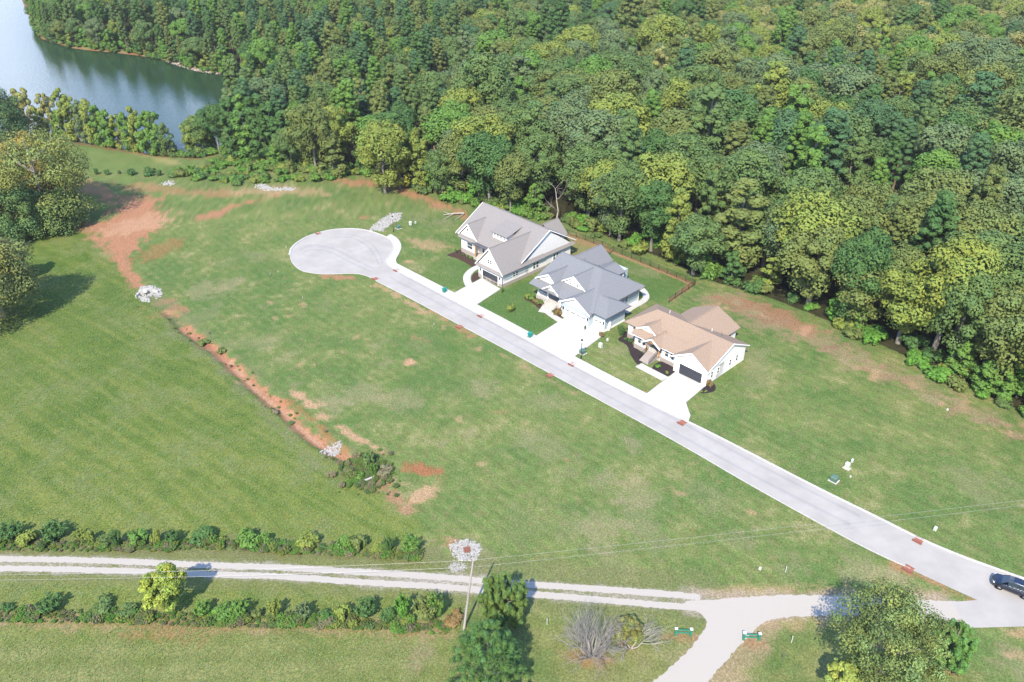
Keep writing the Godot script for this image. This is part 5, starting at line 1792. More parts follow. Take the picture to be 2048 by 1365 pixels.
	# the three driveways with their paths
	sheet("driveway", PackedVector2Array([Vector2(-13.25, -155.78), Vector2(-9.73, -160.22), Vector2(-8.44, -161.66), Vector2(-6.82, -163.61), Vector2(-2.55, -158.10), Vector2(-7.69, -150.85)]), 0.12, concrete, 0.12)
	sheet("driveway", PackedVector2Array([Vector2(4.79, -137.64), Vector2(9.45, -143.14), Vector2(10.87, -144.77), Vector2(15.37, -140.16), Vector2(16.24, -140.94), Vector2(18.54, -138.50), Vector2(17.69, -136.95), Vector2(11.96, -129.82)]), 0.12, concrete, 0.12)
	sheet("driveway", PackedVector2Array([Vector2(23.60, -116.78), Vector2(30.38, -124.22), Vector2(34.85, -119.38), Vector2(30.42, -114.37), Vector2(30.46, -110.42), Vector2(29.80, -109.15)]), 0.12, concrete, 0.12)
	b = MB.new()
	ribbon(b, smooth_line([Vector2(-9.60, -159.97), Vector2(-10.18, -162.70), Vector2(-10.19, -165.22), Vector2(-9.26, -167.78), Vector2(-8.05, -169.33), Vector2(-7.26, -170.37)], 0.5), -0.85, 0.85, 0.10, 0.0, 0.1)
	struct("path", b.mesh(concrete))
	b = MB.new()
	ribbon(b, smooth_line([Vector2(10.09, -143.54), Vector2(8.73, -145.45), Vector2(7.65, -147.19), Vector2(6.97, -148.72)], 0.8), -0.7, 0.7, 0.10, 0.0, 0.1)
	ribbon(b, smooth_line([Vector2(6.70, -146.99), Vector2(7.76, -150.02), Vector2(8.49, -152.23)], 0.8), -1.3, 1.3, 0.13, 0.0, 0.12)
	struct("path", b.mesh(concrete))
	b = MB.new()
	ribbon(b, smooth_line([Vector2(23.75, -126.58), Vector2(25.61, -124.49), Vector2(28.04, -121.78)], 1.0), -0.85, 0.85, 0.10, 0.0, 0.1)
	struct("path", b.mesh(concrete))
	b = MB.new()
	ribbon(b, smooth_line([Vector2(23.67, -165.31), Vector2(26.28, -161.46), Vector2(28.12, -158.49), Vector2(29.05, -155.62), Vector2(28.91, -153.08), Vector2(27.70, -151.30), Vector2(25.50, -149.13), Vector2(23.63, -146.79)], 0.8), -0.7, 0.7, 0.06, 0.0, 0.1)
	struct("path", b.mesh(concrete))
	# planting beds
	sheet("mulch_bed", smooth_line([Vector2(-15.63, -176.10), Vector2(-14.39, -177.48), Vector2(-12.43, -179.14), Vector2(-10.52, -174.83), Vector2(-8.16, -172.56), Vector2(-7.51, -170.64), Vector2(-8.84, -168.82), Vector2(-10.09, -170.72), Vector2(-12.99, -174.07)], 0.5, true), 0.05, mulch)
	sheet("mulch_bed", smooth_line([Vector2(-9.16, -162.67), Vector2(-9.04, -165.19), Vector2(-8.07, -166.71), Vector2(-7.43, -164.89), Vector2(-7.58, -162.88), Vector2(-8.56, -161.66)], 0.4, true), 0.05, mulch)
	sheet("mulch_bed", smooth_line([Vector2(20.95, -135.92), Vector2(22.12, -137.44), Vector2(23.10, -138.98), Vector2(23.67, -133.96), Vector2(25.60, -129.71), Vector2(24.76, -127.78), Vector2(23.68, -126.75), Vector2(22.77, -129.95), Vector2(22.45, -133.62)], 0.5, true), 0.05, dark_mulch)
	sheet("mulch_bed", smooth_line([Vector2(26.05, -124.99), Vector2(28.15, -127.70), Vector2(30.40, -124.90), Vector2(28.57, -122.76)], 0.4, true), 0.05, dark_mulch)
	sheet("mulch_bed", smooth_line([Vector2(34.51, -119.07), Vector2(36.25, -120.48), Vector2(36.62, -118.87), Vector2(35.70, -117.48), Vector2(33.60, -117.21)], 0.4, true), 0.05, dark_mulch)
	sheet("mulch_bed", smooth_line([Vector2(2.60, -153.52), Vector2(4.15, -155.33), Vector2(6.46, -152.51), Vector2(7.24, -150.25), Vector2(6.32, -148.08), Vector2(4.29, -151.66)], 0.4, true), 0.05, mulch)
	sheet("mulch_bed", smooth_line([Vector2(8.47, -146.74), Vector2(9.30, -148.88), Vector2(10.78, -148.84), Vector2(10.81, -145.40), Vector2(10.16, -145.00)], 0.4, true), 0.05, mulch)
	# the gravel lane: two wheel tracks, then one bed
	b = MB.new()
	ribbon(b, smooth_line([Vector2(-80.85, -79.44), Vector2(-70.91, -79.12), Vector2(-63.87, -78.94), Vector2(-53.26, -78.43), Vector2(-42.65, -77.66), Vector2(-31.55, -77.06), Vector2(-21.87, -76.23), Vector2(-13.69, -75.51), Vector2(-8.28, -74.92), Vector2(-1.59, -74.06), Vector2(6.32, -73.28), Vector2(14.76, -72.42), Vector2(20.53, -71.77), Vector2(24.31, -71.23)], 0.3), -0.54, 0.54, 0.03, 0.09)
	ribbon(b, smooth_line([Vector2(-79.71, -77.59), Vector2(-69.96, -77.37), Vector2(-63.01, -77.19), Vector2(-52.55, -76.70), Vector2(-42.12, -76.04), Vector2(-31.15, -75.46), Vector2(-21.57, -74.48), Vector2(-13.50, -73.78), Vector2(-8.17, -73.29), Vector2(-1.57, -72.45), Vector2(6.23, -71.61), Vector2(14.55, -70.61), Vector2(20.21, -69.90), Vector2(23.99, -69.62)], 0.3), -0.52, 0.52, 0.03, 0.09)
	struct("gravel_lane", b.mesh(gravel))
	b = MB.new()
	var drive := smooth_line([Vector2(22.93, -70.76), Vector2(26.83, -70.95), Vector2(32.09, -71.38), Vector2(37.28, -71.49), Vector2(43.62, -71.16), Vector2(49.86, -70.68), Vector2(56.35, -70.20), Vector2(59.68, -69.84), Vector2(58.08, -68.51), Vector2(56.28, -67.36), Vector2(48.66, -67.76), Vector2(42.55, -68.14), Vector2(36.24, -68.06), Vector2(32.32, -67.48), Vector2(30.49, -66.43), Vector2(28.47, -64.52), Vector2(25.72, -61.83), Vector2(23.68, -59.79), Vector2(21.18, -56.87), Vector2(14.69, -49.49), Vector2(10.29, -43.28), Vector2(0.30, -43.35), Vector2(6.25, -50.68), Vector2(14.06, -56.93), Vector2(17.35, -59.72), Vector2(20.24, -62.17), Vector2(22.31, -64.22), Vector2(23.81, -66.21), Vector2(24.37, -67.73), Vector2(23.55, -68.99), Vector2(22.14, -69.96)], 0.35, true)
	for k in drive.size():
		drive[k] += Vector2(rg.randf_range(-0.12, 0.12), rg.randf_range(-0.12, 0.12))
	sheet("gravel_drive", drive, 0.018, gravel)

func make_plants() -> void:
	# --- trees that stand out
	var old := "trees standing by the hay field"
	fine_tree("broadleaf_tree", Vector4(-121.90, -197.74, 26.09, 27.01), 71, "big", Color(0.165, 0.195, 0.055), "big old oak turning orange on top, above the bare red clay slope", old)
	fine_tree("broadleaf_tree", Vector4(-119.69, -195.53, 16.37, 9.94), 78, "big", Color(0.110, 0.165, 0.05), "low green growth round the foot of the big old oak", old)
	fine_tree("broadleaf_tree", Vector4(-128.64, -206.98, 17.38, 21.36), 72, "big", Color(0.27, 0.20, 0.05), "orange crown growing through the big old oak by the clay slope", old)
	fine_tree("broadleaf_tree", Vector4(-126.83, -189.40, 17.43, 16.12), 73, "big", Color(0.090, 0.155, 0.052), "dark green oak in front of the big old oak on its field side", old)
	fine_tree("broadleaf_tree", Vector4(-169.48, -261.56, 19.44, 20.31), 74, "big", Color(0.080, 0.140, 0.054), "dark green oak behind the big old oak, towards the lake", old)
	fine_tree("broadleaf_tree", Vector4(-107.32, -147.64, 18.40, 19.57), 75, "big", Color(0.150, 0.175, 0.055), "low olive brown tree at the hay field's edge, nearest the camera there", old)
	fine_tree("broadleaf_tree", Vector4(-114.09, -164.33, 6.79, 10.84), 76, "big", Color(0.16, 0.10, 0.055), "small rusty tree between the low olive tree and the old oak", old)
	grow("broadleaf_tree", "oak", 1, "yellow green", Vector2(-36.25, -218.47), 1.0, 1.02, 0.6, "big yellow green tree at the wood edge behind the turning circle", "tree")
	grow("broadleaf_tree", "tall", 2, "golden yellow", Vector2(-32.37, -221.94), 1.0, 0.98, 0.6, "golden side crown beside the big yellow green tree behind the turning circle", "tree")
	grow("broadleaf_tree", "young", 1, "olive green", Vector2(-53.56, -233.05), 1.6, 1.15, 0.2, "small yellowish olive tree with bare lower twigs at the brush strip's end", "tree")
	grow("broadleaf_tree", "young", 2, "yellow green", Vector2(-59.80, -243.03), 2.0, 1.35, 1.2, "bushy yellow green tree behind the small yellowish olive tree", "tree")
	for q in [[Vector2(-87.45, -249.16), "first", 1.0], [Vector2(-82.77, -247.19), "second", 1.08], [Vector2(-78.24, -246.18), "third", 1.05], [Vector2(-74.05, -245.17), "fourth", 0.98], [Vector2(-69.51, -243.23), "fifth", 0.92]]:
		grow("broadleaf_tree", "tall", hash(q[1]) % 4, "deep green" if q[1] != "second" else "bright green", q[0], 1.12, q[2], hash(q[1]) % 6, "%s from the cove of the tall leafy columns above the brush strip" % q[1], "tree", "tall columns by the cove")
	fine_tree("broadleaf_tree", Vector4(-102.50, -259.92, 10.74, 13.80), 79, "big", Color(0.125, 0.185, 0.052), "lone round bright green tree on the cove's grassy bank")
	# the row of slender trees on the near bank
	var bank := [[46, 255, "pale yellow", 1.15], [66, 258, "pale yellow", 1.1], [84, 262, "yellow green", 0.8], [104, 260, "pale yellow", 1.05], [122, 266, "bright green", 0.75], [136, 268, "yellow green", 1.2], [156, 272, "yellow green", 1.25], [172, 274, "grey green", 1.0], [192, 280, "yellow green", 1.15], [206, 284, "bright green", 0.95], [224, 288, "bright green", 1.0], [240, 286, "yellow green", 0.8], [262, 292, "bright green", 0.95], [282, 296, "yellow green", 1.05], [300, 300, "bright green", 1.1], [318, 304, "bright green", 1.0], [338, 306, "dull green", 0.8], [20, 250, "grey green", 0.8]]
	var tops := [Vector2(-172.33, -281.81), Vector2(-167.93, -280.07), Vector2(-163.93, -278.35), Vector2(-160.16, -277.77), Vector2(-155.95, -275.51), Vector2(-153.01, -274.39), Vector2(-148.55, -272.17), Vector2(-145.07, -270.52), Vector2(-140.48, -267.81), Vector2(-137.20, -265.68), Vector2(-133.29, -263.56), Vector2(-130.62, -263.54), Vector2(-125.91, -260.93), Vector2(-121.80, -258.87), Vector2(-118.07, -256.83), Vector2(-114.38, -254.82), Vector2(-110.59, -253.31), Vector2(-177.84, -283.57)]
	for k in bank.size():
		grow("broadleaf_tree", "young", k, bank[k][2], tops[k], 1.0 * bank[k][3] + 0.2, 1.5 * bank[k][3], k * 1.3, "%s slender tree, number %s along the near bank beside the mown meadow" % [bank[k][2], ["one", "two", "three", "four", "five", "six", "seven", "eight", "nine", "ten", "eleven", "twelve", "thirteen", "fourteen", "fifteen", "sixteen", "seventeen", "eighteen"][k]], "tree", "slender trees on the near bank")
	# --- shrubs, each by its foot, width and height in the photograph
	var hedge := "shrubs of the hedge row north of the gravel lane"
	for q in [["spiky", "deep green", Vector4(-71.45, -83.31, 4.66, 2.10), "dark spiky shrub at the near end of the far hedge row, beside a yellow one"], ["bush", "yellow green", Vector4(-68.58, -82.29, 3.51, 2.05), "rounded yellow shrub between two dark ones in the far hedge row"], ["spiky", "deep green", Vector4(-65.07, -83.12, 4.93, 2.22), "wide dark shrub right of the yellow one in the far hedge row"], ["spiky", "yellow green", Vector4(-61.38, -83.06, 2.69, 1.32), "feathery light green shrub with palm like shoots in the far hedge row"], ["bush", "yellow green", Vector4(-59.47, -82.06, 1.55, 2.16), "little yellow shrub after the feathery one in the far hedge row"], ["bush", "dull green", Vector4(-57.44, -81.80, 2.52, 1.14), "low grey green shrub leaning over the lane verge"], ["spiky", "deep green", Vector4(-55.45, -81.43, 2.10, 2.85), "dark upright shrub left of the leafy pair in the far hedge row"], ["bush", "bright green", Vector4(-52.78, -82.02, 2.81, 2.04), "leafy bright shrub in the middle of the far hedge row"], ["bush", "yellow green", Vector4(-50.02, -81.84, 1.83, 2.61), "yellowish narrow shrub beside the last dark upright one"], ["spiky", "deep green", Vector4(-47.68, -81.91, 2.66, 2.12), "dark spiky shrub before the low gap in the far hedge row"], ["bush", "deep green", Vector4(-43.71, -82.63, 3.80, 1.71), "low spreading shrub where the far hedge row thins out"], ["bush", "yellow green", Vector4(-41.29, -82.15, 1.41, 1.02), "tiny yellowish shrub beside the low spreading one"], ["bush", "bright green", Vector4(-37.08, -81.63, 3.90, 2.19), "large leafy shrub with a long shadow past the low gap"], ["bush", "bright green", Vector4(-34.80, -81.35, 2.10, 2.64), "leafy shrub touching the large one with a long shadow"], ["bush", "yellow green", Vector4(-28.64, -81.13, 3.34, 2.11), "pale leaved round shrub standing alone in the far hedge row"], ["bush", "deep green", Vector4(-26.48, -80.75, 1.25, 0.69), "very small dark shrub right of the pale round one"], ["bush", "bright green", Vector4(-23.30, -80.58, 2.50, 2.18), "first leafy shrub of the last cluster before the white stones"], ["bush", "olive green", Vector4(-21.35, -80.51, 2.36, 2.06), "second leafy shrub of the last cluster before the white stones"], ["bush", "yellow green", Vector4(-18.63, -79.86, 2.21, 1.33), "low yellow shrub in the last cluster before the white stones"], ["spiky", "deep green", Vector4(-16.97, -79.69, 1.79, 2.78), "slim dark shrub in the last cluster before the white stones"], ["spiky", "bright green", Vector4(-14.14, -79.87, 3.98, 2.28), "big spiky shrub closing the far hedge row by the white stones"]]:
		shrub(q[0], q[1], q[2], q[3], hedge)
	hedge = "shrubs of the hedge row south of the gravel lane"
	for q in [["bush", "deep green", Vector4(-65.14, -70.36, 1.93, 0.94), "low dark shrub at the frame end of the near hedge row"], ["spiky", "deep green", Vector4(-59.43, -70.26, 4.08, 1.89), "dark spiky shrub standing alone with its shadow on the near hedge row"], ["bush", "dull green", Vector4(-52.69, -70.35, 3.20, 1.44), "flat shrubby patch in the near hedge row before the yellow green tree"], ["bush", "dull green", Vector4(-49.21, -69.72, 2.42, 1.09), "second flat shrubby patch touching the yellow green tree"], ["spiky", "bright green", Vector4(-39.38, -69.20, 3.04, 1.96), "spiky shrub in the shadow of the yellow green tree"], ["bush", "bright green", Vector4(-36.96, -69.08, 2.78, 1.53), "leafy shrub in the middle of the row's green clump"], ["spiky", "bright green", Vector4(-34.49, -69.07, 3.28, 2.39), "tall shrub ending the green clump in the near hedge row"], ["bush", "olive green", Vector4(-32.33, -68.90, 1.52, 1.18), "dull little shrub between the clump and the yellow sapling"], ["spiky", "yellow green", Vector4(-30.09, -68.91, 2.53, 2.50), "yellow sapling like shrub with a dark foot"], ["spiky", "grey green", Vector4(-26.18, -68.54, 2.89, 2.44), "grey green upright shrub right of the yellow sapling"], ["bush", "deep green", Vector4(-23.46, -68.55, 2.14, 0.96), "low dark shrub before the tangle of the near hedge row"], ["bush", "yellow green", Vector4(-21.40, -68.42, 2.27, 2.47), "yellow shrub with thin top shoots in the tangle"], ["spiky", "deep green", Vector4(-18.48, -68.76, 3.77, 2.44), "thick dark green shrub in the tangle of the near hedge row"], ["bush", "deep green", Vector4(-15.58, -68.20, 2.26, 2.06), "dark rounded shrub before the viny mound"], ["spiky", "fresh green", Vector4(-13.67, -68.19, 2.76, 4.13), "light green side of the viny mound near the leaning pole"], ["spiky", "olive green", Vector4(-10.71, -68.18, 4.98, 3.56), "big viny mound of long leaves near the leaning pole"], ["spiky", "bright green", Vector4(-9.54, -68.35, 2.89, 4.04), "upright back of the viny mound near the leaning pole"], ["bush", "rusty brown", Vector4(-7.25, -67.81, 2.75, 1.24), "dry brown brush at the foot of the leaning pole"]]:
		shrub(q[0], q[1], q[2], q[3], hedge)
	var yard := "garden shrubs of the three houses"
	for q in [["bush", "yellow green", Vector4(-0.21, -148.04, 1.89, 1.82), "round yellow green bush on the lawn between the grey and blue roofed houses"], ["bush", "bright green", Vector4(4.30, -152.94, 1.72, 1.44), "bright bush at the outer end of the blue roofed house's bed"], ["bush", "yellow green", Vector4(3.45, -153.57, 1.51, 1.27), "yellow bush in the blue roofed house's front bed"], ["bush", "olive green", Vector4(5.96, -150.95, 1.92, 1.12), "olive bush beside the porch steps of the blue roofed house"], ["bush", "rusty brown", Vector4(5.13, -151.79, 1.71, 0.94), "reddish bush in the blue roofed house's front bed"], ["bush", "rusty brown", Vector4(9.77, -146.08, 1.87, 1.57), "reddish bush between path and white garage doors"], ["bush", "olive green", Vector4(8.96, -146.24, 1.04, 0.87), "small olive bush at the path corner of the blue roofed house"], ["spiky", "deep green", Vector4(14.72, -139.79, 0.60, 1.21), "potted shrub between the white garage doors"], ["bush", "rusty brown", Vector4(17.77, -137.18, 1.19, 1.23), "brown bush at the corner of the small garage"], ["spiky", "bright green", Vector4(-2.19, -156.50, 0.88, 1.24), "little cone bush at the grey roofed house's garage corner"], ["spiky", "bright green", Vector4(-13.63, -177.19, 0.84, 1.38), "little cone bush on the mulch corner of the grey roofed house"], ["bush", "deep green", Vector4(-11.76, -175.96, 0.72, 0.61), "first low bush under the grey roofed house's front window"], ["bush", "deep green", Vector4(-10.63, -174.81, 0.72, 0.60), "second low bush under the grey roofed house's front window"], ["bush", "deep green", Vector4(-9.62, -173.67, 0.71, 0.60), "third low bush under the grey roofed house's front window"], ["spiky", "deep green", Vector4(21.73, -137.43, 2.18, 2.29), "feathery dark shrub between the blue and brown roofed houses"], ["bush", "deep green", Vector4(22.48, -135.81, 0.89, 0.86), "first clipped round bush along the brown roofed house"], ["bush", "deep green", Vector4(23.25, -134.88, 0.98, 0.94), "second clipped round bush along the brown roofed house"], ["bush", "fresh green", Vector4(27.31, -125.76, 1.30, 0.59), "low lime plants in the bed by the dark garage door"], ["bush", "yellow green", Vector4(28.61, -123.85, 0.74, 0.39), "small yellow plants at the bed's driveway end"], ["bush", "deep green", Vector4(30.19, -124.96, 0.65, 0.54), "small dark bush against the dark garage door's wall"], ["bush", "rusty brown", Vector4(35.46, -119.40, 1.44, 1.20), "loose reddish shrub at the brown roofed house's garage corner"], ["bush", "yellow green", Vector4(33.72, -117.58, 0.62, 0.30), "yellow clump at the driveway corner of the brown roofed house"], ["bush", "yellow green", Vector4(34.55, -117.72, 0.62, 0.30), "second yellow clump at the driveway corner of the brown roofed house"], ["bush", "olive green", Vector4(9.05, -168.89, 1.62, 1.11), "olive bush at the rear corner between grey and blue roofed houses"]]:
		shrub(q[0], q[1], q[2], q[3], yard)
	for q in [["bush", "deep green", Vector4(-133.32, -238.46, 3.06, 4.92), "dark upright shrub at the meadow corner beside the big old oak"], ["bush", "deep green", Vector4(-126.37, -235.68, 1.52, 1.96), "first small shrub of the meadow's lower edge"], ["bush", "deep green", Vector4(-122.83, -235.37, 1.97, 1.70), "second small shrub of the meadow's lower edge"], ["bush", "dull green", Vector4(-119.38, -235.88, 1.06, 1.24), "tiny shrub of the meadow's lower edge"], ["bush", "deep green", Vector4(-115.50, -235.12, 2.72, 1.86), "fourth shrub of the meadow's lower edge, before a wide one"], ["bush", "deep green", Vector4(-110.47, -235.37, 4.83, 2.17), "wide dark shrub of the meadow's lower edge"], ["bush", "deep green", Vector4(-106.67, -234.37, 2.11, 1.82), "shrub touching the wide dark one on the meadow's edge"], ["bush", "dull green", Vector4(-101.96, -233.65, 3.90, 1.76), "first shrub of the brush strip past the meadow"]]:
		shrub(q[0], q[1], q[2], q[3], "shrubs along the meadow's lower edge")
	# undergrowth along the wood and the brush strip
	var r := RandomNumberGenerator.new()
	r.seed = 99
	var edge := smooth_line(wood_poly.slice(0, wood_edge), 3.2)
	var hues := ["fresh green", "bright green", "dull green", "yellow green", "olive green", "deep green", "bright green"]
	var low := []
	for k in edge.size() * 3:
		var kk := k % edge.size()
		var p := edge[kk]
		var nb := edge[mini(kk + 1, edge.size() - 1)] - edge[maxi(0, kk - 1)]
		var out := Vector2(nb.y, -nb.x).normalized()
		var row := k / edge.size()
		var deep := r.randf_range(0.1, 2.0) + row * 2.4
		p += nb.normalized() * r.randf_range(-1.6, 1.6)
		var q := p - out * deep
		if not Geometry2D.is_point_in_polygon(q, PackedVector2Array(wood_poly)):
			q = p + out * deep
		if p.dot(U) > 60.0 and p.dot(U) < 104.0 and p.dot(N) > 100.0 and row == 0:
			continue
		var bare := false
		for z in keep_clear:
			bare = bare or q.distance_to(Vector2(z.x, z.y)) < z.z * 0.8
		if bare or lake_distance(q) < 2.0 or r.randf() < 0.12:
			continue
		var tree := row > 0 and r.randf() < 0.35
		var w := r.randf_range(0.6, 1.05) if tree else r.randf_range(1.4, 3.0)
		var hue: String = hues[r.randi() % hues.size()]
		low.append({"p": q, "w": w, "tree": tree, "hue": hue, "base": "%s %s %s" % ["broad" if w > 1.9 else "small", hue, "young tree" if tree else "bush"], "place": place_name(q, 5.0)})
	var shore := smooth_line([Vector2(-253.96, -447.34), Vector2(-242.27, -431.28), Vector2(-230.60, -421.89), Vector2(-217.86, -410.65), Vector2(-206.88, -405.22), Vector2(-197.07, -402.02), Vector2(-188.58, -398.86), Vector2(-177.04, -393.69), Vector2(-161.98, -384.68), Vector2(-153.48, -376.96), Vector2(-144.96, -368.60), Vector2(-137.71, -364.07), Vector2(-131.32, -360.52), Vector2(-125.35, -358.75), Vector2(-119.68, -357.87), Vector2(-114.58, -353.56), Vector2(-106.12, -317.87), Vector2(-100.76, -291.46), Vector2(-97.75, -270.65), Vector2(-97.56, -259.11)], 2.6)
	for k in shore.size() * 3:
		var q := shore[k % shore.size()] + Vector2(r.randf_range(-2.0, 2.0), -r.randf_range(1.0, 9.0))
		if r.randf() < 0.25:
			continue
		if lake_distance(q) < 2.2:
			q.x += 6.0
			if lake_distance(q) < 2.2:
				continue
		var tree := r.randf() < 0.55
		var w := r.randf_range(0.6, 1.15) if tree else r.randf_range(1.4, 3.0)
		var hue: String = hues[r.randi() % hues.size()]
		low.append({"p": q, "w": w, "tree": tree, "hue": hue, "base": "%s %s %s" % ["broad" if w > 1.9 else "small", hue, "young tree" if tree else "bush"], "place": place_name(q, 5.0)})
	for k in 110:
		var bp: Array = [Vector2(-177.84, -283.57), Vector2(-166.94, -279.50), Vector2(-156.30, -275.51), Vector2(-145.41, -270.52), Vector2(-134.40, -264.61), Vector2(-124.38, -260.41), Vector2(-114.24, -255.31), Vector2(-106.22, -253.26), Vector2(-97.94, -255.12)]
		var z := r.randf() * 7.99
		var q: Vector2 = bp[int(z)].lerp(bp[int(z) + 1], z - int(z)) + Vector2(r.randf_range(-1.0, 1.0), r.randf_range(-2.5, 0.6))
		if lake_distance(q) < 0.8:
			continue
		var hue: String = hues[r.randi() % hues.size()]
		var w := r.randf_range(1.3, 2.5)
		low.append({"p": q, "w": w, "tree": false, "hue": hue, "base": "%s %s bush" % ["broad" if w > 1.9 else "small", hue], "place": "along near bank"})
	var strip := PackedVector2Array([Vector2(-104.09, -234.02), Vector2(-94.30, -243.65), Vector2(-87.81, -248.21), Vector2(-71.77, -240.99), Vector2(-58.42, -236.23), Vector2(-48.72, -232.92), Vector2(-56.59, -227.19), Vector2(-68.47, -227.48), Vector2(-79.65, -225.25), Vector2(-92.82, -229.61)])
	var lo := strip[0]
	var hi := strip[0]
	for z in strip:
		lo = lo.min(z)
		hi = hi.max(z)
	for k in 200:
		var q := Vector2(r.randf_range(lo.x, hi.x), r.randf_range(lo.y, hi.y))
		if not Geometry2D.is_point_in_polygon(q, strip):
			continue
		var w := r.randf_range(0.8, 2.2)
		var hue: String = hues[r.randi() % hues.size()]
		low.append({"p": q, "w": w, "tree": false, "hue": hue, "base": "%s %s bush" % ["broad" if w > 1.5 else "small", hue], "place": "in brush strip below tall columns"})
	low.sort_custom(func(a: Dictionary, b: Dictionary) -> bool: return a.w * a.w / (a.p.length_squared() + 7000.0) > b.w * b.w / (b.p.length_squared() + 7000.0))
	var kept := []
	var mass := []
	var room := 175
	for e in low:
		if not e.tree:
			room -= 1
		if e.tree or room >= 0:
			kept.append(e)
		else:
			mass.append(e)
	var mm := MultiMesh.new()
	mm.transform_format = MultiMesh.TRANSFORM_3D
	mm.use_colors = true
	mm.mesh = protos["bush"][1][0]
	mm.instance_count = mass.size()
	for k in mass.size():
		var e: Dictionary = mass[k]
		mm.set_instance_transform(k, Transform3D(Basis.from_euler(Vector3(0, r.randf() * TAU, 0)).scaled(Vector3(e.w, e.w * r.randf_range(0.7, 1.2), e.w)), G(e.p)))
		mm.set_instance_color(k, HUES[e.hue])
	var mo := MultiMeshInstance3D.new()
	mo.name = "undergrowth"
	mo.multimesh = mm
	mo.set_meta("kind", "stuff")
	add_child(mo)
	tag(mo, "low mixed green undergrowth massed along the wood edge and the clay shore", "undergrowth")
	low = kept
	give_labels(low)
	for e in low:
		if e.tree:
			grow("young_tree", "young", r.randi() % 4, e.hue, e.p, e.w * 1.15, e.w * r.randf_range(0.8, 1.1), r.randf() * TAU, e.label, "tree", "young trees along the wood edge")
		else:
			grow("shrub", "bush", r.randi() % 6, e.hue, e.p, e.w, e.w * r.randf_range(0.7, 1.2), r.randf() * TAU, e.label, "shrub", "undergrowth bushes")
	# rough grass of the hay field
	var blade := MB.new()
	for k in 7:
		var a := TAU * k / 7.0 + r.randf()
		var tip := Vector3(cos(a) * r.randf_range(0.3, 0.9), r.randf_range(0.5, 1.0), sin(a) * r.randf_range(0.3, 0.9))
		var sd := Vector3(-sin(a), 0, cos(a)) * 0.22
		blade.tri(tip * 0.05 - sd, tip * 0.05 + sd, tip, Vector3.UP)
	var spots := []
	while spots.size() < 70000:
		var p := Vector2(r.randf_range(-125.0, 40.0), r.randf_range(-172.0, -40.0))
		if absf(p.x) > 0.632 * (46.0 - p.y * 0.848) + 4.0 or line_distance(p, ditch) < 1.7:
			continue
		var side := field_side(p)
		if p.dot(N) > 86.0 or (p.y > -74.0 and p.x > 16.0) or (p.dot(U) < 40.0 and p.dot(N) > 78.0) or p.dot(U) > 128.0 and p.dot(N) > 76.0:
			continue
		if (side > -0.5 and r.randf() < 0.86) or (p.y > -72.0 and r.randf() < 0.3):
			continue
		if p.y > -85.0 and p.y < -66.0 and line_distance(p, lane) < 3.4:
			continue
		spots.append(p)
	var gm := MultiMesh.new()
	gm.transform_format = MultiMesh.TRANSFORM_3D
	gm.use_colors = true
	var gmat := leaf_mat("grass blades", Color(1, 1, 1))
	gm.mesh = blade.mesh(gmat)
	gm.instance_count = spots.size()
	for k in spots.size():
		var p: Vector2 = spots[k]
		var w := r.randf_range(0.10, 0.27) if field_side(p) < -0.5 else r.randf_range(0.10, 0.2)
		gm.set_instance_transform(k, Transform3D(Basis.from_euler(Vector3(0, r.randf() * TAU, 0)).scaled(Vector3(w, w * r.randf_range(0.5, 0.9), w)), G(p)))
		gm.set_instance_color(k, [Color(0.135, 0.225, 0.06), Color(0.18, 0.25, 0.075), Color(0.21, 0.25, 0.11), Color(0.155, 0.235, 0.11), Color(0.12, 0.22, 0.055)][r.randi() % 5])
	var go := MultiMeshInstance3D.new()
	go.name = "grass"
	go.multimesh = gm
	go.set_meta("kind", "stuff")
	add_child(go)
	tag(go, "rough green grass tufts of the hay field and the mown lawns", "grass")
	# scruffy growth that fills the hedge rows
	var rows := [[Vector2(-76.60, -81.74), Vector2(-67.82, -81.24), Vector2(-54.96, -80.88), Vector2(-47.19, -80.78)], [Vector2(-46.62, -81.15), Vector2(-39.55, -81.06), Vector2(-32.32, -80.20), Vector2(-25.29, -79.92), Vector2(-12.65, -78.64)], [Vector2(-69.32, -69.10), Vector2(-57.62, -68.81), Vector2(-48.56, -68.55), Vector2(-39.45, -67.98)], [Vector2(-39.45, -67.98), Vector2(-29.25, -67.71), Vector2(-20.34, -67.30), Vector2(-7.72, -66.40)]]
	var tufts := []
	for row in rows:
		var ln := smooth_line(row, 0.22)
		for p in ln:
			for k in 3:
				var w := r.randf_range(0.22, 0.75) * (1.25 if n_mid.get_noise_2d(p.x * 2.0, p.y * 2.0) > 0.0 else 0.6)
				tufts.append([p + Vector2(r.randf_range(-0.3, 0.3), r.randf_range(-1.2, 0.7)), w, ["dull green", "olive green", "bright green", "fresh green", "greyish brown", "yellow green"][r.randi() % 6]])
	for k in 40:
		var p := Vector2(ditch[r.randi_range(6, ditch.size() - 1)])
		tufts.append([p + Vector2(r.randf_range(-2.2, 2.2), r.randf_range(-1.8, 1.8)), r.randf_range(0.12, 0.5), ["olive green", "pale yellow", "greyish brown", "yellow green"][r.randi() % 4]])
	for k in 420:
		var p: Vector2 = Vector2(-23.19, -96.72) + Vector2(r.randfn(0.0, 1.0), r.randfn(0.0, 0.75)).rotated(0.6) * 2.2
		tufts.append([p, r.randf_range(0.2, 0.75), ["dull green", "olive green", "greyish brown", "bright green"][r.randi() % 4]])
	var tm := MultiMesh.new()
	tm.transform_format = MultiMesh.TRANSFORM_3D
	tm.use_colors = true
	tm.mesh = protos["spiky"][1][0]
	tm.instance_count = tufts.size()
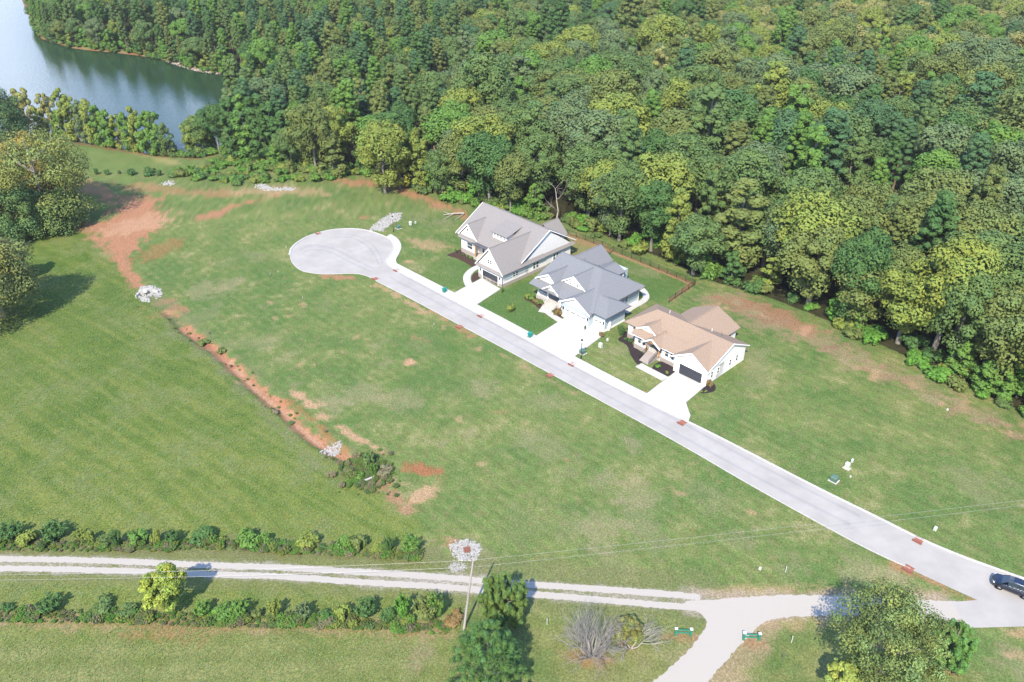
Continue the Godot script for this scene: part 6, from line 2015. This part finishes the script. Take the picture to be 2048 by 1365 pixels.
	for k in tufts.size():
		var e: Array = tufts[k]
		tm.set_instance_transform(k, Transform3D(Basis.from_euler(Vector3(0, r.randf() * TAU, 0)).scaled(Vector3(e[1], e[1] * r.randf_range(0.6, 1.1), e[1])), G(e[0])))
		tm.set_instance_color(k, HUES[e[2]] * r.randf_range(0.75, 1.1))
	var to := MultiMeshInstance3D.new()
	to.name = "weeds"
	to.multimesh = tm
	to.set_meta("kind", "stuff")
	add_child(to)
	tag(to, "tall weeds and scruff filling the hedge rows and the ditch banks", "weeds")
	# weeds of the ditch
	for q in [["bush", "dull green", Vector4(-22.73, -98.24, 2.67, 2.89), "tall leafy weeds at the lower end of the red ditch"], ["spiky", "bright green", Vector4(-21.39, -95.80, 1.86, 2.82), "bright upright weeds over the ditch outfall"], ["spiky", "olive green", Vector4(-24.98, -95.31, 2.62, 1.18), "olive weeds on the field side of the ditch end"], ["bush", "bright green", Vector4(-23.68, -95.61, 1.86, 1.16), "green weeds in the middle of the ditch end"], ["bush", "greyish brown", Vector4(-19.88, -96.40, 2.64, 1.41), "dry brown brush right of the ditch outfall"], ["bush", "greyish brown", Vector4(-28.08, -95.80, 1.55, 0.90), "dry brush left of the ditch end"], ["bush", "greyish brown", Vector4(-41.20, -113.01, 1.56, 0.87), "small dry bush beside the middle of the red ditch"], ["bush", "dull green", Vector4(-37.88, -110.24, 1.19, 0.57), "small green weed clump beside the red ditch"], ["bush", "olive green", Vector4(-61.69, -136.77, 2.58, 1.16), "dull brush where the ditch bends"], ["bush", "olive green", Vector4(-57.01, -133.71, 2.15, 0.97), "dull brush below the ditch bend"], ["bush", "greyish brown", Vector4(-24.95, -100.35, 1.60, 1.56), "tan seed heads above the ditch end"]]:
		shrub(q[0], q[1], q[2], q[3], "weeds along the red ditch")
	# --- the foreground trees
	var leaves := leaf_mat("leaves", Color(1, 1, 1))
	var grey := mats["bark grey"] as Material
	var brown := mats["bark brown"] as Material
	fine_tree("broadleaf_tree", Vector4(-43.80, -70.30, 5.83, 6.93), 61, "leafy", Color(0.210, 0.268, 0.048), "bright yellow green tree throwing its shadow onto the gravel lane")
	fine_tree("pine_tree", Vector4(-2.88, -57.67, 11.75, 11.30), 62, "needles", Color(0.074, 0.148, 0.042), "dense dark green young pine beside the leaning pole")
	fine_tree("broadleaf_tree", Vector4(-1.23, -67.98, 8.12, 7.09), 63, "shoots", Color(0.085, 0.140, 0.036), "bushy tree of upright shoots behind the young pine")
	fine_tree("broadleaf_tree", Vector4(41.39, -57.64, 12.77, 14.56), 64, "airy", Color(0.125, 0.172, 0.055), "wide airy tree with thin leaves overhanging the gravel drive")
	fine_tree("broadleaf_tree", Vector4(50.91, -60.56, 6.01, 7.55), 65, "shoots", Color(0.085, 0.180, 0.045), "bright green shrubby tree beside the wide airy tree")
	fine_tree("broadleaf_tree", Vector4(37.25, -56.40, 4.47, 6.43), 66, "leafy", Color(0.189, 0.239, 0.055), "light green treetop in front of the wide airy tree")
	fine_tree("broadleaf_tree", Vector4(13.99, -64.68, 3.75, 3.29), 67, "airy", Color(0.138, 0.152, 0.048), "sparse greenery around the half bare tree by the drive")
	bare_tree("bare_shrub", Vector2(9.36, -62.28), 7.0, 0.60, 3, 26, 4, "leafless grey shrub with many fanning branches on the lawn", Color(0.25, 0.235, 0.22), 5, Vector3(0, 0, 0))
	bare_tree("bare_tree", Vector2(14.43, -63.51), 6.4, 0.62, 4, 4, 4, "half bare whitish tree between the grey shrub and the drive", Color(0.30, 0.28, 0.25), 8)
	bare_tree("bare_tree", Vector2(-18.78, -219.83), 13.0, 0.8, 5, 1, 3, "white dead tree at the wood edge above the fallen trunk", Color(0.48, 0.45, 0.40), 9)
	bare_tree("bare_tree", Vector2(11.66, -196.78), 12.0, 0.9, 3, 1, 3, "tall pale trunked tree with bare crooked limbs behind the grey roofed house", Color(0.33, 0.30, 0.26), 12)
	bare_tree("bare_tree", Vector2(134.71, -350.76), 12.0, 0.7, 4, 2, 3, "grey leafless crown amid the far yellowing wood", Color(0.34, 0.30, 0.27), 13)
	bare_tree("bare_tree", Vector2(43.56, -171.89), 7.0, 0.8, 4, 1, 3, "drooping bleached branch hanging out of the wood above the iron fence", Color(0.46, 0.44, 0.41), 14, Vector3(-0.8, 0.1, 0.8))
	bare_tree("bare_tree", Vector2(-74.84, -274.78), 10.0, 0.6, 4, 2, 3, "greyish bare tree among the leafy columns", Color(0.28, 0.25, 0.23), 15)
	bare_tree("bare_tree", Vector2(32.21, -61.62), 1.9, 0.6, 4, 1, 2, "thin bare sapling on the near lawn right of the drive", Color(0.20, 0.17, 0.14), 16)
	bare_tree("bare_tree", Vector2(4.85, -143.87), 1.6, 0.5, 4, 1, 2, "thin young sapling on the lawn of the blue roofed house", Color(0.15, 0.15, 0.08), 17)
	# pale trunks that show along the wood edge
	for q in [[Vector2(26.50, -183.28), 0, "first"], [Vector2(24.78, -187.00), 1, "second"], [Vector2(33.52, -177.21), 2, "third"], [Vector2(52.84, -186.12), 3, "fourth"], [Vector2(80.02, -123.03), 4, "fifth"], [Vector2(60.00, -161.05), 5, "sixth"], [Vector2(68.38, -140.72), 6, "seventh"]]:
		grow("broadleaf_tree", "oak", q[1] + 1, ["dull green", "grey green", "deep green", "olive green"][q[1] % 4], q[0], 0.86, 1.02, q[1] * 0.9, "%s pale trunked oak along the wood edge, counted from the grey roofed house" % q[2], "tree", "pale trunked oaks of the wood edge")
	var o := thing("fallen_tree", "bleached fallen tree lying on the lawn below the wood", "fallen tree", G(Vector2(-12.82, -201.35)))
	var b := MB.new()
	var f := G(Vector2(-18.40, -200.84)) - o.position
	b.tube([Vector3(0, 0.5, 0), f * 0.5 + Vector3(0, 0.55, 0), f + Vector3(0, 0.25, 0)], [0.24, 0.2, 0.1], 7)
	b.tube([f * 0.45 + Vector3(0, 0.5, 0), f * 0.7 + Vector3(0, 0.5, 1.6), f * 0.85 + Vector3(-0.6, 0.1, 3.0)], [0.14, 0.1, 0.04], 6)
	b.tube([f * 0.7 + Vector3(0, 0.5, 0), f * 1.05 + Vector3(0.3, 0.9, -1.0)], [0.1, 0.03], 5)
	b.tube([Vector3(0, 0.4, 0), Vector3(-1.2, 0.2, 2.2), Vector3(-2.4, 0.05, 3.4)], [0.14, 0.1, 0.04], 5)
	part(o, "trunk", b.mesh(plain("dead wood pale", lin(0.29, 0.26, 0.225), 0.9)))

func fine_tree(called: String, q: Vector4, sd: int, how: String, c: Color, label: String, group := "") -> void:
	var r := RandomNumberGenerator.new()
	r.seed = sd
	var R := q.z * 0.5
	var h := q.w
	var o := thing(called, label, "pine" if called == "pine_tree" else "tree", G(Vector2(q.x, q.y)), 0.0, group)
	var leaves := leaf_mat("leaves", Color(1, 1, 1))
	var lb := []
	var b: MB
	if how == "needles":
		lb = pine_lobes(r, R, h, 0.08, 190, c)
		for k in lb.size():
			lb[k][1] = Vector3(0.34, 0.46, 0.34) * r.randf_range(0.8, 1.35)
			lb[k][0] *= Vector3(0.97, 1.0, 0.97)
		b = foliage(r, lb, 85, 0.035, 0.24, 0.35, 1.0, 0.2)
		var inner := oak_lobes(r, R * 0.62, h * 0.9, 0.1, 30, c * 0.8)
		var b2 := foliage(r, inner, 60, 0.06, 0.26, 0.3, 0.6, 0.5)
		var off := b.v.size()
		b.v.append_array(b2.v)
		b.n.append_array(b2.n)
		b.c.append_array(b2.c)
		for z in b2.i:
			b.i.append(z + off)
	elif how == "big":
		lb = oak_lobes(r, R, h, 0.02, 120, c, true)
		for k in lb.size():
			lb[k][1] *= 0.72
		b = foliage(r, lb, 200, 0.19, 0.23, 0.30, 0.4, 0.5)
	elif how == "leafy":
		lb = oak_lobes(r, R, h, 0.04, 70, c)
		for k in lb.size():
			lb[k][1] *= 0.66
		b = foliage(r, lb, 110, 0.13, 0.17, 0.4, 0.4, 0.4)
	elif how == "airy":
		lb = oak_lobes(r, R, h, 0.06, 125, c)
		for k in lb.size():
			lb[k][1] *= 0.62
			lb[k][2] = vary_color(r, c, 0.32)
		b = foliage(r, lb, 190, 0.095, 0.13, 0.42, 0.4, 0.2)
	else:
		lb = bush_lobes(r, R, h, 150, c)
		for k in lb.size():
			var p: Vector3 = lb[k][0]
			var d := Vector2(p.x, p.z).length() / R
			lb[k][0] = Vector3(p.x, h * (0.12 + r.randf() * 0.86 * sqrt(maxf(0.05, 1.0 - d * d))), p.z)
			lb[k][1] = Vector3(0.22, 0.55, 0.22) * R * 0.36
		b = foliage(r, lb, 105, 0.065, 0.22, 0.35, 0.8, 0.2)
	part(o, "crown", b.mesh(leaves))
	part(o, "trunk", trunk_mesh(r, h * 0.85, 0.02 * h, lb, 14, mats["bark grey"], 0.03))

func make_things(concrete: Material, asphalt: Material) -> void:
	var turn := -0.80936
	# storm grates
	for q in [[Vector2(28.77, -108.61), "rust brown storm grate by the brown roofed house's driveway"], [Vector2(7.11, -123.53), "rust brown storm grate on the field kerb across from the blue roofed house"], [Vector2(-6.37, -146.24), "rust brown storm grate between the two teal bins"], [Vector2(-10.62, -141.77), "rust brown storm grate on the field kerb across from the grey roofed house"], [Vector2(-26.71, -168.27), "rust brown storm grate where the pavement leaves the turning circle"], [Vector2(-31.10, -164.01), "rust brown storm grate on the field kerb at the turning circle's neck"], [Vector2(-49.48, -190.26), "rust brown storm grate at the far rim of the turning circle"], [Vector2(56.71, -81.00), "rust brown storm grate across the street from the dark car, house side"], [Vector2(53.15, -75.81), "rust brown storm grate by the street mouth, gravel lane side"], [Vector2(11.50, -127.19), "rust brown storm grate beside the lamp post"]]:
		make_grate(q[0], turn, q[1])
	make_bin(Vector2(-14.87, -156.99), turn, "teal wheeled bin at the grey roofed house's driveway")
	make_bin(Vector2(3.59, -137.28), turn, "teal wheeled bin at the blue roofed house's driveway")
	var green := plain("transformer green", lin(0.07, 0.13, 0.10), 0.5)
	var beige := plain("pale cabinet", lin(0.42, 0.46, 0.40), 0.6)
	make_box_cabinet("transformer_box", Vector2(49.17, -93.58), turn, Vector3(1.0, 0.85, 0.9), green, concrete, "grey green transformer box on its pad beside the empty lot", "utility box")
	make_box_cabinet("utility_cabinet", Vector2(52.16, -96.46), turn, Vector3(0.7, 1.1, 0.5), beige, concrete, "pale utility cabinet on the empty lot behind the transformer box", "utility box")
	make_box_cabinet("utility_pedestal", Vector2(53.41, -97.76), turn, Vector3(0.3, 0.75, 0.3), beige, null, "small pale pedestal touching the utility cabinet on the empty lot", "utility box")
	make_box_cabinet("utility_pedestal", Vector2(51.91, -94.23), turn, Vector3(0.22, 0.35, 0.22), beige, null, "low pale stub beside the transformer box", "utility box")
	make_box_cabinet("transformer_box", Vector2(-29.31, -192.83), turn, Vector3(1.0, 0.85, 0.9), green, concrete, "dark green transformer box beside the turning circle's lamp post", "utility box")
	make_box_cabinet("utility_cabinet", Vector2(-26.41, -194.69), turn, Vector3(0.7, 1.1, 0.5), beige, null, "pale cabinet on the lawn behind the turning circle", "utility box")
	make_box_cabinet("utility_pedestal", Vector2(-25.20, -195.65), turn, Vector3(0.3, 0.7, 0.3), beige, null, "small pale pedestal right of the turning circle's cabinet", "utility box")
	make_box_cabinet("utility_cabinet", Vector2(17.22, -132.99), turn, Vector3(0.7, 1.1, 0.5), beige, null, "pale cabinet on the lawn between blue and brown roofed houses", "utility box")
	make_box_cabinet("utility_pedestal", Vector2(18.83, -135.39), turn, Vector3(0.34, 0.65, 0.34), beige, null, "small pale pedestal on the lawn beside the small garage", "utility box")
	make_box_cabinet("transformer_box", Vector2(13.58, -131.05), turn, Vector3(1.0, 0.85, 0.9), green, concrete, "dark transformer box by the lamp post at the wide driveway", "utility box")
	make_box_cabinet("utility_pedestal", Vector2(59.73, -82.80), turn, Vector3(0.42, 0.7, 0.42), beige, null, "lone pale pedestal on the lawn near the dark car", "utility box")
	make_box_cabinet("utility_pedestal", Vector2(33.24, -75.80), turn, Vector3(0.3, 0.5, 0.3), beige, null, "low pale stub on the lawn above the gravel drive", "utility box")
	make_box_cabinet("utility_pedestal", Vector2(74.50, -111.18), turn, Vector3(0.3, 0.4, 0.3), beige, null, "pale stub on the bare strip below the wood", "utility box")
	make_lamp_post(Vector2(13.15, -129.08), "black lamp post at the blue roofed house's wide driveway")
	make_lamp_post(Vector2(-30.33, -190.61), "black lamp post by the white stones at the turning circle")
	make_entrance_fence(Vector2(21.05, -65.34), -0.05, "green post and rail piece beside the gravel drive, nearer the half bare tree")
	make_entrance_fence(Vector2(29.22, -64.59), -0.06, "green post and rail piece on the inner side of the gravel drive's bend")
	make_car(Vector2(64.91, -72.06), -0.60)
	# survey stakes
	var white := plain("stake paint", lin(0.45, 0.45, 0.44), 0.7)
	for q in [[Vector2(36.54, -75.40), 1.0, "thin white marker post on the lawn above the gravel drive"], [Vector2(-55.95, -166.99), 0.35, "first white survey stake below the red clay slope"], [Vector2(-54.34, -167.99), 0.35, "second white survey stake below the red clay slope"], [Vector2(-55.74, -181.60), 0.45, "pale survey stake at the turning circle's outer rim"], [Vector2(-45.76, -154.99), 0.35, "white survey stake on the lawn below the turning circle"], [Vector2(-43.43, -169.26), 0.3, "white survey stake by the turning circle's near rim"], [Vector2(-40.01, -195.79), 0.3, "white survey stake behind the turning circle"], [Vector2(1.98, -119.24), 0.45, "first white stake on the lawn across from the wide driveway"], [Vector2(4.82, -117.77), 0.45, "second white stake on the lawn across from the wide driveway"], [Vector2(-16.00, -142.72), 0.4, "white stake on the lawn across from the grey roofed house"], [Vector2(4.38, -67.18), 1.0, "thin white post on the near lawn by the bushy tree"], [Vector2(34.03, -64.17), 1.1, "dark thin post with white top on the near lawn right of the drive"]]:
		var b := MB.new()
		b.box(Vector3(-0.04, -0.1, -0.04), Vector3(0.04, q[1], 0.04))
		b.box(Vector3(-0.05, q[1] + 0.001, -0.05), Vector3(0.05, q[1] + 0.04, 0.05))
		var o := part(self, "marker_stake", b.mesh(white), G(q[0]))
		tag(o, q[2], "stake", "white survey stakes and markers")
	# fences behind the gardens
	make_iron_fence([Vector2(11.94, -189.28), Vector2(18.13, -183.84), Vector2(23.98, -178.06)], 1.35, "black iron fence along the wood behind the grey roofed house's yard")
	make_iron_fence([Vector2(22.50, -174.15), Vector2(24.37, -177.19), Vector2(32.05, -168.73), Vector2(40.58, -158.88), Vector2(33.26, -150.71)], 1.35, "black iron fence round the back yard of the blue roofed house")
	# white stones
	var lime := plain("white limestone", lin(0.31, 0.305, 0.295), 0.95)
	lime.vertex_color_use_as_albedo = true
	riprap("riprap_stones", "white stones heaped round the rusty drain lid by the lane", scatter_in([Vector2(-8.68, -81.02), Vector2(-7.67, -81.78), Vector2(-5.92, -81.95), Vector2(-4.61, -80.78), Vector2(-4.15, -79.64), Vector2(-4.73, -78.35), Vector2(-6.08, -77.82), Vector2(-7.68, -78.39), Vector2(-8.45, -79.60)], 0.2), 0.2, lime)
	riprap("riprap_stones", "white gravel spill between the stone heap and the lane", scatter_in([Vector2(-8.67, -76.77), Vector2(-8.12, -77.67), Vector2(-6.75, -77.65), Vector2(-5.97, -77.10), Vector2(-6.68, -76.21), Vector2(-7.67, -75.87), Vector2(-8.49, -76.15)], 0.11), 0.09, lime)
	riprap("riprap_stones", "strip of white stones running off the turning circle", scatter_in([Vector2(-36.83, -192.10), Vector2(-35.58, -195.98), Vector2(-34.03, -199.98), Vector2(-32.11, -202.69), Vector2(-29.63, -203.31), Vector2(-29.67, -199.16), Vector2(-31.20, -196.51), Vector2(-32.60, -193.26), Vector2(-33.85, -191.04)], 0.27), 0.26, lime)
	riprap("riprap_stones", "pale stones round the culvert pipe", scatter_in([Vector2(-83.83, -159.51), Vector2(-83.47, -161.44), Vector2(-81.83, -161.89), Vector2(-79.53, -160.61), Vector2(-77.41, -157.91), Vector2(-77.59, -156.03), Vector2(-80.14, -157.51), Vector2(-80.49, -156.11), Vector2(-79.06, -154.68), Vector2(-80.12, -154.02), Vector2(-82.05, -156.15)], 0.26), 0.26, lime)
	riprap("riprap_stones", "pale stones across the red ditch", scatter_in([Vector2(-31.15, -101.91), Vector2(-30.28, -103.71), Vector2(-29.02, -104.47), Vector2(-27.84, -103.40), Vector2(-28.26, -102.12), Vector2(-29.77, -101.12)], 0.22), 0.2, lime)
	riprap("riprap_stones", "small stone pile at the meadow corner of the clay slope", scatter_in([Vector2(-103.88, -228.12), Vector2(-102.40, -229.76), Vector2(-99.41, -228.06), Vector2(-99.72, -225.61), Vector2(-102.24, -226.05)], 0.35), 0.3, lime)
	riprap("riprap_stones", "pale stones below the brush strip", scatter_in([Vector2(-75.75, -225.99), Vector2(-73.60, -226.76), Vector2(-69.22, -223.41), Vector2(-63.07, -223.26), Vector2(-62.61, -221.24), Vector2(-69.05, -221.00), Vector2(-72.89, -221.89)], 0.4), 0.34, lime)
	riprap("riprap_stones", "pale stones at the ditch outfall", scatter_in([Vector2(-24.58, -94.74), Vector2(-23.47, -95.54), Vector2(-21.86, -95.16), Vector2(-21.21, -96.09), Vector2(-21.84, -94.00), Vector2(-23.65, -93.80)], 0.3), 0.2, lime)
	riprap("riprap_stones", "grey rocks on the far red clay shore", scatter_in([Vector2(-160.75, -387.63), Vector2(-146.69, -376.95), Vector2(-133.30, -366.75), Vector2(-120.44, -360.48), Vector2(-115.49, -355.27), Vector2(-126.44, -358.76), Vector2(-142.44, -367.68), Vector2(-155.29, -378.87)], 0.8), 0.5, plain("grey rock", lin(0.3, 0.27, 0.24), 0.95))
	# drain lid in the stone heap
	var o := thing("drain_lid", "rusty drain lid in the middle of the white stone heap", "drain lid", G(Vector2(-6.24, -79.86), 0.1), 0.3)
	var b := MB.new()
	b.box(Vector3(-0.45, 0, -0.45), Vector3(0.45, 0.12, 0.45))
	part(o, "lid", b.mesh(plain("rusty iron", lin(0.17, 0.065, 0.045), 0.75, 0.2)))
	b = MB.new()
	for k in 5:
		b.box(Vector3(-0.4 + k * 0.18, 0.121, -0.4), Vector3(-0.32 + k * 0.18, 0.15, 0.4))
	part(o, "bars", b.mesh(plain("rusty iron", lin(0.17, 0.065, 0.045), 0.75, 0.2)))
	# culvert
	o = thing("culvert", "concrete culvert mouth with dark pipe at the head of the ditch", "culvert", G(Vector2(-81.12, -158.00), -0.1), 0.5)
	b = MB.new()
	var ring := []
	b.box(Vector3(-1.5, -0.3, -0.3), Vector3(1.5, 1.25, -0.05))
	part(o, "headwall", b.mesh(concrete))
	b = MB.new()
	b.tube([Vector3(0, 0.5, -0.06), Vector3(0, 0.5, 0.35), Vector3(0, 0.5, 0.351), Vector3(0, 0.5, -0.02)], [0.62, 0.62, 0.5, 0.5], 18)
	part(o, "pipe", b.mesh(concrete))
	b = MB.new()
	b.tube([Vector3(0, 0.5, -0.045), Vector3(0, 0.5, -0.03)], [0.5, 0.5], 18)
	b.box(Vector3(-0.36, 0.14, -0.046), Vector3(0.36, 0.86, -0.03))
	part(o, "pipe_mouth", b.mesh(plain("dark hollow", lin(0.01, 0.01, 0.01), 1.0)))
	for s in [-1.0, 1.0]:
		b = MB.new()
		b.box(Vector3(-0.11, -0.3, 0.0), Vector3(0.11, 0.8, 1.5), Transform3D(Basis(Vector3.UP, s * 0.7), Vector3(s * 1.35, 0, -0.1)))
		part(o, "wing_wall", b.mesh(concrete))
	# log like pipe at the outfall
	b = MB.new()
	b.tube([G(Vector2(-23.11, -94.25), 0.3), G(Vector2(-21.16, -95.74), 0.4)], [0.17, 0.17], 12)
	tag(part(self, "outfall_pipe", b.mesh(plain("grey pipe", lin(0.34, 0.33, 0.32), 0.8))), "pale corrugated pipe lying at the ditch outfall", "pipe")
	# driftwood in the cove
	b = MB.new()
	b.tube([Vector3.ZERO, Vector3(-116.90, -3.65, -313.74) - Vector3(-109.56, -3.64, -313.69)], [0.12, 0.16], 6)
	tag(part(self, "floating_log", b.mesh(plain("dead wood pale", lin(0.29, 0.26, 0.225), 0.9)), Vector3(Vector2(-109.56, -313.69).x, WATER + 0.02, Vector2(-109.56, -313.69).y)), "pale log floating in the cove off the leafy columns", "log")
	# the pole and its wires
	var pole := plain("weathered pole wood", lin(0.26, 0.24, 0.22), 0.9)
	var foot := G(Vector2(-6.04, -66.38))
	var top := Vector3(-4.77, 8.56, -69.75)
	o = thing("utility_pole", "weathered grey utility pole leaning beside the gravel lane", "utility pole", foot)
	b = MB.new()
	b.tube([Vector3(0, -0.3, 0), (top - foot) * 0.5, top - foot], [0.17, 0.14, 0.11], 10)
	part(o, "pole", b.mesh(pole))
	b = MB.new()
	b.box(Vector3(-0.08, 0, -0.08), Vector3(0.08, 0.22, 0.08), Transform3D(Basis.IDENTITY, top - foot - Vector3(0, 1.0, 0.15)))
	b.tube([top - foot, top - foot + Vector3(0, 0.25, 0)], [0.06, 0.04], 8)
	part(o, "insulator", b.mesh(plain("grey ceramic", lin(0.5, 0.5, 0.5), 0.3)))
	var wm := plain("bright wire", lin(0.34, 0.34, 0.33), 0.4, 0.6)
	wire(top + Vector3(0, 0.25, 0), Vector3(72.68, 10.39, -79.54), 0.25, "upper wire running right from the leaning pole over the street", wm)
	wire(top - Vector3(0, 0.95, 0), Vector3(73.21, 9.29, -79.77), 0.25, "lower wire running right from the leaning pole over the street", wm)
	wire(top + Vector3(0, 0.25, 0), Vector3(-69.09, 8.10, -67.95), 0.45, "upper wire running left from the leaning pole along the lane", wm)
	wire(top - Vector3(0, 0.95, 0), Vector3(-69.36, 7.30, -67.89), 0.45, "lower wire running left from the leaning pole along the lane", wm)
	wire(foot.lerp(top, 0.55), G(Vector2(-6.72, -55.55), 6.5), 0.2, "wire dropping from the pole towards the camera past the young pine", wm)
	# far white house
	var fh := Vector2(223.62, -516.63)
	o = thing("far_house", "white house end glimpsed through the far treetops", "house", Vector3(fh.x, H0(fh), fh.y), 0.3)
	b = MB.new()
	b.box(Vector3(-6, 0, -5), Vector3(6, 17, 5))
	part(o, "wall", b.mesh(plain("far white siding", lin(0.75, 0.75, 0.74), 0.7)))
	b = MB.new()
	b.slab([Vector3(-6.4, 16.8, 5.5), Vector3(6.4, 16.8, 5.5), Vector3(6.4, 20, 0), Vector3(-6.4, 20, 0)], 0.2)
	b.slab([Vector3(-6.4, 16.8, -5.5), Vector3(6.4, 16.8, -5.5), Vector3(6.4, 20, 0), Vector3(-6.4, 20, 0)], 0.2)
	part(o, "roof", b.mesh(plain("far pale roof", lin(0.55, 0.55, 0.55), 0.8)))
